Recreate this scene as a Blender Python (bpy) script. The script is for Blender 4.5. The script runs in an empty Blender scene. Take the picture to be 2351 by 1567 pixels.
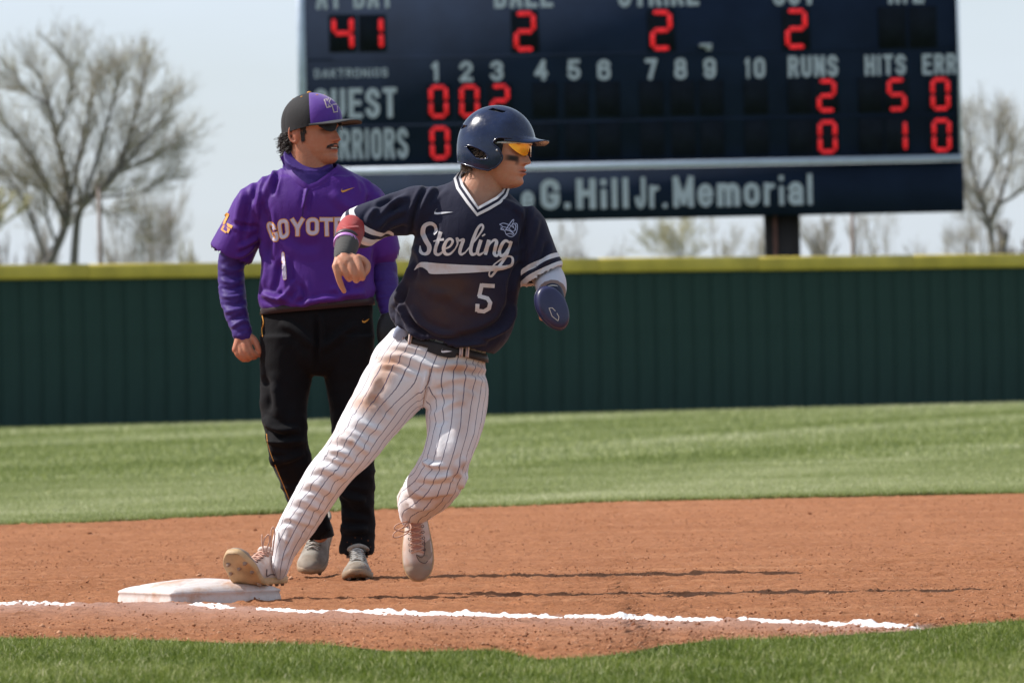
import bpy, math, random
import numpy as np
from mathutils import Vector, Matrix
from mathutils.bvhtree import BVHTree

random.seed(7)
rng = np.random.default_rng(7)
SC = bpy.context.scene
COL = SC.collection

# ------------------------------------------------------------------ camera
FPX, CX, CY, CAMH = 15900.0, 1175.5, 783.5, 0.73
ROLL, PITCH = math.radians(1.2), math.atan(61.5 / FPX)
_f = Vector((0, math.cos(PITCH), math.sin(PITCH)))
_u0 = Vector((0, -math.sin(PITCH), math.cos(PITCH)))
_r0 = Vector((1, 0, 0))
_r = _r0 * math.cos(ROLL) - _u0 * math.sin(ROLL)
_u = _u0 * math.cos(ROLL) + _r0 * math.sin(ROLL)
cam_data = bpy.data.cameras.new('camera')
cam = bpy.data.objects.new('camera', cam_data)
COL.objects.link(cam)
cam.matrix_world = Matrix(((_r.x, _u.x, -_f.x, 0), (_r.y, _u.y, -_f.y, 0), (_r.z, _u.z, -_f.z, CAMH), (0, 0, 0, 1)))
cam_data.sensor_width = 36.0
cam_data.lens = FPX / 2351.0 * 36.0
cam_data.clip_start, cam_data.clip_end = 0.5, 3000
cam_data.dof.use_dof = True
cam_data.dof.focus_distance = 22.3
cam_data.dof.aperture_fstop = 10.0
SC.camera = cam

# ------------------------------------------------------------------ light
SUN_EL, SUN_BACK = math.radians(46), math.radians(13)
sun_dir = Vector((-math.cos(SUN_BACK) * math.cos(SUN_EL), math.sin(SUN_BACK) * math.cos(SUN_EL), math.sin(SUN_EL)))
world = bpy.data.worlds.new('World')
SC.world = world
world.use_nodes = True
wn = world.node_tree
bg = wn.nodes['Background']
sky = wn.nodes.new('ShaderNodeTexSky')
sky.sky_type = 'NISHITA'
sky.sun_disc = False
sky.sun_elevation = SUN_EL
sky.sun_rotation = math.atan2(sun_dir.x, sun_dir.y)
sky.air_density, sky.dust_density, sky.ozone_density = 1.0, 0.9, 1.2
# thin high cloud mixed into the sky
tc = wn.nodes.new('ShaderNodeTexCoord')
mp = wn.nodes.new('ShaderNodeMapping')
mp.inputs['Scale'].default_value = (1.6, 1.6, 7.0)
nz = wn.nodes.new('ShaderNodeTexNoise')
nz.inputs['Scale'].default_value = 2.2
nz.inputs['Detail'].default_value = 7
nz.inputs['Roughness'].default_value = 0.55
rp = wn.nodes.new('ShaderNodeMapRange')
rp.inputs[1].default_value, rp.inputs[2].default_value = 0.38, 0.68
rp.inputs[3].default_value, rp.inputs[4].default_value = 0.28, 0.62
mxs = wn.nodes.new('ShaderNodeMix')
mxs.data_type = 'RGBA'
mxs.inputs[7].default_value = (7.3, 8.25, 9.5, 1)
wn.links.new(tc.outputs['Generated'], mp.inputs[0])
wn.links.new(mp.outputs[0], nz.inputs['Vector'])
wn.links.new(nz.outputs['Fac'], rp.inputs[0])
sepz = wn.nodes.new('ShaderNodeSeparateXYZ')
hz = wn.nodes.new('ShaderNodeMapRange')          # haze and cloud bank thicken towards the horizon, all the way round
hz.inputs[1].default_value, hz.inputs[2].default_value, hz.inputs[3].default_value, hz.inputs[4].default_value = 0.0, 0.45, 0.30, 0.0
ad = wn.nodes.new('ShaderNodeMath')
ad.operation = 'ADD'
ad.use_clamp = True
wn.links.new(tc.outputs['Generated'], sepz.inputs[0])
wn.links.new(sepz.outputs[2], hz.inputs[0])
wn.links.new(rp.outputs[0], ad.inputs[0])
wn.links.new(hz.outputs[0], ad.inputs[1])
wn.links.new(ad.outputs[0], mxs.inputs[0])
wn.links.new(sky.outputs[0], mxs.inputs[6])
wn.links.new(mxs.outputs[2], bg.inputs[0])
bg.inputs[1].default_value = 0.09

sl = bpy.data.lights.new('sun', 'SUN')
sl.energy = 5.0
sl.angle = math.radians(0.55)
sl.color = (1.0, 0.95, 0.88)
so = bpy.data.objects.new('sun', sl)
so.rotation_euler = sun_dir.to_track_quat('Z', 'Y').to_euler()
so.location = (0, 0, 40)
COL.objects.link(so)

SC.view_settings.view_transform = 'Standard'
SC.view_settings.look = 'None'
SC.view_settings.exposure = 0.28
SC.view_settings.gamma = 1.0
SC.view_settings.use_curve_mapping = False
SC.render.engine = 'CYCLES'
SC.cycles.use_denoising = True
SC.cycles.max_bounces = 6
SC.cycles.use_adaptive_sampling = True
SC.cycles.adaptive_threshold = 0.015


def P(px, py, D):
    """a point of the place at D metres in front of the camera that shows at photo pixel (px, py)"""
    d = _f + _r * ((px - CX) / FPX) + _u * ((CY - py) / FPX)
    d = d * (D / d.y)
    return Vector((d.x, d.y, d.z + CAMH))


def G(px, py):
    """the ground point (z = 0) that shows at photo pixel (px, py)"""
    d = _f + _r * ((px - CX) / FPX) + _u * ((CY - py) / FPX)
    t = -CAMH / d.z
    return Vector((d.x * t, d.y * t, 0))


def to_px(V):
    """photo pixels of an (n, 3) array of points"""
    V = np.asarray(V, dtype=np.float64) - np.array([0, 0, CAMH])
    a, b, c = V @ np.array(_r), V @ np.array(_u), V @ np.array(_f)
    return CX + a / c * FPX, CY - b / c * FPX


# ------------------------------------------------------------------ noise
def _hash(ix, iy, iz, seed):
    h = (ix.astype(np.int64) * 374761393 + iy.astype(np.int64) * 668265263 + iz.astype(np.int64) * 2147483647 + seed * 974711) & 0xFFFFFFFF
    h = ((h ^ (h >> 13)) * 1274126177) & 0xFFFFFFFF
    h = h ^ (h >> 16)
    return (h & 0xFFFFFF).astype(np.float64) / 0xFFFFFF * 2 - 1


def vnoise(p, scale=1.0, seed=0, octaves=1, rough=0.5):
    p = np.asarray(p, dtype=np.float64)
    if p.shape[1] == 2:
        p = np.column_stack([p, np.zeros(len(p))])
    out, amp, tot = np.zeros(len(p)), 1.0, 0.0
    for o in range(octaves):
        q = p * scale * (2 ** o) + 17.3 * o
        i = np.floor(q)
        f = q - i
        f = f * f * (3 - 2 * f)
        r = 0
        for dx in (0, 1):
            wx = f[:, 0] if dx else 1 - f[:, 0]
            for dy in (0, 1):
                wy = f[:, 1] if dy else 1 - f[:, 1]
                for dz in (0, 1):
                    wz = f[:, 2] if dz else 1 - f[:, 2]
                    r = r + wx * wy * wz * _hash(i[:, 0] + dx, i[:, 1] + dy, i[:, 2] + dz, seed + o)
        out += r * amp
        tot += amp
        amp *= rough
    return out / tot


# ------------------------------------------------------------------ meshes
def np_mesh(name, V, F, attrs=None, smooth=False):
    """F: list of arrays of faces (n, k)"""
    if isinstance(F, np.ndarray):
        F = [F]
    F = [np.asarray(f, dtype=np.int32) for f in F if len(f)]
    me = bpy.data.meshes.new(name)
    V = np.asarray(V, dtype=np.float32)
    me.vertices.add(len(V))
    me.vertices.foreach_set('co', V.ravel())
    nl = sum(f.size for f in F)
    me.loops.add(nl)
    me.loops.foreach_set('vertex_index', np.concatenate([f.ravel() for f in F]))
    cnt = np.concatenate([np.full(len(f), f.shape[1], dtype=np.int32) for f in F])
    st = np.concatenate([[0], np.cumsum(cnt)[:-1]]).astype(np.int32)
    me.polygons.add(len(cnt))
    me.polygons.foreach_set('loop_start', st)
    if smooth:
        me.polygons.foreach_set('use_smooth', np.ones(len(cnt), dtype=bool))
    me.update(calc_edges=True)
    me.validate()
    for k, a in (attrs or {}).items():
        a = np.asarray(a, dtype=np.float32)
        if a.ndim == 1:
            at = me.attributes.new(k, 'FLOAT', 'POINT')
            at.data.foreach_set('value', a)
        else:
            at = me.attributes.new(k, 'FLOAT_COLOR', 'POINT')
            if a.shape[1] == 3:
                a = np.column_stack([a, np.ones(len(a))])
            at.data.foreach_set('color', a.astype(np.float32).ravel())
    return me


def add(name, me, mat=None, parent=None, **props):
    o = bpy.data.objects.new(name, me)
    COL.objects.link(o)
    if mat is not None and me is not None and hasattr(me, 'materials') and len(me.materials) == 0:
        me.materials.append(mat)
    if parent is not None:
        o.parent = parent
        o.matrix_parent_inverse = Matrix.Translation(-parent.location) if parent.type == 'EMPTY' else Matrix.Identity(4)
    for k, v in props.items():
        o[k] = v
    return o


def empty(name, loc=(0, 0, 0), **props):
    o = bpy.data.objects.new(name, None)
    o.empty_display_size = 0.1
    COL.objects.link(o)
    o.location = loc
    for k, v in props.items():
        o[k] = v
    return o


def box(cx, cy, cz, sx, sy, sz):
    x, y, z = sx / 2, sy / 2, sz / 2
    V = np.array([[i, j, k] for i in (-x, x) for j in (-y, y) for k in (-z, z)]) + np.array([cx, cy, cz])
    F = np.array([[0, 1, 3, 2], [4, 6, 7, 5], [0, 4, 5, 1], [2, 3, 7, 6], [0, 2, 6, 4], [1, 5, 7, 3]])
    return V, F


def join(parts):
    """merge (V, F) pairs that share a face size"""
    Vs, Fs, n = [], {}, 0
    for V, F in parts:
        for f in (F if isinstance(F, list) else [F]):
            if len(f):
                Fs.setdefault(f.shape[1], []).append(np.asarray(f) + n)
        Vs.append(np.asarray(V, dtype=np.float64))
        n += len(V)
    return np.concatenate(Vs), [np.concatenate(v) for v in Fs.values()]


def tube(pts, rad, seg=8, cap=True, flat=1.0):
    """tube along pts, rad scalar or list; parallel-transport frame"""
    pts = [Vector(p) for p in pts]
    n = len(pts)
    rad = [rad] * n if not hasattr(rad, '__len__') else rad
    V, prev = [], None
    for i in range(n):
        t = (pts[min(i + 1, n - 1)] - pts[max(i - 1, 0)]).normalized()
        if prev is None:
            a = t.orthogonal().normalized()
        else:
            a = (prev - t * prev.dot(t))
            a = a.normalized() if a.length > 1e-6 else t.orthogonal().normalized()
        prev = a
        b = t.cross(a)
        for k in range(seg):
            th = 2 * math.pi * k / seg
            V.append(pts[i] + (a * math.cos(th) + b * math.sin(th) * flat) * rad[i])
    F = [[i * seg + k, i * seg + (k + 1) % seg, (i + 1) * seg + (k + 1) % seg, (i + 1) * seg + k] for i in range(n - 1) for k in range(seg)]
    Vn = np.array([list(v) for v in V])
    Fl = [np.array(F)]
    if cap:
        Vn = np.vstack([Vn, np.array(pts[0])[None], np.array(pts[-1])[None]])
        c0, c1 = len(Vn) - 2, len(Vn) - 1
        T = [[c0, (k + 1) % seg, k] for k in range(seg)] + [[c1, (n - 1) * seg + k, (n - 1) * seg + (k + 1) % seg] for k in range(seg)]
        Fl.append(np.array(T))
    return Vn, Fl


def catmull(pts, n=8):
    pts = [np.array(p, dtype=float) for p in pts]
    P_ = [2 * pts[0] - pts[1]] + pts + [2 * pts[-1] - pts[-2]]
    out = []
    for i in range(1, len(P_) - 2):
        a, b, c, d = P_[i - 1], P_[i], P_[i + 1], P_[i + 2]
        for k in range(n):
            t = k / n
            out.append(0.5 * ((2 * b) + (-a + c) * t + (2 * a - 5 * b + 4 * c - d) * t * t + (-a + 3 * b - 3 * c + d) * t ** 3))
    out.append(pts[-1])
    return out


# ------------------------------------------------------------------ materials
def srgb(r, g, b):
    f = lambda c: (c / 255 / 12.92) if c <= 10.3 else ((c / 255 + 0.055) / 1.055) ** 2.4
    return (f(r), f(g), f(b))


class MatB:
    def __init__(self, name, color=(0.5, 0.5, 0.5), rough=0.8, spec=0.5, **kw):
        self.m = bpy.data.materials.new(name)
        self.m.use_nodes = True
        self.t = self.m.node_tree
        self.n = self.t.nodes
        self.b = self.n['Principled BSDF']
        self.b.inputs['Base Color'].default_value = (*color, 1)
        self.b.inputs['Roughness'].default_value = rough
        self.b.inputs['Specular IOR Level'].default_value = spec
        for k, v in kw.items():
            self.b.inputs[k.replace('_', ' ')].default_value = v

    def link(self, a, b):
        self.t.links.new(a, b)

    def node(self, typ, **kw):
        n = self.n.new('ShaderNode' + typ)
        for k, v in kw.items():
            setattr(n, k, v)
        return n

    def attr(self, name, out='Fac'):
        n = self.node('Attribute', attribute_name=name)
        return n.outputs[out]

    def noise(self, scale, detail=3, rough=0.5, vec=None, stretch=None, dist=0.0):
        n = self.node('TexNoise')
        n.inputs['Scale'].default_value = scale
        n.inputs['Detail'].default_value = detail
        n.inputs['Roughness'].default_value = rough
        n.inputs['Distortion'].default_value = dist
        if vec is None:
            vec = self.node('TexCoord').outputs['Object']
        if stretch is not None:
            mp = self.node('Mapping')
            mp.inputs['Scale'].default_value = stretch
            self.link(vec, mp.inputs[0])
            vec = mp.outputs[0]
        self.link(vec, n.inputs['Vector'])
        return n.outputs['Fac']

    def ramp(self, fac, stops, interp='LINEAR'):
        r = self.node('ValToRGB')
        r.color_ramp.interpolation = interp
        e = r.color_ramp.elements
        while len(e) < len(stops):
            e.new(0.5)
        for i, (p, c) in enumerate(stops):
            e[i].position = p
            e[i].color = (*c, 1) if hasattr(c, '__len__') else (c, c, c, 1)
        self.link(fac, r.inputs[0])
        return r.outputs[0]

    def mix(self, fac, a, b, blend='MIX'):
        m = self.node('Mix', data_type='RGBA', blend_type=blend)
        for s, v in ((m.inputs[0], fac), (m.inputs[6], a), (m.inputs[7], b)):
            if hasattr(v, 'is_output'):
                self.link(v, s)
            elif hasattr(v, '__len__'):
                s.default_value = (*v, 1) if len(v) == 3 else v
            else:
                s.default_value = v
        return m.outputs[2]

    def math(self, op, a, b=None, c=None, clamp=False):
        m = self.node('Math', operation=op, use_clamp=clamp)
        for i, v in enumerate((a, b, c)):
            if v is None:
                continue
            if hasattr(v, 'is_output'):
                self.link(v, m.inputs[i])
            else:
                m.inputs[i].default_value = v
        return m.outputs[0]

    def color(self, sock):
        self.link(sock, self.b.inputs['Base Color'])
        return self

    def bump(self, height, strength=0.3, dist=0.002):
        b = self.node('Bump')
        b.inputs['Strength'].default_value = strength
        b.inputs['Distance'].default_value = dist
        self.link(height, b.inputs['Height'])
        self.link(b.outputs[0], self.b.inputs['Normal'])
        return self


def plain(name, color, rough=0.7, var=0.12, scale=30.0, bump=0.0, spec=0.5, **kw):
    """a procedural material: the colour, uneven by VAR, with fine relief"""
    m = MatB(name, color, rough, spec, **kw)
    n = m.noise(scale, 4, 0.6)
    lo = tuple(c * (1 - var) for c in color)
    hi = tuple(min(1, c * (1 + var)) for c in color)
    m.color(m.ramp(n, [(0.3, lo), (0.7, hi)]))
    if bump:
        m.bump(m.noise(scale * 6, 3), bump, 0.002)
    return m.m
# ================================================================== THE GROUND
# grass sheet to the horizon, dirt infield over it, chalk, blades and clods
FAR_EDGE = [(-6, 33.6), (-4.0, 33.9), (-2.62, 34.3), (-2.2, 34.7), (-1.2, 35.4), (0, 36.2), (1.0, 36.7), (1.9, 37.0), (2.9, 37.1), (5, 37.0), (9, 36.0)]
far_px = [(0, 1206), (200, 1200), (470, 1188), (700, 1178), (900, 1170), (1160, 1163), (1400, 1152), (1700, 1146), (2000, 1140), (2351, 1133)]
FAR_EDGE = [(-9, 30.0), (-5, 32.6)] + [tuple(G(x, y))[:2] for x, y in far_px] + [(6, 37.2), (10, 35.0)]
near_px = [(0, 1466), (400, 1470), (560, 1478), (740, 1480), (900, 1497), (1147, 1494), (1233, 1514), (1332, 1512), (1455, 1498), (1517, 1483), (1640, 1470), (1825, 1466), (1949, 1457), (2072, 1451), (2200, 1436), (2351, 1424)]
NEAR_EDGE = [(-9, 17.6), (-4, 18.4)] + [tuple(G(x, y))[:2] for x, y in near_px] + [(3, 20.6), (9, 22.0)]
FX, FY = np.array([p[0] for p in FAR_EDGE]), np.array([p[1] for p in FAR_EDGE])
NX, NY = np.array([p[0] for p in NEAR_EDGE]), np.array([p[1] for p in NEAR_EDGE])
_o = np.argsort(FX); FX, FY = FX[_o], FY[_o]
_o = np.argsort(NX); NX, NY = NX[_o], NY[_o]
far_edge = lambda x: np.interp(x, FX, FY) + 0.10 * vnoise(np.column_stack([x, x * 0]), 3.1, 5, 3)
near_edge = lambda x: np.interp(x, NX, NY) + 0.05 * vnoise(np.column_stack([x, x * 0]), 9, 6, 3)

# chalk line runs from left-far to right-near
chalk_px = [(0, 1396), (180, 1396), (430, 1398), (560, 1404), (700, 1413), (1175, 1423), (1500, 1430), (1800, 1437), (2080, 1445)]
CH = np.array([tuple(G(x, y))[:2] for x, y in chalk_px])
_o = np.argsort(CH[:, 0]); CH = CH[_o]
chalk_y = lambda x: np.interp(x, CH[:, 0], CH[:, 1]) + np.clip(CH[0, 0] - x, 0, 99) * 1.25 - np.clip(x - CH[-1, 0], 0, 99) * 1.2


def dirt_height(x, y):
    p = np.column_stack([x, y])
    h = 0.0045 * vnoise(p, 0.8, 11, 2) + 0.0035 * vnoise(p, 7.0, 21, 2)
    # rake lines along x, footprints and crumbs
    h += 0.0030 * vnoise(np.column_stack([x * 1.2, y * 9 + 0.6 * x]), 1.0, 31, 2)
    c = vnoise(p, 24, 41, 2)
    h += 0.0075 * np.clip(c - 0.10, 0, 1) * 2.0
    c2 = vnoise(p, 60, 51, 1)
    h += 0.0040 * c2 + 0.0022 * vnoise(np.column_stack([x * 0.7, y]), 120, 57, 1)
    near = np.clip(1 - (y - near_edge(x)) / 1.3, 0, 1) * np.clip((y - near_edge(x)) / 0.25, 0, 1)
    c3 = vnoise(p, 13, 61, 3)
    h += near * (0.016 * np.clip(c3 - 0.1, 0, 1) * 2 - 0.006)
    # low ridge under the chalk, worn dip behind it
    d = (y - chalk_y(x))
    h += 0.010 * np.exp(-(d / 0.22) ** 2) * (x < 1.3)
    return h


def build_sheets():
    # grass base to the horizon
    xs = np.concatenate([np.linspace(-1500, -60, 8), np.linspace(-50, 50, 41), np.linspace(60, 1500, 8)])
    ys = np.concatenate([np.linspace(-400, 0, 6), np.linspace(6, 120, 60), np.linspace(140, 2200, 12)])
    X, Y = np.meshgrid(xs, ys)
    V = np.column_stack([X.ravel(), Y.ravel(), np.full(X.size, -0.012)])
    nx, ny = len(xs), len(ys)
    i, j = np.meshgrid(np.arange(nx - 1), np.arange(ny - 1))
    a = (j * nx + i).ravel()
    F = np.column_stack([a, a + 1, a + nx + 1, a + nx])
    m = MatB('turf_soil', srgb(96, 124, 62), 0.95, 0.1)
    tcn = m.node('TexCoord').outputs['Object']
    n1 = m.noise(0.16, 4, 0.6, tcn, (1.0, 2.6, 1.0))
    n2 = m.noise(40, 3, 0.6, tcn, (1.0, 0.35, 1.0))
    c = m.ramp(n1, [(0.3, (0.080, 0.108, 0.024)), (0.7, (0.130, 0.160, 0.044))])
    c = m.mix(0.4, c, m.ramp(n2, [(0.35, (0.05, 0.075, 0.014)), (0.65, (0.155, 0.185, 0.055))]))
    m.color(c)
    m.bump(n2, 0.6, 0.02)
    add('outfield_ground', np_mesh('outfield_ground', V, F), m.m, kind='structure')

    # infield dirt: fine grid in view, coarse wings beyond
    xs = np.concatenate([np.linspace(-9, -3.4, 24)[:-1], np.linspace(-3.4, 3.4, 380), np.linspace(3.4, 9, 24)[1:]])
    t = np.concatenate([np.linspace(0, 0.50, 520)[:-1], np.linspace(0.50, 1, 240)])
    X = np.repeat(xs[None, :], len(t), 0)
    y0, y1 = near_edge(xs), far_edge(xs)
    Y = y0[None, :] + (y1 - y0)[None, :] * (t[:, None] * (0.45 + 0.55 * t[:, None]))
    Z = dirt_height(X.ravel(), Y.ravel()).reshape(X.shape)
    fade = np.minimum(1, np.minimum(t, 1 - t) / 0.006)[:, None]
    Z = Z * fade + 0.002
    V = np.column_stack([X.ravel(), Y.ravel(), Z.ravel()])
    nx, ny = X.shape[1], X.shape[0]
    i, j = np.meshgrid(np.arange(nx - 1), np.arange(ny - 1))
    a = (j * nx + i).ravel()
    F = np.column_stack([a, a + 1, a + nx + 1, a + nx])
    dc = Y - chalk_y(X)
    dust = np.exp(-np.clip(-dc, 0, 9) / 0.55) * np.exp(-(np.clip(dc, 0, 9) / 0.16) ** 2)
    dust *= 0.75 + 0.35 * vnoise(np.column_stack([X.ravel(), Y.ravel()]), 3.0, 77, 3).reshape(X.shape)
    m = MatB('infield_dirt', srgb(176, 112, 78), 0.97, 0.15)
    tcn = m.node('TexCoord').outputs['Object']
    n1 = m.noise(0.55, 5, 0.6, tcn, (1.0, 1.8, 1.0))
    n2 = m.noise(70, 5, 0.75, tcn, (0.8, 1.0, 1))
    n3 = m.noise(2.2, 5, 0.65, tcn, (0.30, 2.4, 1))
    c = m.ramp(n1, [(0.32, (0.325, 0.125, 0.052)), (0.5, (0.420, 0.176, 0.080)), (0.68, (0.505, 0.228, 0.110))])
    c = m.mix(0.45, c, m.ramp(n3, [(0.36, (0.235, 0.080, 0.032)), (0.52, (0.40, 0.165, 0.075)), (0.66, (0.62, 0.32, 0.175))]))
    c = m.mix(0.5, c, m.ramp(n2, [(0.33, (0.17, 0.060, 0.030)), (0.62, (0.47, 0.205, 0.098)), (0.8, (0.62, 0.34, 0.20))]))
    d = m.attr('chalk_dust')
    c = m.mix(m.math('MULTIPLY', d, 0.85), c, (0.52, 0.34, 0.29))
    m.color(c)
    m.bump(m.noise(85, 6, 0.75, tcn), 1.0, 0.011)
    add('infield_dirt', np_mesh('infield_dirt', V, F, {'chalk_dust': dust.ravel()}), m.m, kind='structure')


build_sheets()


def dirt_z(x, y):
    return float(dirt_height(np.array([x]), np.array([y]))[0]) + 0.002


def build_clods():
    # crumbs of soil: low-poly lumps, one mass
    ico = np.array([[0, 0, 1], [1, 0.1, 0], [0, 1, 0.1], [-1, -0.1, 0], [0.1, -1, 0], [0, 0, -1.0]])
    icf = np.array([[0, 1, 2], [0, 2, 3], [0, 3, 4], [0, 4, 1], [5, 2, 1], [5, 3, 2], [5, 4, 3], [5, 1, 4]])
    N = 80000
    x = rng.uniform(-3.3, 3.3, N)
    y0 = near_edge(x)
    u = rng.uniform(0, 1, N)
    y = y0 + 0.05 + (far_edge(x) - y0 - 0.1) * u ** 2.0
    dens = vnoise(np.column_stack([x * 0.6, y * 2.0]), 1.0, 91, 3)
    keep = dens > rng.uniform(-0.55, 0.35, N)
    x, y = x[keep], y[keep]
    N = len(x)
    r = 0.0014 + 0.0032 * rng.random(N) ** 3
    nearz = (y - near_edge(x)) < 1.6
    big = rng.random(N) < np.where(nearz, 0.016, 0.0025)
    r[big] *= rng.uniform(1.8, 3.2, big.sum())
    z = dirt_height(x, y) + 0.002
    S = r[:, None, None] * (1 + 0.35 * rng.uniform(-1, 1, (N, 6, 1))) * np.array([1.15, 1.15, 0.8])
    a = rng.uniform(0, 6.28, N)
    ca, sa = np.cos(a)[:, None], np.sin(a)[:, None]
    L = ico[None] * S
    V = np.stack([L[..., 0] * ca - L[..., 1] * sa + x[:, None], L[..., 0] * sa + L[..., 1] * ca + y[:, None], L[..., 2] + (z + r * 0.35)[:, None]], -1)
    F = icf[None] + (np.arange(N) * 6)[:, None, None]
    m = MatB('soil_crumb', (0.3, 0.13, 0.07), 0.97, 0.1)
    c = m.ramp(m.attr('tone'), [(0, (0.19, 0.070, 0.035)), (0.6, (0.37, 0.165, 0.085)), (1, (0.56, 0.32, 0.20))])
    m.color(c)
    m.bump(m.noise(300, 2), 0.4, 0.002)
    add('dirt_clods', np_mesh('dirt_clods', V.reshape(-1, 3), F.reshape(-1, 3), {'tone': np.repeat(rng.random(N), 6)}), m.m, kind='stuff')


build_clods()


def build_chalk():
    # powder laid in a low ridge, broken where it has been kicked away
    segs = [(-2.4, -1.42), (-0.985, -0.895), (-0.87, 1.14)]
    xa = float(CH[0, 0])
    ranges = [(-3.2, G(175, 1396).x), (G(432, 1398).x, G(545, 1400).x), (G(585, 1405).x, G(2085, 1445).x + 0.03)]
    parts, A = [], []
    for (a, b) in ranges:
        n = int((b - a) / 0.006)
        xs = np.linspace(a, b, n)
        yc = chalk_y(xs)
        if a < -3:
            pass
        nz_ = vnoise(np.column_stack([xs, xs * 0]), 12, 3, 3)
        n2 = vnoise(np.column_stack([xs, xs * 0 + 5]), 30, 4, 2)
        e = np.minimum(1, np.minimum(xs - a, b - xs) / 0.04)
        w = (0.050 + 0.010 * nz_) * (0.3 + 0.7 * e)
        thin = 0.45 if a < -3 else 1.0
        n3_ = vnoise(np.column_stack([xs, xs * 0 + 9]), 75, 14, 3)
        hgt = np.clip(0.0062 + 0.002 * n2 + 0.002 * nz_ + 0.0040 * n3_, 0.0040, 1) * e ** 0.5 * thin
        ks = np.linspace(-1, 1, 13)
        V = []
        for k in ks:
            yy = yc + k * w * 1.6
            zz = dirt_height(xs, yy)
            prof = max(0, 1 - abs(k) ** 1.4)
            rag = 0.0040 * vnoise(np.column_stack([xs, yy]), 110, 8, 3)
            V.append(np.column_stack([xs, yy, zz + hgt * prof + rag * (prof > 0) - 0.003 * (prof == 0) + 0.0005]))
        V = np.stack(V, 1).reshape(-1, 3)
        i, j = np.meshgrid(np.arange(12), np.arange(n - 1))
        q = (j * 13 + i).ravel()
        parts.append((V, np.column_stack([q, q + 13, q + 14, q + 1])))
    # scattered lumps of chalk
    V, F = join(parts)
    m = MatB('chalk_powder', (0.80, 0.79, 0.78), 0.98, 0.1)
    c = m.ramp(m.noise(26, 5, 0.7), [(0.30, (0.66, 0.55, 0.50)), (0.48, (0.82, 0.80, 0.79)), (0.8, (0.88, 0.87, 0.87))])
    m.color(c).bump(m.noise(220, 4, 0.7), 0.6, 0.003)
    add('chalk_line', np_mesh('chalk_line', V, F), m.m, kind='structure')


build_chalk()


def grass_mat(name, ramp):
    m = MatB(name, (0.08, 0.14, 0.03), 0.55, 0.35)
    c = m.ramp(m.attr('tone'), ramp)
    m.color(c)
    m.b.inputs['Subsurface Weight'].default_value = 0.0
    tr = m.node('BsdfTranslucent')
    m.link(c, tr.inputs[0])
    mx = m.node('MixShader')
    mx.inputs[0].default_value = 0.35
    m.link(m.b.outputs[0], mx.inputs[1])
    m.link(tr.outputs[0], mx.inputs[2])
    m.link(mx.outputs[0], m.n['Material Output'].inputs[0])
    return m.m


def blades(name, x, y, z, h, w, lean, tone, mat, seg2=True, label=None):
    N = len(x)
    a = rng.uniform(0, 2 * np.pi, N)
    la = rng.uniform(0, 2 * np.pi, N)
    dx, dy = np.cos(a) * w / 2, np.sin(a) * w / 2
    lx, ly = np.cos(la) * lean * h, np.sin(la) * lean * h
    base = np.stack([x, y, z], -1)
    o = np.stack([dx, dy, 0 * dx], -1)
    if seg2:
        mid = base + np.stack([lx * 0.3, ly * 0.3, h * 0.58], -1)
        tip = base + np.stack([lx, ly, h * (1 - 0.25 * lean)], -1)
        V = np.stack([base - o, base + o, mid - o * 0.8, mid + o * 0.8, tip], 1)
        F = np.array([[0, 1, 3], [0, 3, 2], [2, 3, 4]])
        k = 5
        sh = np.array([0, 0, 0.5, 0.5, 1.0])
    else:
        tip = base + np.stack([lx, ly, h], -1)
        V = np.stack([base - o, base + o, tip + o * 0.3], 1)
        F = np.array([[0, 1, 2]])
        k = 3
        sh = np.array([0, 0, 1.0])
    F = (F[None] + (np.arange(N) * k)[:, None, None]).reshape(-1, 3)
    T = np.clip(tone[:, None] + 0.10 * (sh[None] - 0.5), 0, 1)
    add(name, np_mesh(name, V.reshape(-1, 3), F, {'tone': T.ravel()}), mat, kind='stuff')


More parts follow.
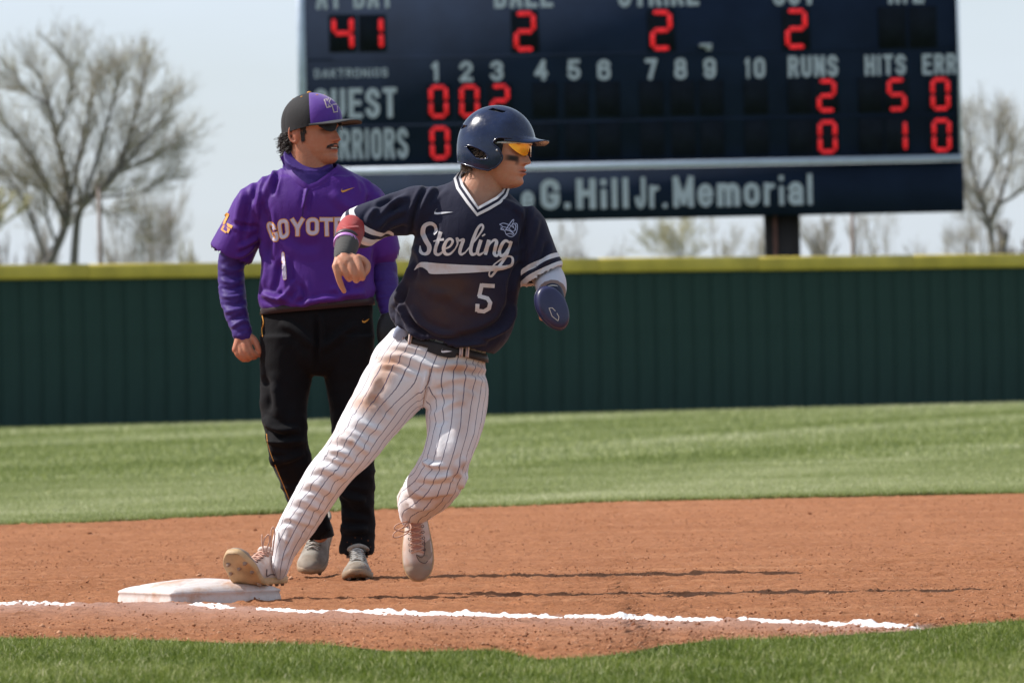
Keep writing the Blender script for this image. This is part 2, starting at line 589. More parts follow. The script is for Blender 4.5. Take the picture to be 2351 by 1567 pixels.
def build_grass():
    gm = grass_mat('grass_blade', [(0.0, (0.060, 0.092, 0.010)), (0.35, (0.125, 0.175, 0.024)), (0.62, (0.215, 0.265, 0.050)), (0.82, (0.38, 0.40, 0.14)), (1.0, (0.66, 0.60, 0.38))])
    # near strip
    N = 190000
    x = rng.uniform(-2.5, 2.6, N)
    ne = near_edge(x)
    y = rng.uniform(15.2, 20.2, N)
    edge = 0.05 * vnoise(np.column_stack([x, y]), 14, 71, 2)
    k = y < ne + edge
    x, y = x[k], y[k]
    ne = ne[k]
    N = len(x)
    p = np.column_stack([x, y])
    clump = vnoise(p, 5, 81, 3)
    h = 0.025 + 0.010 * clump + 0.013 * rng.random(N) ** 2
    h *= np.clip(0.6 + (ne - y) / 0.25, 0.6, 1)
    tone = np.clip(0.44 + 0.26 * vnoise(p * [1, 0.5], 2.0, 85, 3) + 0.13 * clump + rng.normal(0, 0.17, N), 0.02, 0.9)
    dry = rng.random(N) < 0.05
    tone[dry] = rng.uniform(0.8, 1.0, dry.sum())
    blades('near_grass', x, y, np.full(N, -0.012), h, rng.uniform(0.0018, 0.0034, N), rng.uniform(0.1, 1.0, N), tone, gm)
    # outfield, first metres behind the dirt
    gm2 = grass_mat('outfield_blade', [(0.0, (0.095, 0.130, 0.026)), (0.35, (0.180, 0.228, 0.058)), (0.62, (0.290, 0.335, 0.112)), (0.82, (0.47, 0.50, 0.24)), (1.0, (0.74, 0.72, 0.48))])
    N = 800000
    x = rng.uniform(-4.4, 4.4, N)
    fe = far_edge(x)
    y = fe + 14 * rng.random(N) ** 1.5 - 0.02
    p = np.column_stack([x, y])

    def outfield_tone(x, y, n):
        # pale streaks left by the mower run slantwise into the distance
        st = vnoise(np.column_stack([(x + 4 * y) / 4.1 * 0.035, (4 * x - y) / 4.1 * 0.62]), 1.0, 101, 3)
        st2 = vnoise(np.column_stack([x * 0.5, y * 0.9]), 1.0, 105, 2)
        b = np.clip(0.63 + 0.34 * st + 0.10 * st2 + 0.0016 * (y - 36), 0.0, 0.9)
        return np.clip(b + rng.normal(0, 0.10, n), 0.02, 1)
    tone = outfield_tone(x, y, N)
    edge = y < fe + 0.25
    tone[edge] -= 0.12
    sp = rng.random(N) < 0.02
    tone[sp] = 1.0
    h = 0.028 + 0.02 * rng.random(N) + 0.012 * vnoise(p, 1.8, 88, 2)
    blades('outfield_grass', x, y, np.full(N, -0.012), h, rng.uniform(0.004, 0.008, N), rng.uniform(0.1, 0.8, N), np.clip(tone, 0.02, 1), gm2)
    N = 170000
    y = 48 + 66 * rng.random(N) ** 1.25
    hw = 5.2 + (y - 48) * 0.105
    x = rng.uniform(-1, 1, N) * hw
    k = wall_side(x, y) < -0.1
    x, y = x[k], y[k]
    N = len(x)
    tone = outfield_tone(x, y, N)
    blades('distant_outfield_grass', x, y, np.full(N, -0.012), rng.uniform(0.03, 0.05, N), rng.uniform(0.02, 0.04, N), rng.uniform(0.1, 0.6, N), tone, gm2, seg2=False)


WA, WB = Vector((-7.7, 104.0, 0)), Vector((8.4, 114.0, 0))
_wd = (WB - WA).normalized()


def wall_side(x, y):
    return (y - WA.y) * _wd.x - (x - WA.x) * _wd.y


build_grass()


def build_base():
    c = G(395, 1390)
    root = empty('third_base', (c.x, c.y, 0), label='white square base with a bulging quilted top, dusty with red soil, on the chalk line', category='base')
    s, H = 0.381, 0.052
    a1 = math.radians(29)      # side going right and away
    e1 = Vector((math.cos(a1), math.sin(a1), 0))
    e2 = Vector((-math.sin(a1), math.cos(a1), 0))
    n = 44
    V, quilt = [], []

    def top(u, v):
        # u, v in 0..1; soft shoulders and a pillow-like crown, shallow stitched grooves
        e = min(u, 1 - u, v, 1 - v)
        sh = 1 - math.exp(-e / 0.035)
        b = (math.sin(math.pi * u) * math.sin(math.pi * v)) ** 0.7 * 0.026
        g = 0
        w = 0.016
        for q in ((u + v) * 2.6, (u - v) * 2.6):
            f = abs(q - round(q))
            g += math.exp(-(f / 0.05) ** 2)
        inner = 1 if e > 0.11 else 0
        fr = math.exp(-((e - 0.11) / 0.012) ** 2)
        z = H - 0.010 * (1 - sh) + b - 0.0034 * g * inner - 0.002 * fr
        return z, e
    for j in range(n + 1):
        for i in range(n + 1):
            u, v = i / n, j / n
            u = u * u * (3 - 2 * u) * 0.5 + u * 0.5
            v = v * v * (3 - 2 * v) * 0.5 + v * 0.5
            z, e = top(u, v)
            # rounded corners
            p = e1 * (u * s) + e2 * (v * s)
            V.append((c.x + p.x, c.y + p.y, z))
    F = [[j * (n + 1) + i, j * (n + 1) + i + 1, (j + 1) * (n + 1) + i + 1, (j + 1) * (n + 1) + i] for j in range(n) for i in range(n)]
    V = np.array(V)
    m = MatB('base_rubber', (0.78, 0.76, 0.75), 0.55, 0.4)
    nn = m.noise(9, 5, 0.65)
    cc = m.ramp(nn, [(0.36, (0.52, 0.34, 0.25)), (0.50, (0.62, 0.55, 0.52)), (0.8, (0.70, 0.66, 0.655))])
    n2 = m.noise(60, 4, 0.7, None, (1, 1, 2.5))
    cc = m.mix(m.ramp(n2, [(0.52, 0.0), (0.72, 0.35)]), cc, (0.55, 0.34, 0.24))
    m.color(cc).bump(m.noise(90, 4, 0.6), 0.35, 0.002)
    add('top_cover', np_mesh('top_cover', V, np.array(F), smooth=True), m.m, root)
    # side skirt, slightly flared, one ring per level
    per = [(u, 0) for u in np.linspace(0, 1, 23)[:-1]] + [(1, v) for v in np.linspace(0, 1, 23)[:-1]] + [(1 - u, 1) for u in np.linspace(0, 1, 23)[:-1]] + [(0, 1 - v) for v in np.linspace(0, 1, 23)[:-1]]
    Vs = []
    levels = [(H - 0.009, 0.0), (H - 0.013, 0.004), (H - 0.018, 0.0035), (H - 0.021, 0.001), (0.02, 0.004), (-0.03, 0.008)]
    for z, fl in levels:
        for u, v in per:
            du, dv = u - 0.5, v - 0.5
            p = e1 * (u * s + np.sign(du) * (abs(du) > 0.499) * fl) + e2 * (v * s + np.sign(dv) * (abs(dv) > 0.499) * fl)
            Vs.append((c.x + p.x, c.y + p.y, z))
    L = len(per)
    Fs = [[k * L + i, k * L + (i + 1) % L, (k + 1) * L + (i + 1) % L, (k + 1) * L + i] for k in range(len(levels) - 1) for i in range(L)]
    add('side_band', np_mesh('side_band', np.array(Vs), np.array(Fs), smooth=True), m.m, root)
    return root


build_base()
# ================================================================== LETTERS DRAWN AS STROKES
def arc(cx, cy, rx, ry, a0, a1, n=8):
    return [(cx + rx * math.cos(math.radians(a0 + (a1 - a0) * i / n)), cy + ry * math.sin(math.radians(a0 + (a1 - a0) * i / n))) for i in range(n + 1)]


def _O(x0=0.0, x1=1.0, y0=0.0, y1=1.0, r=0.42):
    rx, ry = r * (x1 - x0), r * 0.62 * (y1 - y0)
    return (arc(x1 - rx, y1 - ry, rx, ry, 0, 90) + arc(x0 + rx, y1 - ry, rx, ry, 90, 180) + arc(x0 + rx, y0 + ry, rx, ry, 180, 270) + arc(x1 - rx, y0 + ry, rx, ry, 270, 360) + [(x1, y1 - ry)])


GL = {
    'A': [[(0, 0), (0.5, 1), (1, 0)], [(0.18, 0.3), (0.82, 0.3)]],
    'B': [[(0, 0), (0, 1), (0.6, 1)] + arc(0.6, 0.77, 0.36, 0.23, 90, -90) + [(0, 0.53)], [(0.6, 0.53)] + arc(0.62, 0.265, 0.38, 0.265, 90, -90) + [(0, 0)]],
    'C': [[(1, 0.66)] + arc(0.5, 0.72, 0.5, 0.28, 0, 180) + arc(0.5, 0.28, 0.5, 0.28, 180, 360) + [(1, 0.34)]],
    'E': [[(1, 1), (0, 1), (0, 0), (1, 0)], [(0, 0.52), (0.85, 0.52)]],
    'G': [[(1, 0.76)] + arc(0.5, 0.78, 0.5, 0.22, 0, 180) + arc(0.5, 0.22, 0.5, 0.22, 180, 360) + [(1, 0.40)], [(1, 0.40), (0.66, 0.40)]],
    'H': [[(0, 0), (0, 1)], [(1, 0), (1, 1)], [(0, 0.52), (1, 0.52)]],
    'I': [[(0.5, 0), (0.5, 1)]],
    'J': [[(1, 1), (1, 0.28)] + arc(0.5, 0.28, 0.5, 0.28, 0, -180, 8)],
    'K': [[(0, 0), (0, 1)], [(1, 1), (0.05, 0.42)], [(0.32, 0.62), (1, 0)]],
    'L': [[(0, 1), (0, 0), (1, 0)]],
    'M': [[(0, 0), (0, 1), (0.5, 0.1), (1, 1), (1, 0)]],
    'N': [[(0, 0), (0, 1), (1, 0), (1, 1)]],
    'O': [_O()],
    'R': [[(0, 0), (0, 1), (0.6, 1)] + arc(0.6, 0.76, 0.4, 0.24, 90, -90) + [(0, 0.52)], [(0.6, 0.52), (1, 0)]],
    'S': [arc(0.5, 0.76, 0.5, 0.24, 10, 180) + [(0.03, 0.64), (0.97, 0.38)] + arc(0.5, 0.24, 0.5, 0.24, 0, -170)],
    'T': [[(0, 1), (1, 1)], [(0.5, 1), (0.5, 0)]],
    'U': [[(0, 1)] + arc(0.5, 0.28, 0.5, 0.28, 180, 360) + [(1, 1)]],
    'W': [[(0, 1), (0.25, 0), (0.5, 0.9), (0.75, 0), (1, 1)]],
    'D': [[(0, 0), (0, 1), (0.5, 1)] + arc(0.5, 0.5, 0.5, 0.5, 90, -90) + [(0, 0)]],
    'Y': [[(0, 1), (0.5, 0.45), (1, 1)], [(0.5, 0.5), (0.5, 0)]],
    '/': [[(0.2, 0), (0.8, 1)]],
    '.': [[(0.5, 0.0), (0.5, 0.03)]],
    '0': [_O()],
    '1': [[(0.5, 0), (0.5, 1), (0.12, 0.82)]],
    '2': [arc(0.5, 0.74, 0.5, 0.26, 175, -30) + [(0, 0), (1, 0)]],
    '3': [arc(0.5, 0.76, 0.48, 0.24, 165, -80) + arc(0.5, 0.27, 0.5, 0.27, 80, -165)],
    '4': [[(0.75, 0), (0.75, 1), (0, 0.3), (1, 0.3)]],
    '5': [[(0.95, 1), (0.12, 1), (0.05, 0.52)] + arc(0.5, 0.3, 0.5, 0.3, 125, -160)],
    '6': [_O(0, 1, 0, 0.6, 0.5), arc(0.5, 0.74, 0.5, 0.26, 15, 180) + [(0, 0.3)]],
    '7': [[(0, 1), (1, 1), (0.35, 0)]],
    '8': [_O(0.06, 0.94, 0.52, 1.0, 0.5), _O(0, 1, 0, 0.52, 0.5)],
    '9': [_O(0, 1, 0.4, 1, 0.5), arc(0.5, 0.26, 0.5, 0.26, 195, 360) + [(1, 0.7)]],
    'e': [[(0.02, 0.36), (0.98, 0.36)] + arc(0.5, 0.42, 0.48, 0.27, 0, 180) + arc(0.5, 0.27, 0.48, 0.27, 180, 325)],
    'i': [[(0.5, 0), (0.5, 0.56)], [(0.5, 0.93), (0.5, 0.96)]],
    'l': [[(0.5, 0), (0.5, 1)]],
    'r': [[(0.1, 0), (0.1, 0.69)], [(0.1, 0.4), (0.35, 0.64), (0.95, 0.66)]],
    'm': [[(0, 0), (0, 0.69)], [(0, 0.5)] + arc(0.25, 0.44, 0.25, 0.25, 150, 0) + [(0.5, 0)], [(0.5, 0.44)] + arc(0.75, 0.44, 0.25, 0.25, 150, 0) + [(1, 0)]],
    'o': [_O(0, 1, 0, 0.69, 0.5)],
    'a': [[(0.05, 0.55)] + arc(0.5, 0.48, 0.45, 0.21, 140, 0) + [(0.95, 0)], [(0.95, 0.38), (0.4, 0.36)] + arc(0.4, 0.18, 0.38, 0.18, 90, 270) + [(0.95, 0.08)]],
}


def ribbon(pts, w, cross=1, closed=False, sq=True):
    """2-D polyline -> grid of points across a ribbon of width w (mitred joints); returns (rows, cross+1, 2)"""
    p = [np.array(q, dtype=float) for q in pts]
    q = [p[0]]
    for a in p[1:]:
        if np.linalg.norm(a - q[-1]) > 1e-6:
            q.append(a)
    p = q
    n = len(p)
    W = w if hasattr(w, '__len__') else [w] * n
    if len(W) != n:
        W = np.interp(np.linspace(0, 1, n), np.linspace(0, 1, len(W)), W)
    rows = []
    for i in range(n):
        d0 = (p[i] - p[i - 1]) if i > 0 else (p[1] - p[0])
        d1 = (p[i + 1] - p[i]) if i < n - 1 else d0
        d0, d1 = d0 / np.linalg.norm(d0), d1 / np.linalg.norm(d1)
        t = d0 + d1
        t = t / (np.linalg.norm(t) + 1e-9)
        nr = np.array([-t[1], t[0]])
        k = 1 / max(0.45, abs(nr @ np.array([-d0[1], d0[0]])))
        c = p[i]
        if sq and i == 0:
            c = c - d0 * W[i] * 0.0
        rows.append([c + nr * W[i] * k * (s - 0.5) for s in np.linspace(0, 1, cross + 1)])
    return np.array(rows)


def resample(pts, step):
    p = np.array(pts, dtype=float)
    out = [p[0]]
    for a, b in zip(p[:-1], p[1:]):
        n = max(1, int(np.ceil(np.linalg.norm(b - a) / step)))
        out += [a + (b - a) * (k + 1) / n for k in range(n)]
    return out


def glyph_strips(ch, corner, stroke, step=4.0, cross=2, ext=0.0):
    """strips of 2-D points for one letter in the quad corner = (bl, br, tr, tl); stroke in the same unit. ext lengthens stroke ends"""
    bl, br, tr, tl = [np.array(c, dtype=float) for c in corner]
    w, h = np.linalg.norm(br - bl), np.linalg.norm(tl - bl)
    ix, iy = min(0.5, stroke / 2 / w), min(0.5, stroke / 2 / h)
    out = []
    for s in GL[ch]:
        pts = []
        for (u, v) in s:
            if ch in 'Il' or (ch == 'i'):
                u = 0.5
            u = ix + u * (1 - 2 * ix)
            v = iy + v * (1 - 2 * iy)
            pts.append((bl * (1 - u) + br * u) * (1 - v) + (tl * (1 - u) + tr * u) * v)
        e = stroke / 2 + ext
        closed = np.linalg.norm(pts[0] - pts[-1]) < 1e-3
        runs, cur = [], [pts[0]]
        for i in range(1, len(pts)):
            if np.linalg.norm(pts[i] - cur[-1]) < 1e-6:
                continue
            if len(cur) > 1:
                a, b = cur[-1] - cur[-2], pts[i] - cur[-1]
                if a @ b < 0.35 * np.linalg.norm(a) * np.linalg.norm(b):
                    runs.append(cur)
                    cur = [cur[-1]]
            cur.append(pts[i])
        runs.append(cur)
        for j, rn in enumerate(runs):
            rn = list(rn)
            if not (closed and len(runs) == 1):
                d = rn[0] - rn[1]
                rn[0] = rn[0] + d / np.linalg.norm(d) * e * 0.96
                d = rn[-1] - rn[-2]
                rn[-1] = rn[-1] + d / np.linalg.norm(d) * e * 0.96
            out.append(ribbon(resample(rn, step), stroke + 2 * ext, cross))
    return out


def grid_faces(r, c, base=0):
    i, j = np.meshgrid(np.arange(c - 1), np.arange(r - 1))
    a = (j * c + i).ravel() + base
    return np.column_stack([a, a + 1, a + c + 1, a + c])


def flat_letters(s, x0, x1, z0, z1, y, stroke, gap=0.28, widths=None):
    """a line of letters on the plane y, fitted to the box; returns a mesh of thin raised strokes"""
    wd = {'I': 0.32, 'l': 0.32, 'i': 0.32, '.': 0.32, '1': 0.6, '/': 0.7, 'm': 1.45, 'M': 1.3, 'W': 1.5, 'J': 0.75, 'r': 0.75, ' ': 0.6}
    u = [wd.get(c, 1.0) for c in s]
    tot = sum(u) + gap * (len(s) - 1)
    k = (x1 - x0) / tot
    x = x0
    parts, lay = [], 0
    for c, w in zip(s, u):
        if c != ' ':
            for st in glyph_strips(c, ((x, z0), (x + w * k, z0), (x + w * k, z1), (x, z1)), min(stroke, (0.27 if c in 'Mm' else 0.24 if c == 'W' else 0.36 if w >= 0.9 else 0.42 if w > 0.5 else 0.9) * w * k), step=1.0, cross=1):
                r, q = st.shape[:2]
                f = st.reshape(-1, 2)
                yy = y - 0.012 - 0.0015 * (lay % 5)
                front = np.column_stack([f[:, 0], np.full(len(f), yy), f[:, 1]])
                parts.append((front, grid_faces(r, q)))
                lay += 1
        x += (w + gap) * k
    V, F = join(parts)
    return np_mesh('lettering', V, F)
# ================================================================== OUTFIELD WALL
def build_wall():
    root = empty('outfield_wall', tuple(WA), label='dark green ribbed metal outfield wall with a padded yellow top rail', category='wall')
    d = _wd
    nrm = Vector((d.y, -d.x, 0))            # towards the camera
    H = 2.44
    pw = 0.356
    green = plain('wall_green', (0.026, 0.058, 0.050), 0.75, 0.2, 0.6, 0.0, 0.2)
    prof = [(0, 0), (0.004, -0.008), (0.034, -0.008), (0.040, 0.006), (0.070, 0.006), (0.080, 0.0), (0.2, 0.001), (pw - 0.003, 0.0)]
    zs = [-0.05, H - 0.19]
    V = []
    for z in zs:
        for (u, w) in prof:
            V.append(tuple(d * u + nrm * (w + 0.01) + Vector((0, 0, z))))
    for z in zs:
        for (u, w) in prof:
            V.append(tuple(d * u + nrm * (-0.03) + Vector((0, 0, z))))
    n = len(prof)
    F = [[i, i + 1, n + i + 1, n + i] for i in range(n - 1)]
    F += [[2 * n + i, 3 * n + i, 3 * n + i + 1, 2 * n + i + 1] for i in range(n - 1)]
    F += [[0, n, 3 * n, 2 * n], [n - 1, 3 * n - 1, 4 * n - 1, 2 * n - 1], ]
    me = np_mesh('panel', np.array(V), np.array(F))
    me.materials.append(green)
    total = 290
    off = -150
    for k in range(total):
        o = bpy.data.objects.new('panel', me)
        COL.objects.link(o)
        o.parent = root
        o.location = d * ((k + off) * pw) + nrm * (0.002 * random.uniform(-1, 1))
    # yellow corrugated pad on the top edge, in lengths
    yel = plain('rail_yellow', (0.66, 0.51, 0.075), 0.5, 0.18, 2.0, 0.0, 0.4)
    R = 0.115
    L = 3.05
    V, seg = [], 20
    for u in (0.004, L - 0.004):
        for k in range(seg):
            th = 2 * math.pi * k / seg
            cx_, sx_ = math.cos(th), math.sin(th)
            V.append(tuple(d * u + nrm * (0.07 * math.copysign(abs(cx_) ** 0.35, cx_)) + Vector((0, 0, H - R + R * math.copysign(abs(sx_) ** 0.5, sx_)))))
    F = [[k, (k + 1) % seg, seg + (k + 1) % seg, seg + k] for k in range(seg)]
    me2 = np_mesh('rail_pad', np.array(V), [np.array(F), np.array([list(range(seg))[::-1], list(range(seg, 2 * seg))])], smooth=False)
    me2.materials.append(yel)
    for k in range(33):
        o = bpy.data.objects.new('rail_pad', me2)
        COL.objects.link(o)
        o.parent = root
        o.location = d * ((k - 17.5) * L) + Vector((0, 0, 0.004 * random.uniform(-1, 1)))


build_wall()

# ================================================================== SCOREBOARD
SBD = 124.0


SEGS = {'0': 'abcdef', '1': 'bc', '2': 'abged', '3': 'abgcd', '4': 'fgbc', '5': 'afgcd', '6': 'afgedc', '7': 'abc', '8': 'abcdefg', '9': 'abcfgd'}


def build_scoreboard():
    D = SBD
    S = D / FPX
    def XZ(px, py):
        p = P(px, py, D)
        return p.x, p.z
    xl, _z = XZ(684, 200)
    xr, _z = XZ(2206, 250)
    _x, zsep = XZ(1500, 377)
    _x, zbot = XZ(1500, 500)
    ztop = zsep + 530 * S
    cx = (xl + xr) / 2
    xp = XZ(1798, 560)[0]
    root = empty('scoreboard', (cx, D, 0), label='large navy blue electronic baseball scoreboard with red digits rising behind the outfield wall', category='scoreboard')
    navy = plain('board_navy', (0.012, 0.022, 0.048), 0.85, 0.2, 1.2, 0.0, 0.15)
    white = plain('board_lettering', (0.50, 0.55, 0.62), 0.6, 0.08, 4.0)
    trim = plain('board_trim', (0.50, 0.58, 0.72), 0.5, 0.1, 4.0)
    black = plain('digit_glass', (0.0095, 0.0135, 0.020), 0.8, 0.2, 5.0, 0.0, 0.1)
    led = MatB('lit_led', (0.5, 0.02, 0.02), 0.5)
    led.b.inputs['Emission Color'].default_value = (1.0, 0.022, 0.035, 1)
    st = led.node('TexVoronoi')
    st.inputs['Scale'].default_value = 14
    led.link(led.node('TexCoord').outputs['Object'], st.inputs['Vector'])
    led.link(led.ramp(st.outputs['Distance'], [(0.1, 0.66), (0.6, 0.34)]), led.b.inputs['Emission Strength'])
    led = led.m
    dark = plain('post_steel', (0.018, 0.013, 0.012), 0.7, 0.2, 3.0)
    rust = plain('conduit_rust', (0.16, 0.07, 0.05), 0.7, 0.2, 8.0)
    # cabinet
    V, F = box(cx, D + 0.35, (zsep + ztop) / 2, xr - xl, 0.7, ztop - zsep)
    add('cabinet', np_mesh('cabinet', V, F), navy, root)
    xr2 = XZ(2213, 430)[0]
    V, F = box((xl + xr2) / 2, D + 0.3, (zsep + zbot) / 2 - 0.03, xr2 - xl, 0.55, zsep - zbot - 0.06)
    add('memorial_panel', np_mesh('memorial_panel', V, F), navy, root)
    V, F = box((xl + xr) / 2, D - 0.06, zsep, xr - xl, 0.10, 0.105)
    add('divider_bar', np_mesh('divider_bar', V, F), trim, root)
    tw = 19 * S
    for (x, w) in ((xl + tw / 2, tw), (xr - 0.02, 0.04)):
        V, F = box(x, D - 0.03, (zsep + 0.06 + ztop) / 2, w, 0.05, ztop - zsep - 0.12)
        add('edge_trim', np_mesh('edge_trim', V, F), trim, root)
    # module seams across the cabinet
    for (ax, bx, py) in ((705, 2200, 128), (705, 2200, 282)):
        x0, x1 = XZ(ax, py)[0], XZ(bx, py)[0]
        z = XZ(1500, py - 6)[1]
        V, F = box((x0 + x1) / 2, D - 0.006, z, x1 - x0, 0.012, 0.03)
        add('panel_seam', np_mesh('panel_seam', V, F), navy, root)
    # lettering: (text, x0, x1, y top, y bottom at its own x, bold)
    T = [('AT BAT', 726, 902, -40, 20, .03), ('BALL', 1135, 1270, -42, 18, .03), ('STRIKE', 1420, 1605, -45, 15, .03), ('OUT', 1775, 1872, -48, 12, .03), ('H/E', 2040, 2122, -50, 9, .03),
         ('GUEST', 722, 912, 203, 272, .03), ('WARRIORS', 708, 937, 296, 366, .03),
         ('1', 990, 1014, 142, 187, .03), ('2', 1056, 1086, 141, 187, .03), ('3', 1126, 1156, 140, 186, .03), ('4', 1228, 1258, 138, 185, .03), ('5', 1303, 1333, 137, 184, .03), ('6', 1372, 1402, 137, 184, .03),
         ('7', 1482, 1509, 135, 183, .03), ('8', 1549, 1577, 134, 182, .03), ('9', 1616, 1644, 133, 181, .03), ('10', 1710, 1757, 133, 180, .03),
         ('RUNS', 1810, 1924, 128, 177, .03), ('HITS', 1986, 2080, 126, 173, .03), ('ERR', 2118, 2196, 124, 171, .03),
         ('e', 1197, 1227, 424, 482, .035), ('G.', 1242, 1310, 411, 480, .035), ('Hill', 1324, 1444, 409, 479, .035), ('Jr.', 1459, 1532, 406, 478, .035), ('Memorial', 1546, 1866, 402, 473, .035)]
    for (s, a, b, t, bt, bo) in T:
        xa, xb = XZ(a, bt)[0], XZ(b, bt)[0]
        zt, zb = XZ((a + b) / 2, t)[1], XZ((a + b) / 2, bt)[1]
        hgt = zt - zb
        st_ = hgt * (0.215 if bo > .032 else 0.19)
        add('lettering', flat_letters(s, xa, xb, zb, zt, D, st_, 0.24 if len(s) > 1 else 0), white, root)
    xa, xb = XZ(722, 170)[0], XZ(890, 170)[0]
    zt, zb = XZ(806, 158)[1], XZ(806, 178)[1]
    add('maker_lettering', flat_letters('DAKTRONICS', xa, xb, zb, zt, D, (zt - zb) * 0.17, 0.3), white, root)

    def digit(px, py0, py1, ch, w=48):
        """digit window centred on px between py0 and py1"""
        x, zt = XZ(px, py0)
        zb = XZ(px, py1)[1]
        W = w * S
        pw, ph = W * 1.18, (zt - zb) * 1.06
        V, F = box(x, D + 0.0, (zt + zb) / 2, pw, 0.03, ph)
        win = add('digit_window', np_mesh('digit_window', V, F), black, root)
        if not ch:
            return
        h, wd = (zt - zb), W * 0.92
        t = wd * 0.195
        x0, x1 = x - wd / 2, x + wd / 2
        z0, z1, zm = zb, zt, (zb + zt) / 2
        hx = t / 2
        L = {'a': ((x0 + hx, z1 - hx), (x1 - hx, z1 - hx)), 'd': ((x0 + hx, z0 + hx), (x1 - hx, z0 + hx)), 'g': ((x0 + hx, zm), (x1 - hx, zm)),
             'b': ((x1 - hx, z1 - hx), (x1 - hx, zm)), 'c': ((x1 - hx, zm), (x1 - hx, z0 + hx)), 'f': ((x0 + hx, z1 - hx), (x0 + hx, zm)), 'e': ((x0 + hx, zm), (x0 + hx, z0 + hx))}
        for c in SEGS[ch]:
            (ax, az), (bx, bz) = L[c]
            dx, dz = bx - ax, bz - az
            l = math.hypot(dx, dz)
            ux, uz = dx / l, dz / l
            g = t * 0.22
            pts = [(g, 0), (g + hx * 0.8, hx), (l - g - hx * 0.8, hx), (l - g, 0), (l - g - hx * 0.8, -hx), (g + hx * 0.8, -hx)]
            V = np.array([(ax + ux * p - uz * q, yy, az + uz * p + ux * q) for yy in (D - 0.03, D - 0.016) for p, q in pts])
            F = [np.array([[0, 1, 2, 3, 4, 5], [11, 10, 9, 8, 7, 6]]), np.array([[i, i + 6, (i + 1) % 6 + 6, (i + 1) % 6] for i in range(6)])]
            s = np_mesh('lit_segment', V, F)
            o = bpy.data.objects.new('lit_segment', s)
            COL.objects.link(o)
            s.materials.append(led)
            o.parent = win
    for (px, ch, t, b) in ((786, '4', 36, 118), (854, '1', 36, 117), (1204, '2', 27, 118), (1517, '2', 24, 116), (1827, '2', 21, 112), (2048, '', 18, 108), (2118, '', 17, 107)):
        digit(px, t, b, ch, 54)
    for (px, ch) in ((1006, '0'), (1077, '0'), (1147, '2'), (1250, ''), (1323, ''), (1395, ''), (1495, ''), (1567, ''), (1633, ''), (1735, ''), (1836, ''), (1897, '2'), (1998, ''), (2058, '5'), (2158, '0')):
        k = (px - 1006) * 0.0152
        digit(px, 196 - k, 271 - k, ch, 47)
    for (px, ch) in ((1009, '0'), (1079, ''), (1150, ''), (1252, ''), (1325, ''), (1397, ''), (1497, ''), (1569, ''), (1635, ''), (1737, ''), (1838, ''), (1899, '0'), (2000, ''), (2060, '1'), (2161, '0')):
        k = (px - 1006) * 0.0152
        digit(px, 290 - k, 366 - k, ch, 47)
    # posts
    for px in (1096, 1798):
        x = XZ(px, 540)[0]
        V, F = box(x, D + 0.5, (zbot + 0.4) / 2, 81 * S, 0.45, zbot + 0.4)
        p = add('post', np_mesh('post', V, F), dark, root)
        x = XZ(px - 17, 540)[0]
        V, F = tube([(x, D + 0.2, 0), (x, D + 0.2, zbot)], 0.035, 8)
        add('conduit', np_mesh('conduit', V, F), rust, root)
    x, z = XZ(1620, 105)
    V, F = join([box(x, D - 0.12, z, 0.22, 0.2, 0.05), box(x + 0.05, D - 0.15, z - 0.06, 0.1, 0.1, 0.07)])
    add('lamp_bracket', np_mesh('lamp_bracket', V, F), white, root)


build_scoreboard()

# ================================================================== TREES
bark = plain('bark', (0.19, 0.17, 0.155), 0.9, 0.25, 6.0)
twigm = MatB('twig_bark', (0.17, 0.15, 0.12), 0.9, 0.2)
twigm.color(twigm.ramp(twigm.attr('tone'), [(0, (0.26, 0.235, 0.215)), (0.55, (0.37, 0.335, 0.265)), (1, (0.42, 0.39, 0.21))]))
twigm = twigm.m


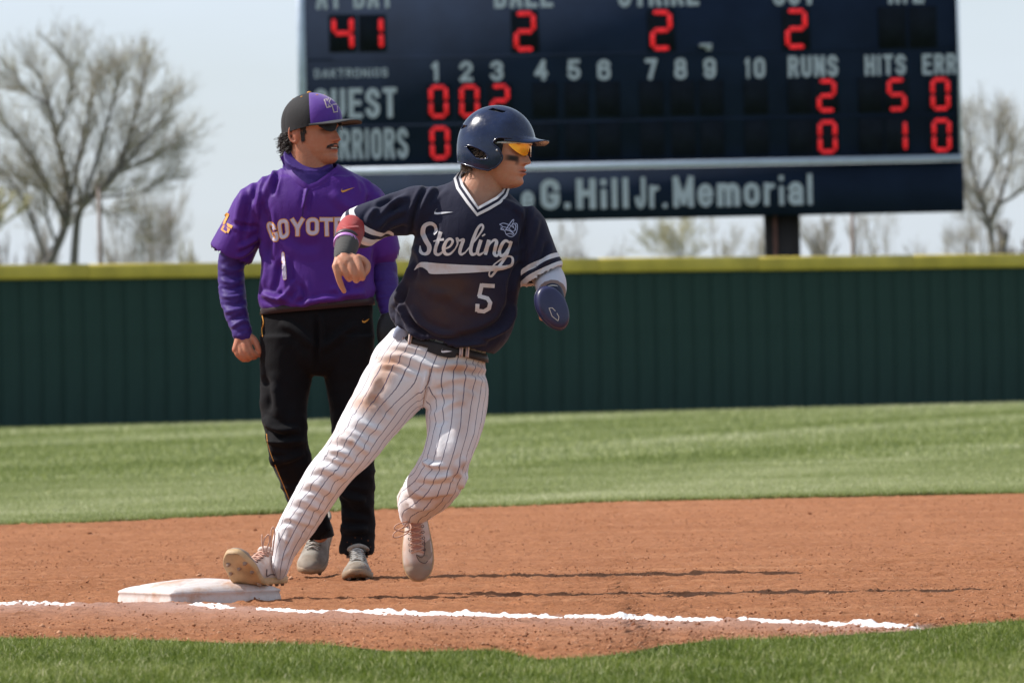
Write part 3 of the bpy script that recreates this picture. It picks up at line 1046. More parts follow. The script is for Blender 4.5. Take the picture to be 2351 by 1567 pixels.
def make_tree(name, base, H, label, seed, spread=0.5, trunks=((0, 0),), rad=0.2, depth=6, green=0.3, lean=(0, 0), twig=1.0, first=0.2, group=None, up=0.55, xr=None, skel=None):
    """a bare spring tree: forked limbs as tubes (trunk), fine twigs and buds as the crown"""
    r = random.Random(seed)
    limbs, tw = [], []
    base = Vector(base)

    def grow(p, d, L, R, lev):
        n = 3
        pts, rr = [p.copy()], [R]
        for i in range(n):
            d = (d + Vector((r.gauss(0, .09), r.gauss(0, .09), r.gauss(0.02, .06)))).normalized()
            p = p + d * (L / n)
            pts.append(p.copy())
            rr.append(R * (1 - 0.38 * (i + 1) / n))
        if lev <= 3:
            limbs.append(tube(pts, rr, 7 if lev < 2 else 5, cap=False))
        else:
            tw.append((pts, rr))
        if lev >= depth:
            return
        nb = r.choice((2, 3)) if lev < 2 else r.choice((3, 4)) if lev < 4 else 4
        for b in range(nb):
            ang = r.uniform(0.18, 0.48) if b else r.uniform(0.04, 0.2)
            az = r.uniform(0, 2 * math.pi)
            o = d.orthogonal().normalized()
            o.rotate(Matrix.Rotation(az, 3, d))
            nd = (d * math.cos(ang) + o * math.sin(ang) * (0.7 + spread))
            nd = (nd + Vector((0, 0, up * (0.16 + 0.07 * lev)))).normalized()
            st = pts[-1] if b == 0 else pts[r.choice((1, 2, 3))]
            grow(st.copy(), nd, L * r.uniform(0.60, 0.86), rr[-1] * r.uniform(0.62, 0.85), lev + 1)
    if skel:
        # main limbs laid out one by one; twigs fork off along them
        for (pts, r0, r1) in skel:
            oy = r.uniform(-0.2, 0.2)
            q = [P(a_, b_, base.y) for a_, b_ in pts]
            q = [Vector(v) for v in catmull([list(v) for v in q], 4)]
            dep, L_ = 0.0, len(q)
            dr = r.uniform(-0.9, 0.9)
            for i_, v in enumerate(q):
                v.y += dr * (i_ / L_) + oy * 0.3
            rr_ = [r0 + (r1 - r0) * (i_ / (L_ - 1)) for i_ in range(L_)]
            limbs.append(tube(q, rr_, 8, cap=False))
            for i_ in range(L_ // 4, L_):
                d_ = (q[min(i_ + 1, L_ - 1)] - q[i_ - 1]).normalized()
                for _k in range(3 if i_ < L_ - 2 else 5):
                    o_ = d_.orthogonal().normalized()
                    o_.rotate(Matrix.Rotation(r.uniform(0, 6.28), 3, d_))
                    an = r.uniform(0.25, 0.8)
                    nd = (d_ * math.cos(an) + o_ * math.sin(an) + Vector((0, 0, 0.12))).normalized()
                    grow(q[i_].copy(), nd, r.uniform(0.28, 0.58), rr_[i_] * 0.42 + 0.004, 4)
    for (dx, tilt) in ([] if skel else trunks):
        grow(base + Vector((dx, r.uniform(-.3, .3), -0.1)), Vector((tilt + lean[0], r.uniform(-0.15, 0.15), 1)).normalized(), H * first, rad * r.uniform(0.8, 1.1), 0)
    root = empty(name, tuple(base), label=label, category='tree')
    if group:
        root['group'] = group
    V, F = join(limbs)
    # scale to the wanted height
    allz = max([q.z for pts, _ in tw for q in pts] + [V[:, 2].max()])
    k = 1.0 if skel else H / max(0.1, (allz - base.z))
    tx = np.array([q.x for pts, _ in tw for q in pts])
    lo, hi = np.percentile(tx, 1.5), np.percentile(tx, 98.5)
    if xr:
        x0, x1 = P(xr[0], 500, base.y).x, P(xr[1], 500, base.y).x
        fx = lambda a: x0 + (a - lo) / (hi - lo) * (x1 - x0)
    else:
        fx = lambda a: (a - base.x) * k + base.x
    sc = lambda A: np.column_stack([fx(A[:, 0]), (A[:, 1] - base.y) * k + base.y, (A[:, 2] - base.z) * k + base.z])
    add('trunk', np_mesh('trunk', sc(V), F, smooth=True), bark, root)
    # twigs as slim three-sided spikes
    VV, FF, TT, c = [], [], [], 0
    for pts, rr in tw:
        t = min(1, max(0, r.gauss(green, 0.25)))
        for i in range(3):
            a, b = pts[i], pts[i + 1]
            d = (b - a)
            o = d.orthogonal().normalized()
            q = d.cross(o).normalized()
            ra, rb = max(rr[i] * 0.8, 0.0042) * twig, max(rr[i + 1] * 0.6, 0.0032) * twig
            for (pp, rd) in ((a, ra), (b, rb)):
                for th in (0, 2.094, 4.189):
                    VV.append(pp + (o * math.cos(th) + q * math.sin(th)) * rd)
            for e in range(3):
                FF.append([c + e, c + (e + 1) % 3, c + 3 + (e + 1) % 3, c + 3 + e])
            c += 6
            TT += [t] * 6
    VV = np.array([list(v) for v in VV])
    add('crown', np_mesh('crown', sc(VV), np.array(FF), {'tone': TT}), twigm, root)
    return root


SK_LEFT = [([(92, 640), (118, 590), (145, 530), (156, 470), (150, 400), (126, 310), (112, 240), (85, 165)], 0.115, 0.022), ([(148, 500), (120, 450), (90, 400), (62, 340), (22, 290)], 0.060, 0.018),
           ([(105, 610), (85, 540), (60, 470), (20, 410), (-20, 380)], 0.055, 0.018), ([(156, 470), (175, 390), (190, 310), (205, 230), (215, 185)], 0.055, 0.018), ([(128, 320), (150, 260), (165, 190), (160, 150)], 0.040, 0.014),
           ([(168, 640), (172, 560), (180, 490), (205, 450), (245, 420), (285, 350), (300, 290), (320, 220), (325, 180)], 0.095, 0.020), ([(245, 420), (300, 360), (345, 310), (385, 250)], 0.050, 0.016), ([(262, 395), (320, 372), (365, 350), (395, 330)], 0.040, 0.014),
           ([(190, 470), (215, 390), (240, 310), (262, 230), (270, 190)], 0.055, 0.016), ([(210, 455), (270, 450), (330, 440), (380, 410)], 0.035, 0.012), ([(130, 560), (110, 500), (100, 440), (55, 420)], 0.040, 0.014), ([(205, 450), (225, 480), (280, 500), (320, 540)], 0.025, 0.010), ([(112, 240), (70, 215), (45, 200)], 0.03, 0.012)]
SK_RIGHT = [([(2275, 640), (2278, 560), (2262, 490), (2240, 420), (2228, 350), (2222, 300)], 0.085, 0.016), ([(2268, 520), (2300, 450), (2320, 380), (2335, 320)], 0.06, 0.014), ([(2250, 450), (2280, 390), (2290, 330), (2288, 290)], 0.045, 0.012), ([(2290, 470), (2340, 440), (2370, 380)], 0.045, 0.012), ([(2262, 490), (2235, 470), (2215, 420)], 0.035, 0.012)]


def tree_at(name, px, py_top, D, label, seed, **kw):
    g = P(px, 900, D)
    top = P(px, py_top, D)
    return make_tree(name, (g.x, D, 0), top.z, label, seed, **kw)


tree_at('bare_tree', 150, 112, 150, 'tall bare spreading tree with forked trunk and olive buds, left of the scoreboard', 12, trunks=((-0.1, -0.55), (0.2, -0.1), (0.5, 0.35), (0.9, 0.85)), rad=0.17, depth=6, spread=0.95, green=0.45, first=0.27, up=0.2, skel=SK_LEFT)
tree_at('bare_tree', -60, 300, 148, 'bare tree cut by the left picture edge with dense olive lower twigs', 5, rad=0.15, depth=6, spread=0.6, twig=1.7, green=0.85, xr=(-260, 36))
tree_at('bare_tree', 330, 385, 175, 'thin pale bare tree behind the tall spreading tree', 23, rad=0.07, depth=6, spread=0.65, twig=0.8, green=0.15, trunks=((0, 0.1), (0.4, 0.3)), xr=(235, 425))
tree_at('bare_shrub', 432, 528, 165, 'small rounded budding shrub above the yellow rail near the purple sleeve', 31, rad=0.06, depth=6, spread=0.5, twig=1.2, green=0.8, first=0.16, trunks=((0, 0), (0.1, 0.3), (-0.1, -0.3)), xr=(372, 498))
tree_at('bare_tree', 2290, 258, 160, 'bare tree at the right picture edge beside the scoreboard', 44, rad=0.10, depth=6, spread=0.9, twig=0.9, green=0.35, up=0.2, skel=SK_RIGHT)
tree_at('bare_tree', 2115, 400, 168, 'wide forked bare tree below the right corner of the scoreboard', 51, rad=0.13, depth=6, spread=1.0, green=0.3, up=0.1, trunks=((-0.1, -0.6), (0.3, 0.65)), xr=(1980, 2280))
tree_at('bare_tree', 1690, 430, 170, 'bare tree left of the dark scoreboard post', 63, rad=0.12, depth=6, spread=0.8, green=0.4, xr=(1600, 1790))
tree_at('bare_tree', 1560, 450, 185, 'pale yellowish budding tree under the memorial lettering', 66, rad=0.09, depth=6, spread=0.9, green=0.95, xr=(1475, 1640))
tree_at('bare_tree', 1330, 480, 190, 'low grey bare tree just right of the runner above the wall', 71, rad=0.08, depth=6, spread=0.9, green=0.2, xr=(1235, 1420))
tree_at('bare_tree', 1900, 440, 178, 'grey bare tree right of the dark scoreboard post', 77, rad=0.12, depth=6, spread=0.8, twig=1.1, green=0.2, xr=(1825, 2010))
tree_at('bare_tree', 960, 470, 182, 'bare tree seen between the two players above the wall', 79, rad=0.12, depth=6, spread=0.8, green=0.4, xr=(860, 1050))
tree_at('bare_shrub', 2330, 480, 155, 'dark dense shrub at the right picture edge above the rail', 83, rad=0.06, depth=6, spread=0.6, twig=2.0, green=0.05, first=0.14, trunks=((0, 0), (0.2, 0.2)), xr=(2270, 2380))
tree_at('bare_shrub', 35, 500, 160, 'low grey brushwood at the foot of the tall left tree', 87, rad=0.05, depth=6, spread=0.8, green=0.2, first=0.14, trunks=((0, 0), (0.5, 0.3), (-0.5, -0.3)), xr=(-40, 130))

polem = plain('pole_steel', (0.22, 0.17, 0.15), 0.7, 0.1, 2.0)


def pole(px, D, py_top, r, label):
    x = P(px, 560, D).x
    z = P(px, py_top, D).z
    V, F = join([tube([(x, D, 0), (x, D, z * 0.6), (x, D, z)], [r, r * 0.9, r * 0.8], 10), tube([(x, D, z), (x, D, z + r)], [r * 1.2, r * 0.6], 10)])
    add('net_pole', np_mesh('net_pole', V, F), polem, None, label=label, category='pole')


pole(230, 135, 430, 0.05, 'slim grey pole standing behind the wall under the tall left tree')
pole(1958, 132, 470, 0.045, 'slim rust brown pole behind the wall right of the scoreboard post')

# distant fringe of brushwood along the horizon
def build_fringe():
    N = 30000
    x = rng.uniform(-26, 26, N)
    y = 200 + rng.uniform(0, 20, N)
    env = 2.7 + 1.3 * vnoise(np.column_stack([x, x * 0]), 0.35, 7, 4) + 0.5 * vnoise(np.column_stack([x, x * 0]), 2.0, 9, 2)
    z0 = rng.uniform(0, 0.8, N) * env
    L = rng.uniform(0.2, 0.7, N)
    ln = rng.normal(0, 0.35, N)
    w = rng.uniform(0.010, 0.022, N)
    V = np.stack([np.stack([x - w, y, z0], -1), np.stack([x + w, y, z0], -1), np.stack([x + ln * L, y + 0.1, z0 + L], -1)], 1)
    F = np.arange(N * 3).reshape(-1, 3)
    add('distant_brushwood', np_mesh('distant_brushwood', V.reshape(-1, 3), F, {'tone': np.repeat(np.clip(0.35 + 0.3 * vnoise(np.column_stack([x, x * 0]), 0.5, 3, 2), 0, 1), 3)}), twigm, kind='stuff')


build_fringe()
# ================================================================== BODY TOOLS
YAX = Vector((0, 1, 0))
FOLD_GAIN = 1.55


def expand(st, n=5):
    st = [list(s) + [None] * (6 - len(s)) for s in st]
    num = np.array([[float(v) for v in s[:5]] for s in st])
    out = np.array(catmull(list(num), n))
    angs = [s[5] for s in st]
    A = np.full(len(out), np.nan)
    if all(a is not None for a in angs):
        A = np.interp(np.linspace(0, len(st) - 1, len(out)), np.arange(len(st)), angs)
    out[:, 3:5] = np.maximum(out[:, 3:5], 0.002 if False else 1e-4)
    return out, A


def frames(st, D0, n=5):
    """centres, in-picture axis A, depth axis B and half widths in metres along a limb given in photo pixels"""
    S_, ang = expand(st, n)
    C = [P(s[0], s[1], D0 + s[2]) for s in S_]
    out = []
    pA = pB = None
    N = len(C)
    for i in range(N):
        T = (C[min(i + 1, N - 1)] - C[max(i - 1, 0)])
        T = T.normalized() if T.length > 1e-7 else Vector((0, 0, 1))
        if not np.isnan(ang[i]):
            a = math.radians(ang[i])
            A = _r * math.cos(a) + _u * math.sin(a)
        else:
            A = T.cross(YAX)
            A = A.normalized() if A.length > 0.12 else (pA - T * pA.dot(T)).normalized()
        if pA is not None and A.dot(pA) < 0:
            A = -A
        B = T.cross(A)
        if B.length < 0.2:
            B = YAX.copy()
        B = B.normalized()
        if B.y < 0 and pB is None:
            B = -B
        if pB is not None and B.dot(pB) < 0:
            B = -B
        pA, pB = A, B
        out.append((C[i], A, B, S_[i][3] * (D0 + S_[i][2]) / FPX, S_[i][4]))
    return out


def loft(st, D0, seg=32, n=5, sup=2.0, fr=None):
    fr = fr or frames(st, D0, n)
    V = []
    for (C, A, B, w, h) in fr:
        for k in range(seg):
            th = 2 * math.pi * k / seg
            c, s = math.cos(th), math.sin(th)
            c = math.copysign(abs(c) ** (2 / sup), c)
            s = math.copysign(abs(s) ** (2 / sup), s)
            V.append(C + A * (w * c) + B * (h * s))
    N = len(fr)
    V = np.array([list(v) for v in V])
    q = np.array([[i * seg + k, i * seg + (k + 1) % seg, (i + 1) * seg + (k + 1) % seg, (i + 1) * seg + k] for i in range(N - 1) for k in range(seg)])
    c0, c1 = len(V), len(V) + 1
    V = np.vstack([V, np.array(fr[0][0])[None], np.array(fr[-1][0])[None]])
    t = np.array([[c0, (k + 1) % seg, k] for k in range(seg)] + [[c1, (N - 1) * seg + k, (N - 1) * seg + (k + 1) % seg] for k in range(seg)])
    return V, [q, t]


def ball(c, r, seg=16, M=None):
    V, F = [], []
    n = seg // 2
    r = Vector(r) if hasattr(r, '__len__') else Vector((r, r, r))
    for i in range(n + 1):
        ph = math.pi * i / n
        for k in range(seg):
            th = 2 * math.pi * k / seg
            v = Vector((r.x * math.sin(ph) * math.cos(th), r.y * math.sin(ph) * math.sin(th), r.z * math.cos(ph)))
            if M is not None:
                v = M @ v
            V.append(list(Vector(c) + v))
    F = [[i * seg + k, i * seg + (k + 1) % seg, (i + 1) * seg + (k + 1) % seg, (i + 1) * seg + k] for i in range(n) for k in range(seg)]
    return np.array(V), [np.array(F)]


def chain(pts, rad, seg=12, n=4):
    """tapered rounded tube through 3-D points (x, y, z) with ball ends"""
    pts = [list(p) for p in pts]
    rad = list(rad) if hasattr(rad, '__len__') else [rad] * len(pts)
    q = np.array(catmull([p + [r] for p, r in zip(pts, rad)], n)) if len(pts) > 1 else np.array([pts[0] + [rad[0]]])
    parts = [tube(q[:, :3], list(q[:, 3]), seg)]
    parts.append(ball(q[0, :3], q[0, 3], seg))
    parts.append(ball(q[-1, :3], q[-1, 3], seg))
    return parts


def pchain(D0, rows, seg=12, n=4):
    """chain given as (px, py, dz, radius in px)"""
    return chain([P(x, y, D0 + dz) for x, y, dz, r in rows], [r * (D0 + dz) / FPX for x, y, dz, r in rows], seg, n)


def fuse(parts, voxel, smooth=3, lam=0.55):
    V, F = join(parts)
    me = np_mesh('tmp', V, F)
    o = bpy.data.objects.new('tmp', me)
    COL.objects.link(o)
    m = o.modifiers.new('r', 'REMESH')
    m.mode = 'VOXEL'
    m.voxel_size = voxel
    m.adaptivity = 0
    dg = bpy.context.evaluated_depsgraph_get()
    em = bpy.data.meshes.new_from_object(o.evaluated_get(dg))
    n = len(em.vertices)
    co = np.empty(n * 3)
    em.vertices.foreach_get('co', co)
    lt = np.empty(len(em.polygons), dtype=np.int32)
    em.polygons.foreach_get('loop_total', lt)
    li = np.empty(len(em.loops), dtype=np.int32)
    em.loops.foreach_get('vertex_index', li)
    bpy.data.objects.remove(o)
    assert (lt == 4).all()
    Q = li.reshape(-1, 4)
    V = co.reshape(-1, 3)
    for i in range(smooth):
        V = laplace(V, Q, lam)
        V = laplace(V, Q, -lam * 1.03) if i < smooth - 1 else V
    bpy.data.meshes.remove(em)
    return V, Q


def laplace(V, Q, lam, mask=None):
    n = len(V)
    E = np.concatenate([Q[:, [0, 1]], Q[:, [1, 2]], Q[:, [2, 3]], Q[:, [3, 0]]])
    deg = np.bincount(E[:, 0], minlength=n).astype(float)
    out = np.empty_like(V)
    for k in range(3):
        out[:, k] = np.bincount(E[:, 0], weights=V[E[:, 1], k], minlength=n)
    # quads meet both ways round: use the reverse edges too
    for k in range(3):
        out[:, k] += np.bincount(E[:, 1], weights=V[E[:, 0], k], minlength=n)
    deg += np.bincount(E[:, 1], minlength=n)
    d = out / np.maximum(deg, 1)[:, None] - V
    if mask is not None:
        d *= mask[:, None]
    return V + lam * d


def normals(V, Q):
    a, b = V[Q[:, 2]] - V[Q[:, 0]], V[Q[:, 3]] - V[Q[:, 1]]
    fn = np.cross(a, b)
    N = np.zeros_like(V)
    for c in range(4):
        for k in range(3):
            N[:, k] += np.bincount(Q[:, c], weights=fn[:, k], minlength=len(V))
    return N / (np.linalg.norm(N, axis=1)[:, None] + 1e-12)


def seg_dist(x, y, pts):
    """distance (px) to a polyline and the position 0..1 along it"""
    p = np.array(pts, dtype=float)
    L = np.concatenate([[0], np.cumsum(np.linalg.norm(np.diff(p, axis=0), axis=1))])
    best = np.full(len(x), 1e9)
    t = np.zeros(len(x))
    side = np.zeros(len(x))
    for i in range(len(p) - 1):
        d = p[i + 1] - p[i]
        l2 = d @ d
        k = np.clip(((x - p[i, 0]) * d[0] + (y - p[i, 1]) * d[1]) / l2, 0, 1)
        ex, ey = x - (p[i, 0] + k * d[0]), y - (p[i, 1] + k * d[1])
        r = np.hypot(ex, ey)
        m = r < best
        best[m] = r[m]
        t[m] = ((L[i] + k * math.sqrt(l2)) / L[-1])[m]
        side[m] = np.sign(d[0] * ey - d[1] * ex)[m]
    return best, t, side


def sculpt(V, Q, folds, front=True):
    """folds: (polyline in photo px, width px, height m[, sharp side]); pushes ridges up (or grooves down) along the normal"""
    x, y = to_px(V)
    N = normals(V, Q)
    mask = np.clip(-N[:, 1] * 2.5 + 0.35, 0, 1) if front else np.ones(len(V))
    D = np.zeros(len(V))
    for f in folds:
        pts, w, h = f[0], f[1], f[2]
        asym = f[3] if len(f) > 3 else 0
        if len(pts) > 2:
            pts = [tuple(p) for p in catmull(pts, 4)]
        P_ = np.array(pts)
        near = (x > P_[:, 0].min() - 3 * w) & (x < P_[:, 0].max() + 3 * w) & (y > P_[:, 1].min() - 3 * w) & (y < P_[:, 1].max() + 3 * w)
        if not near.any():
            continue
        d, t, s = seg_dist(x[near], y[near], pts)
        ww = w * (1 + asym * s)
        taper = np.clip(np.minimum(t, 1 - t) / 0.22, 0, 1) ** 0.7
        D[near] += h * taper * (np.exp(-(d / ww) ** 2) - 0.35 * np.exp(-((d - 1.9 * w) / (0.9 * w)) ** 2))
    return V + N * (D * mask * FOLD_GAIN)[:, None]


def axis_coords(V, fr):
    """along (0..1), angle round the axis (0 = towards the camera), distance in ring units, for the nearest ring"""
    C = np.array([list(f[0]) for f in fr])
    A = np.array([list(f[1]) for f in fr])
    B = np.array([list(f[2]) for f in fr])
    W = np.array([[f[3], f[4]] for f in fr])
    seg = C[1:] - C[:-1]
    l2 = (seg ** 2).sum(1) + 1e-12
    best = np.full(len(V), 1e9)
    T = np.zeros(len(V))
    for i in range(len(seg)):
        k = np.clip(((V - C[i]) @ seg[i]) / l2[i], 0, 1)
        r = np.linalg.norm(V - (C[i] + k[:, None] * seg[i]), axis=1) / (0.5 * (W[i, 0] + W[i, 1]))
        m = r < best
        best[m] = r[m]
        T[m] = i + k[m]
    i0 = np.minimum(T.astype(int), len(C) - 2)
    f = (T - i0)[:, None]
    c = C[i0] * (1 - f) + C[i0 + 1] * f
    a = A[i0] * (1 - f) + A[i0 + 1] * f
    b = B[i0] * (1 - f) + B[i0 + 1] * f
    w = W[i0] * (1 - f) + W[i0 + 1] * f
    dx, dy = ((V - c) * a).sum(1), ((V - c) * b).sum(1)
    th = np.arctan2(dx / w[:, 0], -dy / w[:, 1])
    L = np.concatenate([[0], np.cumsum(np.sqrt(l2))])
    s = L[i0] + f[:, 0] * (L[i0 + 1] - L[i0])
    return s, th, best, w.mean(1)


def bvh_of(V, Q):
    return BVHTree.FromPolygons([tuple(v) for v in V], [tuple(int(i) for i in q) for q in Q])


CAMP = Vector((0, 0, CAMH))


def project(grid, bvh, off=0.0015, far=60.0, keep=None):
    """lay a grid of photo-pixel points (r, c, 2) on a surface; returns world points (r, c, 3)"""
    r, c = grid.shape[:2]
    out = np.zeros((r, c, 3))
    last = keep
    miss = []
    for i in range(r):
        for j in range(c):
            d = (P(grid[i, j, 0], grid[i, j, 1], 22.0) - CAMP).normalized()
            h = bvh.ray_cast(CAMP, d, far)
            if h[0] is None:
                miss.append((i, j))
                continue
            n = h[1]
            p = h[0] - d * off if abs(n.dot(d)) < 0.3 else h[0] + n * (off if n.dot(d) < 0 else -off)
            out[i, j] = p
            last = (p - CAMP).length
    if miss:
        good = [(i, j) for i in range(r) for j in range(c) if (i, j) not in set(miss)]
        for (i, j) in miss:
            if good:
                g = min(good, key=lambda q: (q[0] - i) ** 2 + (q[1] - j) ** 2)
                dist = np.linalg.norm(out[g] - np.array(CAMP))
            else:
                dist = last or 22.0
            d = (P(grid[i, j, 0], grid[i, j, 1], 22.0) - CAMP).normalized()
            out[i, j] = CAMP + d * dist
    return out


def decal(name, strips, bvh, mat, parent, off=0.0014, label=None, layer0=0):
    parts = []
    for k, g in enumerate(strips):
        W = project(np.asarray(g), bvh, off + 0.00012 * ((k + layer0) % 9))
        parts.append((W.reshape(-1, 3), grid_faces(W.shape[0], W.shape[1])))
    V, F = join(parts)
    o = add(name, np_mesh(name, V, F, smooth=True), mat, parent)
    return o


def lens_strip(top, bot, n=24, m=3):
    """grid between two curves (photo px), for filled shapes such as tails and ticks"""
    a = np.array(catmull(top, 6))
    b = np.array(catmull(bot, 6))
    ta = np.linspace(0, 1, n)
    rs = lambda q: np.column_stack([np.interp(ta, np.linspace(0, 1, len(q)), q[:, k]) for k in (0, 1)])
    a, b = rs(a), rs(b)
    return np.stack([a * (1 - s) + b * s for s in np.linspace(0, 1, m + 1)], 1)


def script_stroke(pts, w, n=6, cross=2):
    q = catmull(pts, n)
    return ribbon(q, w, cross)


def skin_mat(name, base, tone2):
    m = MatB(name, base, 0.52, 0.35)
    c = m.attr('tint', 'Color')
    n = m.noise(60, 4, 0.6)
    c = m.mix(m.ramp(n, [(0.35, 0.0), (0.7, 0.5)]), c, m.mix(1.0, c, (1.0, 0.70, 0.60), 'MULTIPLY'))
    m.color(c)
    m.b.inputs['Subsurface Weight'].default_value = 0.10
    m.b.inputs['Subsurface Radius'].default_value = (0.010, 0.004, 0.002)
    m.b.inputs['Subsurface Scale'].default_value = 1.0
    m.bump(m.noise(300, 4, 0.65), 0.3, 0.0015)
    return m.m


def cloth_mat(name, color, rough=0.85, sheen=0.15, var=0.10, attrs=()):
    """knitted cloth; attrs: (attribute, colour, strength) stains or bands mixed on top"""
    m = MatB(name, color, rough, 0.25)
    n = m.noise(7, 4, 0.6)
    lo, hi = tuple(c * (1 - var) for c in color), tuple(min(1, c * (1 + var)) for c in color)
    c = m.ramp(n, [(0.3, lo), (0.7, hi)])
    for (a, col, k) in attrs:
        c = m.mix(m.math('MULTIPLY', m.attr(a), k, clamp=True), c, col)
    m.color(c)
    m.b.inputs['Sheen Weight'].default_value = sheen
    m.b.inputs['Sheen Roughness'].default_value = 0.5
    h1 = m.noise(34, 3, 0.6, None, (1, 1, 0.6), 1.4)
    crease = m.math('ABSOLUTE', m.math('SUBTRACT', h1, 0.5))
    hh = m.math('ADD', m.math('MULTIPLY', crease, -2.2), m.math('MULTIPLY', m.noise(900, 2, 0.5), 0.10))
    m.bump(hh, 0.22, 0.0035)
    m.last = c
    return m


class Pose:
    """a local frame: local (x, y, z) -> world"""
    def __init__(self, O, X, Y, Z, s=1.0):
        self.O, self.X, self.Y, self.Z, self.s = Vector(O), Vector(X).normalized(), Vector(Y).normalized(), Vector(Z).normalized(), s
        self.R = np.array([list(self.X), list(self.Y), list(self.Z)])

    def __call__(self, V):
        V = np.atleast_2d(np.asarray(V, dtype=float))
        return V @ self.R * self.s + np.array(self.O)

    def inv(self, V):
        return (np.asarray(V) - np.array(self.O)) @ self.R.T / self.s


# ---------------------------------------------------------------- head (local: x forward, y towards the person's left, z up from the chin)
def interp(z, pts):
    a = np.array(pts)
    return np.interp(z, a[:, 0], a[:, 1])


def smooth_interp(z, pts, k=0.006):
    z = np.asarray(z, dtype=float)
    return (interp(z - k, pts) + 2 * interp(z, pts) + interp(z + k, pts)) / 4


def head_shell(pose, smile=0.0, nose=1.0, mz=0.0, lip=1.0):
    nz_, nt = 92, 120
    zs = np.concatenate([np.linspace(-0.004, 0.015, 10)[:-1], np.linspace(0.015, 0.20, 66)[:-1], np.linspace(0.20, 0.2285, 18)])
    fz = [(-0.004, 0.040), (0.0, 0.066), (0.006, 0.080), (0.014, 0.087), (0.024, 0.088), (0.034, 0.0835), (0.040, 0.0845), (0.047, 0.0875), (0.053, 0.086), (0.060, 0.0885), (0.070, 0.087), (0.08, 0.0885), (0.10, 0.0885), (0.118, 0.0865), (0.124, 0.088), (0.134, 0.0945), (0.15, 0.0945), (0.17, 0.088), (0.19, 0.072), (0.21, 0.045), (0.222, 0.022), (0.2285, 0.002)]
    bz = [(-0.004, 0.010), (0.0, -0.004), (0.02, -0.020), (0.04, -0.030), (0.06, -0.050), (0.08, -0.078), (0.10, -0.090), (0.13, -0.098), (0.16, -0.097), (0.18, -0.090), (0.20, -0.072), (0.215, -0.048), (0.224, -0.024), (0.2285, -0.004)]
    wz = [(-0.004, 0.012), (0.0, 0.024), (0.01, 0.036), (0.025, 0.0475), (0.045, 0.0585), (0.065, 0.0650), (0.09, 0.0690), (0.115, 0.0715), (0.14, 0.0745), (0.165, 0.0735), (0.185, 0.066), (0.20, 0.054), (0.213, 0.038), (0.223, 0.020), (0.2285, 0.003)]
    V = []
    th = np.linspace(0, 2 * np.pi, nt, endpoint=False)
    for z in zs:
        f, b, w = smooth_interp(z, fz, 0.003), smooth_interp(z, bz), smooth_interp(z, wz)
        # widest point sits behind the middle; face narrows forwards
        c = (f + b) / 2 if z > 0.07 else (f + b) / 2 - 0.004
        hf, hb = f - c, c - b
        ct, st = np.cos(th), np.sin(th)
        pf = 1.15 if z < 0.05 else 1.0
        x = np.where(ct > 0, c + hf * np.abs(ct) ** 0.92, c - hb * np.abs(ct) ** 0.9)
        taper = 1 - 0.16 * np.clip(ct, 0, 1) ** 1.0 * np.clip((0.16 - z) / 0.1, 0, 1)
        y = w * np.sign(st) * np.abs(st) ** 0.92 * taper
        V.append(np.column_stack([x, y, np.full(nt, z)]))
    V = np.concatenate(V)
    x, y, z = V.T
    front = np.clip((x - 0.01) / 0.05, 0, 1)
    g = lambda a, b_, s1, s2: np.exp(-((y - a) / s1) ** 2 - ((z - b_) / s2) ** 2)
    d = np.zeros(len(V))
    for s in (-1, 1):
        d -= 0.0105 * g(s * 0.030, 0.1165, 0.015, 0.0105)          # eye socket
        d += 0.0045 * g(s * 0.030, 0.1165, 0.010, 0.0060)          # lids
        d += 0.0035 * g(s * 0.030, 0.1335, 0.020, 0.0065)          # brow
        d += 0.0040 * g(s * 0.046, 0.095, 0.016, 0.014)            # cheekbone
        d += 0.0095 * nose * g(s * 0.0125, 0.0775, 0.0062, 0.0062)       # wing of the nose
        d -= 0.0025 * g(s * 0.026, 0.070, 0.006, 0.018)            # fold beside the mouth
        d += 0.0030 * smile * g(s * 0.040, 0.075, 0.014, 0.014)
        d -= 0.003 * smile * g(s * 0.028, 0.055, 0.006, 0.007)
    # nose ridge
    t = np.clip((z - 0.077) / (0.121 - 0.077), 0, 1)
    ridge = np.where(z > 0.079, 0.0285 * (1 - t) ** 0.85 + 0.002 * np.sin(np.pi * t), 0.0285 * np.exp(-((z - 0.079) / 0.0062) ** 2))
    sg = 0.0084 + 0.0042 * np.exp(-((z - 0.079) / 0.011) ** 2)
    d += nose * ridge * np.exp(-(np.abs(y) / sg) ** 2.2) * (z < 0.126)
    # lips
    lipw = 0.019 + 0.005 * smile
    d += 0.0058 * lip * np.exp(-(np.abs(y) / lipw) ** 2.6) * np.exp(-((z - 0.0595 - mz) / 0.0043) ** 2)
    d += 0.0062 * lip * np.exp(-(np.abs(y) / (lipw * 0.85)) ** 2.6) * np.exp(-((z - 0.0475 - mz) / 0.0049) ** 2)
    d += 0.004 * (lip - 1) * np.exp(-(np.abs(y) / (lipw * 1.2)) ** 2) * np.exp(-((z - 0.0535 - mz) / 0.014) ** 2)
    d -= (0.0050 + 0.004 * smile) * (0.5 + 0.5 * lip) * np.exp(-(np.abs(y) / (lipw * 1.05)) ** 3) * np.exp(-((z - 0.0535 - mz) / (0.0020 + 0.0015 * smile)) ** 2)
    d += 0.0035 * g(0, 0.016, 0.014, 0.011)                         # chin
    d -= 0.0020 * g(0, 0.068, 0.0035, 0.006)                        # philtrum
    V[:, 0] += d * front
    q = np.array([[i * nt + k, i * nt + (k + 1) % nt, (i + 1) * nt + (k + 1) % nt, (i + 1) * nt + k] for i in range(len(zs) - 1) for k in range(nt)])
    n0 = len(V)
    V = np.vstack([V, [[0.02, 0, -0.004]], [[0, 0, 0.2285]]])
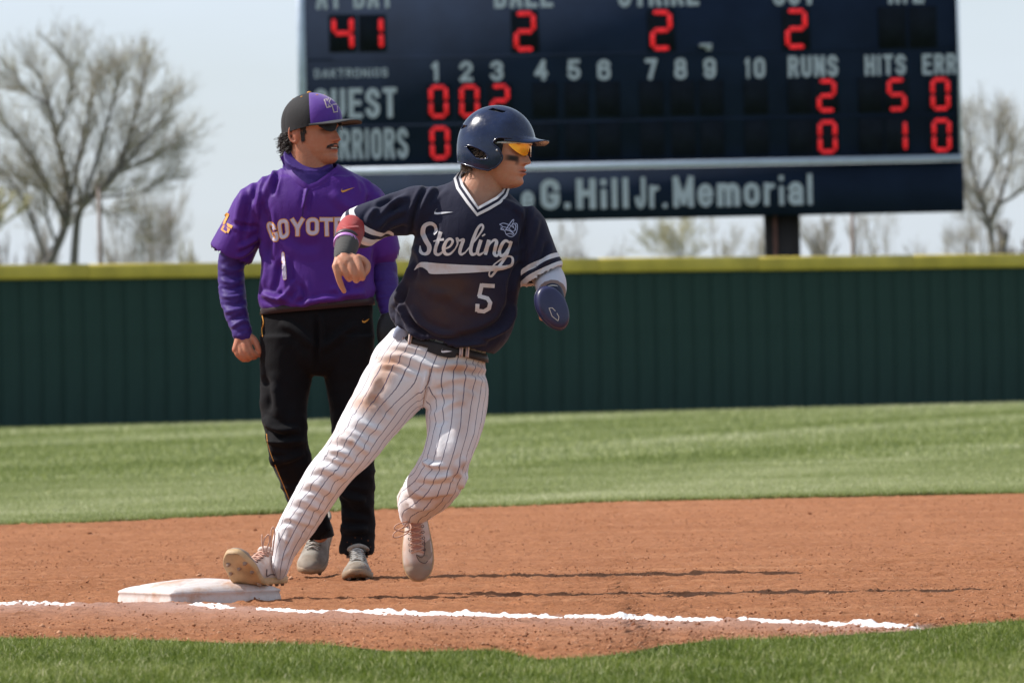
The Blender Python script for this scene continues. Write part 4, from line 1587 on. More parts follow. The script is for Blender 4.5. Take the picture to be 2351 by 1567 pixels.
    k = np.arange(nt)
    L = (len(zs) - 1) * nt
    t3 = np.concatenate([np.column_stack([np.full(nt, n0), (k + 1) % nt, k]), np.column_stack([np.full(nt, n0 + 1), L + k, L + (k + 1) % nt])])
    return pose(V), [q, t3]


def ear_parts(pose, side, out=0.0):
    """outer ear: a tilted plate with a rolled rim and a lobe"""
    parts = []
    rim = []
    for a in np.linspace(-60, 235, 14):
        r = math.radians(a)
        rx, rz = 0.0165, 0.029
        x = -0.014 + rx * math.cos(r) * -1 * -1
        rim.append((x + 0.004 * math.sin(r), side * (0.0765 + out + 0.008 * (1 - math.cos(r)) * 0.5 + 0.004), 0.114 + rz * math.sin(r)))
    # rim runs from the front-bottom over the top to the lobe at the back
    rim = [( -0.008 - 0.016 + 0.0165 * math.cos(math.radians(a)), side * (0.0725 + out + 0.0055 * (1 - math.cos(math.radians(a)))), 0.112 + 0.029 * math.sin(math.radians(a))) for a in np.linspace(20, 285, 14)]
    W = pose(np.array(rim))
    parts += chain(W, [0.0030] * 3 + [0.0042] * 8 + [0.005] * 3, 8, 2)
    M = Matrix((pose.X, pose.Y, pose.Z)).transposed()
    c = pose(np.array([[-0.020, side * (0.0745 + out), 0.110]]))[0]
    parts.append(ball(c, (0.0165, 0.0075, 0.029), 14, M))
    return parts


def hair_strands(name, roots, mat, parent, n_pts=7, r0=0.0016, curl=0.006, seed=0, kind=None):
    """roots: list of (start, direction, length); each a tapered curling lock"""
    rr = random.Random(seed)
    parts = []
    for (s, d, L) in roots:
        s, d = Vector(s), Vector(d).normalized()
        o = d.orthogonal().normalized()
        q = d.cross(o)
        ph, fr = rr.uniform(0, 6.28), rr.uniform(0.8, 1.6)
        pts = []
        for i in range(n_pts):
            t = i / (n_pts - 1)
            w = curl * t
            a = ph + fr * 2 * math.pi * t
            pts.append(s + d * (L * t) + o * (w * math.cos(a)) + q * (w * math.sin(a)) + Vector((0, 0, -0.25 * L * t * t)))
        parts.append(tube(pts, [r0 * (1 - 0.75 * i / (n_pts - 1)) for i in range(n_pts)], 5, cap=False))
    V, F = join(parts)
    return add(name, np_mesh(name, V, F, smooth=True), mat, parent)


# ---------------------------------------------------------------- shoe (local: x to the side, y towards the toe, z up)
SHOE = [(-0.002, 0.012, 0.030, 0.012), (0.004, 0.026, 0.050, 0.004), (0.018, 0.033, 0.072, 0), (0.045, 0.035, 0.086, 0), (0.075, 0.035, 0.088, 0), (0.10, 0.036, 0.082, 0), (0.125, 0.039, 0.073, 0), (0.155, 0.044, 0.063, 0),
        (0.185, 0.0480, 0.053, 0), (0.215, 0.0490, 0.046, 0), (0.245, 0.0450, 0.041, 0.001), (0.268, 0.035, 0.036, 0.003), (0.283, 0.021, 0.028, 0.007), (0.288, 0.008, 0.020, 0.011)]


def bend_shoe(V, bend):
    V = np.array(V, dtype=float)
    if abs(bend) < 1e-3:
        return V
    y0 = 0.165
    t = np.clip((V[:, 1] - y0) / 0.045, 0, 1)
    ang = math.radians(bend) * t
    zc = 0.03
    # bend round a hinge line across the ball of the foot
    dy, dz = V[:, 1] - y0, V[:, 2] - zc
    m = V[:, 1] > y0
    ca, sa = np.cos(ang), np.sin(ang)
    V[:, 1] = np.where(m, y0 + dy * ca - dz * sa, V[:, 1])
    V[:, 2] = np.where(m, zc + dy * sa + dz * ca, V[:, 2])
    return V


def shoe(pose, root, mats, bend=0, label=None, cleats=True, bow=None, swoosh_side=0, lace_r=0.0016, name='shoe', swoosh='outline'):
    """upper with toe cap, tongue, laces, sole and cleats; name of the part is 'shoe', the rest hang on it"""
    seg = 36
    ys = np.linspace(0, 1, 60)
    T = np.array(catmull([list(s) for s in SHOE], 4))
    V = []
    for (y, w, h, z0) in T:
        for k in range(seg):
            th = 2 * math.pi * k / seg
            c, s = math.cos(th), math.sin(th)
            if s >= 0:
                zz = h * abs(s) ** 0.85
                xx = w * math.copysign(abs(c) ** 0.75, c) * (1 - 0.30 * min(1, max(0, (zz / max(h, 1e-3)))) ** 2 * (h > 0.04))
            else:
                zz = z0 * (0 if s < 0 else 1) + 0.0
                xx = w * math.copysign(abs(c) ** 0.6, c)
            V.append((xx + 0.004 * math.sin(min(1, max(0, (y - 0.12) / 0.15)) * math.pi * 0.5), y, max(zz, 0) + z0 * (s < 0)))
    V = np.array(V)
    n = len(T)
    q = np.array([[i * seg + k, i * seg + (k + 1) % seg, (i + 1) * seg + (k + 1) % seg, (i + 1) * seg + k] for i in range(n - 1) for k in range(seg)])
    Vb, Fb = V, [q[:, ::-1], np.array([list(range(seg))]), np.array([[(n - 1) * seg + k for k in range(seg)][::-1]])]
    toe = np.clip((V[:, 1] - 0.215 - 0.25 * np.abs(V[:, 0])) / 0.02, 0, 1)
    side = np.exp(-((V[:, 2] - 0.006) / 0.012) ** 2)
    up = add(name, np_mesh(name, pose(bend_shoe(Vb, bend)), Fb, {'toe': np.clip(toe + 0.8 * side, 0, 1)}, smooth=True), mats['upper'], root)
    if label:
        up['label'] = label
    # padded collar
    col = [(0.030 * math.cos(a), 0.048 + 0.042 * math.sin(a), 0.087 + 0.006 * math.sin(a) - 0.004 * math.cos(2 * a)) for a in np.linspace(0, 2 * math.pi, 25)]
    Vc, Fc = tube(pose(np.array(col)), 0.0075, 8, cap=False)
    add('collar', np_mesh('collar', Vc, Fc, smooth=True), mats['upper'], up)
    # sole
    out = [(s[1] + 0.0015, s[0] + (0.001 if s[0] > 0.2 else -0.001)) for s in SHOE]
    ring = [(w, y) for w, y in out] + [(-w, y) for w, y in out[::-1]]
    R = np.array(catmull([list(r) for r in ring + ring[:1]], 3))[:-1]
    L = len(R)
    lev = []
    for (z, sc) in ((0.010, 0.93), (0.009, 1.0), (-0.002, 1.0), (-0.008, 0.985), (-0.010, 0.95)):
        toeup = 0.010 * np.clip((R[:, 1] - 0.24) / 0.045, 0, 1) ** 2
        lev.append(np.column_stack([R[:, 0] * sc + 0.004 * np.clip((R[:, 1] - 0.12) / 0.15, 0, 1), (R[:, 1] - 0.14) * (0.5 + 0.5 * sc) + 0.14, z + toeup]))
    Vs = np.concatenate(lev)
    Fs = [[k * L + i, k * L + (i + 1) % L, (k + 1) * L + (i + 1) % L, (k + 1) * L + i] for k in range(4) for i in range(L)]
    # close the underside with a strip grid so that it can bend
    bl = 4 * L
    h = L // 2
    for i in range(h - 1):
        Fs.append([bl + i, bl + i + 1, bl + L - 2 - i, bl + L - 1 - i])
    sole = add('sole', np_mesh('sole', pose(bend_shoe(Vs, bend)), np.array(Fs), smooth=False), mats['sole'], up)
    if cleats:
        spots = [(-0.030, 0.255), (0.028, 0.252), (-0.036, 0.215), (0.038, 0.212), (0.0, 0.232), (-0.034, 0.178), (0.034, 0.178), (-0.022, 0.060), (0.022, 0.060), (-0.020, 0.022), (0.020, 0.022)]
        for (x, y) in spots:
            b = []
            for (z, r) in ((-0.008, 0.0085), (-0.013, 0.0065), (-0.0175, 0.0050)):
                b += [(x + r * math.cos(t), y + r * math.sin(t) * 0.7, z) for t in np.linspace(0, 2 * math.pi, 9)[:-1]]
            Fk = [np.array([[k * 8 + i, (k + 1) * 8 + i, (k + 1) * 8 + (i + 1) % 8, k * 8 + (i + 1) % 8] for k in range(2) for i in range(8)]), np.array([[16 + i for i in range(8)][::-1]])]
            add('cleat', np_mesh('cleat', pose(bend_shoe(np.array(b), bend)), Fk), mats['cleat'], up)
    # top line for tongue and laces
    def topz(y):
        return float(np.interp(y, T[:, 0], T[:, 2]))
    tg, yy = [], np.linspace(0.085, 0.195, 10)
    for y in yy:
        w = 0.017 - 0.003 * (y - 0.085) / 0.11
        for s in (-1, -0.5, 0, 0.5, 1):
            tg.append((s * w + 0.003, y, topz(y) + 0.0030 - 0.0035 * s * s))
    Ft = grid_faces(len(yy), 5)
    tgo = add('tongue', np_mesh('tongue', pose(bend_shoe(np.array(tg), bend)), Ft, smooth=True), mats['tongue'], up)
    rows = np.linspace(0.098, 0.188, 6)
    lp = []
    for i, y in enumerate(rows):
        s = 1 if i % 2 else -1
        a = (-s * 0.021 + 0.003, y, topz(y) - 0.001)
        m = (0.003, y + 0.006, topz(y + 0.006) + 0.0075)
        b = (s * 0.021 + 0.003, y + 0.012, topz(y + 0.012) - 0.001)
        lp.append([a, m, b])
        lp.append([(s * 0.021 + 0.003, y, topz(y) - 0.001), (0.003, y + 0.006, topz(y + 0.006) + 0.0062), (-s * 0.021 + 0.003, y + 0.012, topz(y + 0.012) - 0.001)])
    parts = [tube(pose(bend_shoe(np.array(catmull(l, 4)), bend)), lace_r, 6) for l in lp]
    if bow:
        parts += [tube(catmull(b, 5), lace_r * 1.05, 6) for b in bow]
    V2, F2 = join(parts)
    add('laces', np_mesh('laces', V2, F2, smooth=True), mats['lace'], up)
    for y in rows[::1]:
        for s in (-1, 1):
            Ve, Fe = tube(pose(bend_shoe(np.array([(s * 0.022 + 0.003 + 0.0042 * math.cos(a), y + 0.004 + 0.0042 * math.sin(a), topz(y) - 0.0005 - 0.002 * s * math.cos(a)) for a in np.linspace(0, 2 * math.pi, 9)]), bend)), 0.0011, 5, cap=False)
            add('eyelet', np_mesh('eyelet', Ve, Fe, smooth=True), mats['mark'], up)
    return up
# ================================================================== THE RUNNER
SKIN1 = (0.53, 0.270, 0.175)


def build_runner():
    D0 = 22.15
    root = empty('person', (P(1020, 900, D0).x, D0, 0.0), label='runner in navy jersey, dusty pinstriped trousers and glossy navy helmet rounding the base', category='person')
    # ---- head frame, from the tip of the nose
    yaw, pitch, tilt = math.radians(21), math.radians(-3), math.radians(3)
    F_ = Vector((math.cos(yaw) * math.cos(pitch), -math.sin(yaw) * math.cos(pitch), math.sin(pitch)))
    L_ = Vector((0, 0, 1)).cross(F_).normalized()
    U_ = F_.cross(L_).normalized()
    U_ = (U_ * math.cos(tilt) + L_ * math.sin(tilt)).normalized()
    L_ = U_.cross(F_).normalized()
    nose = P(1221, 374, D0 - 0.03)
    k = 1.02
    O = nose - (F_ * 0.1165 + U_ * 0.079) * k
    hp = Pose(O, F_, L_, U_, k)

    # ---- body (skin), one continuous surface
    parts = [head_shell(hp, 0.0, 0.95, -0.0035, 1.9)]
    parts.append(loft([(1128, 345, 0.02, 46, .050), (1118, 385, 0.02, 47, .056), (1110, 420, 0.02, 50, .060), (1100, 452, 0.02, 66, .068), (1092, 480, 0.02, 88, .080), (1086, 520, 0.02, 108, .095), (1070, 600, 0.02, 105, .095), (1045, 690, 0.02, 100, .09), (1020, 780, 0.03, 92, .09), (1003, 840, 0.03, 100, .09), (995, 880, 0.03, 80, .08)], D0))
    # right arm (picture left) with its hand
    parts += pchain(D0, [(1000, 478, 0.02, 36), (925, 492, 0.02, 34), (840, 515, -0.02, 31), (806, 530, -0.06, 25), (798, 560, -0.16, 21), (790, 585, -0.22, 17.5)], 16)
    Dh = D0 - 0.24
    parts += pchain(Dh, [(789, 582, 0.02, 17), (790, 594, 0, 18), (797, 602, -0.01, 17)], 14)
    # palm: short bones from the wrist to each knuckle
    for kx, ky, r in ((772, 611, 9.5), (785, 603, 10.5), (800, 597, 10.8), (817, 596, 10.2)):
        parts += pchain(Dh, [(787 + (kx - 787) * 0.35, 588, 0.01, 13), (kx, ky, -0.012, r)], 12)
    fing = [
        [(771, 611, -0.014, 9.4), (775, 628, -0.018, 8.0), (779, 643, -0.014, 7.4), (785, 658, -0.006, 6.8), (790, 668, 0.002, 5.8)],
        [(784, 604, -0.014, 9.6), (790, 620, -0.022, 8.8), (798, 634, -0.018, 8.4), (802, 640, -0.002, 7.6), (797, 632, 0.012, 7.0)],
        [(800, 598, -0.016, 10.0), (807, 616, -0.028, 9.2), (814, 632, -0.028, 8.8), (818, 643, -0.012, 8.0), (813, 632, 0.006, 7.2)],
        [(818, 596, -0.014, 9.6), (825, 609, -0.026, 9.0), (829, 624, -0.030, 8.6), (832, 638, -0.016, 7.8), (827, 630, 0.004, 7.0)],
        [(822, 592, 0.004, 9.5), (834, 598, 0.006, 9.5), (843, 608, 0.004, 8.8), (842, 620, -0.004, 8.0), (835, 630, -0.010, 7.0)]]
    for f in fing:
        parts += pchain(Dh, f, 12, 3)
    # left arm (picture right), forearm to the mitt
    parts += pchain(D0, [(1175, 500, 0.03, 30), (1220, 560, 0.05, 30), (1252, 618, 0.05, 28), (1266, 646, 0.0, 29), (1268, 672, -0.08, 24), (1268, 690, -0.13, 21)], 16)
    for i in range(5):
        a = -18 + i * 9
        parts += pchain(D0 - 0.14, [(1262 + a * 0.5, 690, 0, 9), (1264 + a, 715, -0.005, 8.5), (1264 + a * 1.1, 738 - abs(a) * 0.5, 0.0, 7.5)], 10, 3)
    # legs inside the trousers
    parts += pchain(D0, [(955, 860, 0.03, 58), (877, 926, -0.03, 48), (800, 1040, -0.10, 34), (720, 1150, -0.02, 32), (655, 1262, 0.07, 20), (636, 1300, 0.08, 20)], 14)
    parts += pchain(D0, [(1040, 860, 0.03, 60), (1048, 960, -0.03, 50), (1025, 1075, -0.10, 38), (985, 1130, 0.08, 34), (950, 1170, 0.24, 22), (950, 1200, 0.26, 20)], 14)
    V, Q = fuse(parts, 0.0030, 1, 0.45)
    # complexion by place on the face
    Lc = hp.inv(V)
    tint = np.tile(np.array(SKIN1), (len(V), 1))
    x, y, z = Lc.T
    g = lambda cx_, cz_, sx_, sz_: np.exp(-((y - cx_) / sx_) ** 2 - ((z - cz_) / sz_) ** 2) * (x > 0.02)

    def blend(m, col):
        nonlocal tint
        m = np.clip(m, 0, 1)[:, None]
        tint = tint * (1 - m) + np.array(col) * m
    blend(0.75 * np.exp(-(np.abs(y) / 0.021) ** 4) * np.exp(-(np.abs(z - 0.0500) / 0.0115) ** 4) * (x > 0.05), (0.46, 0.16, 0.13))
    blend(1.2 * np.exp(-(np.abs(y) / 0.018) ** 4) * np.exp(-((z - 0.0500) / 0.0022) ** 2) * (x > 0.05), (0.06, 0.018, 0.016))
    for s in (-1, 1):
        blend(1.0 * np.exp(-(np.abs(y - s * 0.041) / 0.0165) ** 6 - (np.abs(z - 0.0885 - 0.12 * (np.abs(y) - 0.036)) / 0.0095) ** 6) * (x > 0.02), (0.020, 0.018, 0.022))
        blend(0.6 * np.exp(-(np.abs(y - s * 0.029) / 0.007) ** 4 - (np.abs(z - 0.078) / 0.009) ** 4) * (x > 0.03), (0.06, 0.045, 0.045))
        blend(0.8 * g(s * 0.010, 0.0735, 0.004, 0.0025), (0.07, 0.02, 0.015))
        blend(0.8 * np.exp(-(np.abs(y - s * 0.030) / 0.017) ** 4 - (np.abs(z - 0.135) / 0.004) ** 2) * (x > 0.03), (0.05, 0.03, 0.02))
    st = np.clip(vnoise(V, 260, 3, 1) * 0.5 + 0.6, 0, 1)
    blend(0.20 * st * np.clip((0.062 - z) / 0.03, 0, 1) * (x > -0.02) * (z > -0.02) * (z < 0.08), (0.20, 0.10, 0.075))
    blend(0.25 * g(0, 0.08, 0.02, 0.02), (0.46, 0.17, 0.12))
    # knuckles and nails a little redder
    px_, py_ = to_px(V)
    hand = (px_ < 860) & (py_ > 580) & (py_ < 690)
    blend(0.30 * hand * np.clip(vnoise(V, 55, 9, 2) + 0.3, 0, 1), (0.50, 0.19, 0.13))
    add('body', np_mesh('body', V, Q, {'tint': tint}, smooth=True), skin_mat('runner_skin', SKIN1, SKIN1), root)

    # ---- jersey
    navy = (0.0115, 0.0125, 0.034)
    torso = [(1104, 398, 0.02, 44, .056, -6), (1098, 425, 0.02, 62, .070, -8), (1092, 452, 0.02, 106, .088, -9), (1090, 490, 0.01, 131, .108, -10), (1088, 540, 0.0, 134, .122, -11), (1074, 600, 0.0, 132, .124, -12), (1058, 660, 0.0, 133, .124, -12), (1040, 712, 0.0, 146, .128, -12), (1029, 752, 0.0, 139, .130, -13), (1024, 780, 0.0, 119, .122, -14), (1024, 785, 0.0, 109, .113, -14), (1034, 762, 0.0, 102, .102, -14), (1040, 735, 0, 80, .085, -14)]
    tfr = frames(torso, D0)
    sl1 = [(1010, 478, 0.0, 50, .075, -80), (965, 482, 0.0, 57, .078, -78), (925, 489, 0.0, 52, .074, -75), (885, 499, -0.005, 48, .070, -62), (855, 508, -0.015, 48, .068, -50), (830, 520, -0.025, 50, .066, -41), (826, 523, -0.03, 49, .064, -40), (832, 519, -0.025, 44, .058, -40), (870, 507, 0.0, 36, .046, -45)]
    sl2 = [(1180, 478, 0.01, 45, .075, 10), (1200, 505, 0.01, 50, .078, 6), (1216, 545, 0.01, 49, .075, 12), (1232, 590, 0.0, 49, .072, 20), (1244, 622, -0.01, 52, .070, 26), (1246, 632, -0.012, 52, .069, 27), (1245, 626, -0.01, 46, .062, 27), (1232, 585, 0.01, 36, .05, 22)]
    s1, s2 = frames(sl1, D0), frames(sl2, D0)
    V, Q = fuse([loft(None, D0, 40, fr=tfr), loft(None, D0, 28, fr=s1), loft(None, D0, 28, fr=s2)], 0.0046, 4, 0.6)
    # bands near the sleeve hems, measured before the folds are pushed in
    hem = np.ones(len(V))
    for fr, i_end in ((s1, 6), (s2, 5)):
        C, A, B = (np.array(list(v)) for v in fr[i_end * 5][:3])
        n_ = np.cross(A, B)
        n_ /= np.linalg.norm(n_)
        inn = np.array(list(fr[i_end * 5 - 12][0])) - C
        if n_ @ inn < 0:
            n_ = -n_
        e = (V - C) @ n_
        off = (V - C) - e[:, None] * n_
        px0 = to_px(V)[0]
        near = (np.linalg.norm(off, axis=1) < 0.115) & (e < 0.08) & (e > -0.02) & ((px0 > 1194) if fr is s2 else (px0 < 905))
        rad_ = np.hypot((off @ np.cross(n_, np.cross(A, n_))) if False else (off @ A), off @ (B / np.linalg.norm(B)))
        near &= rad_ > (0.061 if fr is s2 else 0.0)
        hem = np.where(near, np.minimum(hem, e), hem)
    N = normals(V, Q)
    x, y = to_px(V)
    # cloth hangs loose: broad waves, then drawn folds
    loose = np.clip((y - 560) / 150, 0, 1)
    V = V + N * (0.0045 * vnoise(V * np.array([1, 1, 0.45]), 16, 3, 3) * (0.35 + loose))[:, None]
    folds = [
        ([(985, 418), (965, 455), (948, 500), (946, 545)], 7, -.010), ([(1000, 428), (982, 450), (970, 478)], 8, .005), ([(1025, 424), (1000, 446), (985, 470)], 7, -.003),
        ([(940, 448), (900, 470), (868, 500)], 9, .009), ([(935, 480), (890, 500), (862, 530)], 8, .009), ([(940, 520), (905, 532), (880, 548)], 9, -.009), ([(925, 460), (895, 486)], 6, -.007), ([(870, 470), (845, 500), (850, 520)], 7, .008), ([(905, 455), (880, 465), (855, 480)], 6, -.006),
        ([(950, 545), (975, 535), (1010, 520)], 9, -.007), ([(945, 565), (965, 590), (970, 640)], 10, .008), ([(950, 600), (930, 650), (908, 690)], 9, .010), ([(935, 640), (925, 680), (905, 712)], 7, -.010),
        ([(912, 678), (922, 715), (940, 745), (965, 770)], 7, .012), ([(898, 700), (905, 735), (925, 760)], 6, -.010), ([(895, 722), (920, 745), (955, 765), (1000, 782)], 7, .010), ([(930, 722), (955, 750), (985, 768)], 7, -.008), ([(945, 700), (962, 738), (1000, 762), (1060, 775)], 9, .009),
        ([(1178, 670), (1165, 710), (1140, 745), (1080, 770), (1010, 778)], 10, -.010), ([(1182, 700), (1160, 750), (1110, 778)], 8, .012), ([(1120, 786), (1070, 790), (1000, 786)], 6, .009),
        ([(1040, 680), (990, 670), (960, 640)], 14, .006), ([(1195, 600), (1175, 640), (1168, 700)], 8, -.008), ([(1188, 560), (1150, 575), (1110, 580)], 9, -.006), ([(1192, 590), (1160, 610), (1130, 615)], 8, .006),
        ([(1215, 470), (1205, 520), (1195, 570)], 8, -.010), ([(1235, 500), (1225, 545), (1210, 600)], 8, .008), ([(1258, 555), (1245, 590), (1215, 625)], 8, -.009), ([(1270, 590), (1240, 610), (1205, 640)], 6, .006),
        ([(1150, 460), (1185, 475), (1205, 500)], 8, .006), ([(1010, 640), (1060, 700), (1150, 690)], 16, .005)]
    folds = [(f_[0], f_[1] * 0.8, f_[2] * 0.85) for f_ in folds]
    V = sculpt(V, Q, folds)
    V = laplace(V, Q, 0.22)
    x, y = to_px(V)
    N = normals(V, Q)
    belly = np.exp(-(((x - 1030) / 95) ** 2 + ((y - 690) / 75) ** 2) ** 1.4) * np.clip(0.75 + 0.8 * vnoise(V, 12, 21, 4), 0, 1) * (N[:, 1] < 0)
    belly += 0.5 * np.exp(-((x - 1010) / 60) ** 2 - ((y - 650) / 12) ** 2) * (N[:, 1] < 0)
    jm = cloth_mat('navy_jersey', navy, 0.80, 0.08, 0.12, (('dust', (0.085, 0.042, 0.028), 0.75),))
    he = jm.attr('hem')
    b1 = jm.math('MULTIPLY', jm.math('GREATER_THAN', he, -0.05), jm.math('LESS_THAN', he, 0.013))
    b2 = jm.math('MULTIPLY', jm.math('GREATER_THAN', he, 0.028), jm.math('LESS_THAN', he, 0.043))
    jm.color(jm.mix(jm.math('ADD', b1, b2, clamp=True), jm.last, (0.66, 0.64, 0.67)))
    # open the neck
    hole = [(1046, 396), (1055, 432), (1072, 462), (1096, 488), (1120, 478), (1148, 462), (1163, 448), (1166, 430), (1166, 380), (1046, 380)]
    inside = pip(x, y, hole) & (N[:, 1] < 0.2)
    topcap = (y < 412)
    fk = ~(inside[Q].any(1) | topcap[Q].all(1))
    jersey = add('jersey', np_mesh('jersey', V, Q[fk], {'dust': np.clip(belly, 0, 1), 'hem': hem}, smooth=True), jm.m, root)
    jb = bvh_of(V, Q)

    # hem bands as cloth tape on the sleeves
    tape = cloth_mat('white_tape', (0.70, 0.68, 0.70), 0.8, 0.1, 0.05).m
    # collar: white, navy, white knitted bands round the open neck
    outer = [(1050, 398), (1041, 410), (1047, 433), (1070, 466), (1095, 497), (1123, 483), (1150, 467), (1165, 450), (1170, 434), (1162, 418)]
    inner = [(1063, 390), (1058, 405), (1064, 424), (1082, 450), (1098, 474), (1116, 464), (1138, 452), (1152, 440), (1158, 430), (1153, 418)]
    def refine(c):
        out = []
        for a, b in zip(c[:-1], c[1:]):
            for t in np.linspace(0, 1, 5)[:-1]:
                out.append((a[0] + (b[0] - a[0]) * t, a[1] + (b[1] - a[1]) * t))
        return np.array(out + [c[-1]])
    oc, ic = refine(outer), refine(inner)
    ow = project(oc[:, None, :], jb, 0.0)[:, 0]
    dd = np.linalg.norm(ow - np.array(CAMP), axis=1)
    for _ in range(6):
        dd[1:-1] = 0.5 * dd[1:-1] + 0.25 * (dd[:-2] + dd[2:])
    nv = cloth_mat('navy_rib', navy, 0.85, 0.2, 0.1).m
    collar = None
    for (a, b, mm, nm, lift) in ((0.0, 1.0, nv, 'collar', 0.0), (0.02, 0.36, tape, 'collar_stripe', 0.0012), (0.68, 0.99, tape, 'collar_stripe', 0.0012)):
        rows = []
        for t in np.linspace(a, b, 4):
            c = oc * (1 - t) + ic * t
            row = []
            for q, dist in zip(c, dd):
                d = (P(q[0], q[1], 22.0) - CAMP).normalized()
                row.append(list(CAMP + d * (dist - 0.006 - lift + 0.008 * (t - 0.4) ** 2 + 0.006 * t)))
            rows.append(row)
        R = np.array(rows).transpose(1, 0, 2)
        o = add(nm, np_mesh(nm, R.reshape(-1, 3), grid_faces(R.shape[0], 4), smooth=True), mm, jersey if collar is None else jersey)
        collar = collar or o
    # back of the collar inside, dark rib behind the neck
    bk = loft([(1112, 404, 0.05, 52, .062), (1106, 426, 0.03, 58, .070)], D0, 32, 3)
    add('collar_lining', np_mesh('collar_lining', bk[0], [bk[1][0]], smooth=True), nv, jersey)

    # lettering
    Z2 = lambda pts: [(740 + a / 3.482, 380 + b / 3.482) for a, b in pts]
    pr = MatB('tackle_twill', (0.62, 0.58, 0.59), 0.6, 0.3)
    pr.color(pr.ramp(pr.noise(14, 4, 0.6), [(0.35, (0.56, 0.46, 0.42)), (0.55, (0.64, 0.61, 0.63))]))
    pr = pr.m
    S = []
    def sc(pts, w):
        S.append(script_stroke(Z2(pts), [v / 3.482 for v in w], 6, 2))
    sc([(893, 552), (912, 520), (900, 478), (862, 464), (818, 484), (806, 540), (832, 600), (858, 650), (848, 696), (812, 708), (786, 688), (784, 640)], [14, 26, 24, 26, 34, 40, 38, 36, 30, 22, 26, 6])
    sc([(948, 530), (930, 590), (908, 660), (906, 700), (930, 712), (962, 692), (985, 662)], [30, 28, 26, 26, 22, 16, 12])
    sc([(890, 606), (930, 596), (974, 590)], [10, 18, 20])
    sc([(978, 668), (1022, 646), (1044, 606), (1022, 586), (992, 608), (972, 662), (984, 704), (1022, 706), (1062, 668)], [12, 16, 20, 20, 24, 30, 26, 18, 12])
    sc([(1060, 672), (1082, 625), (1078, 585), (1096, 600), (1128, 594), (1112, 640), (1100, 688), (1112, 710), (1145, 694)], [10, 14, 22, 16, 24, 28, 26, 20, 12])
    sc([(1140, 698), (1196, 630), (1252, 556), (1284, 500), (1272, 474), (1240, 506), (1206, 590), (1186, 668), (1196, 708), (1228, 702), (1250, 672)], [10, 12, 14, 18, 18, 22, 28, 28, 26, 18, 12])
    sc([(1268, 594), (1252, 644), (1240, 690), (1254, 712), (1288, 694)], [28, 28, 26, 20, 12])
    sc([(1285, 552), (1292, 562)], [30, 30])
    sc([(1288, 694), (1310, 640), (1322, 596)], [10, 14, 14])
    sc([(1332, 594), (1318, 650), (1302, 714)], [28, 28, 26])
    sc([(1310, 680), (1340, 625), (1374, 596), (1392, 612), (1380, 660), (1374, 706), (1392, 722), (1420, 700)], [10, 14, 22, 28, 28, 28, 20, 12])
    sc([(1496, 616), (1462, 602), (1430, 636), (1414, 690), (1430, 722), (1462, 700), (1496, 640)], [16, 22, 26, 28, 22, 16, 16])
    sc([(1508, 604), (1484, 680), (1440, 768), (1390, 836), (1350, 884), (1332, 866), (1356, 812), (1420, 752), (1486, 722), (1520, 744), (1512, 790), (1466, 812), (1420, 822)], [26, 26, 24, 20, 18, 12, 12, 14, 14, 18, 20, 22, 24])
    top = Z2([(735, 832), (772, 784), (815, 772), (960, 784), (1150, 794), (1330, 800), (1440, 802), (1500, 790)])
    bot = Z2([(737, 836), (788, 812), (838, 838), (876, 866), (1060, 862), (1250, 852), (1400, 838), (1492, 812)])
    S.append(lens_strip(top, bot, 48, 4))
    decal('script_lettering', S, jb, pr, jersey, 0.0018)
    # number
    N5 = Z2([(1376, 962), (1272, 956)]), Z2([(1276, 944), (1252, 1048)]), Z2([(1246, 1042), (1318, 1062), (1340, 1096), (1330, 1140), (1290, 1164), (1240, 1158)]), Z2([(1236, 1166), (1240, 1106)])
    decal('number_lettering', [ribbon(resample(s, 3), 32 / 3.482, 2) for s in N5], jb, pr, jersey, 0.0018)
    wm = plain('white_print', (0.66, 0.66, 0.72), 0.6, 0.03)
    tick = [lens_strip(Z2([(918, 342), (902, 366), (920, 376), (985, 371), (1048, 373)]), Z2([(918, 342), (896, 380), (912, 392), (970, 386), (1048, 373)]), 22, 3)]
    decal('chest_mark', tick, jb, wm, jersey, 0.0018)
    # small outlined crest: crossed outlines on a shield-like curl
    lm = plain('crest_print', (0.38, 0.42, 0.60), 0.6, 0.05)
    cr = []
    for pts, w in (([(1415, 470), (1440, 490), (1425, 510), (1455, 520), (1470, 552), (1510, 570), (1545, 545), (1558, 500), (1552, 465), (1520, 470), (1530, 500)], 6), ([(1418, 470), (1450, 462), (1500, 480), (1530, 500)], 6), ([(1528, 432), (1512, 445), (1480, 490), (1462, 520)], 8), ([(1530, 436), (1520, 462), (1490, 505)], 5),
                   ([(1440, 490), (1480, 500), (1520, 528), (1548, 510)], 6), ([(1460, 512), (1500, 524), (1530, 548)], 9), ([(1425, 492), (1438, 512), (1450, 505)], 6), ([(1470, 548), (1500, 545), (1525, 556)], 6), ([(1535, 470), (1545, 490), (1535, 515)], 8)):
        cr.append(script_stroke(Z2(pts), w / 3.482, 4, 1))
    decal('crest', cr, jb, lm, jersey, 0.0018)
    # stitched seams
    seam = plain('seam_thread', (0.006, 0.006, 0.016), 0.8, 0.05)
    for pts in ([(962, 446), (955, 475), (950, 500), (947, 525)], [(1212, 480), (1206, 510), (1198, 560)]):
        decal('seam', [script_stroke(pts, 2.2, 5, 1)], jb, seam, jersey, 0.001)

    # ---- trousers
    pelvis = [(1026, 752, 0.01, 88, .090), (1020, 782, 0.01, 99, .100), (1013, 800, 0.01, 113, .112), (1002, 822, 0.01, 126, .122), (990, 852, 0.01, 140, .128), (982, 880, 0.01, 138, .124), (982, 910, 0.01, 100, .105), (980, 935, 0.01, 40, .075)]
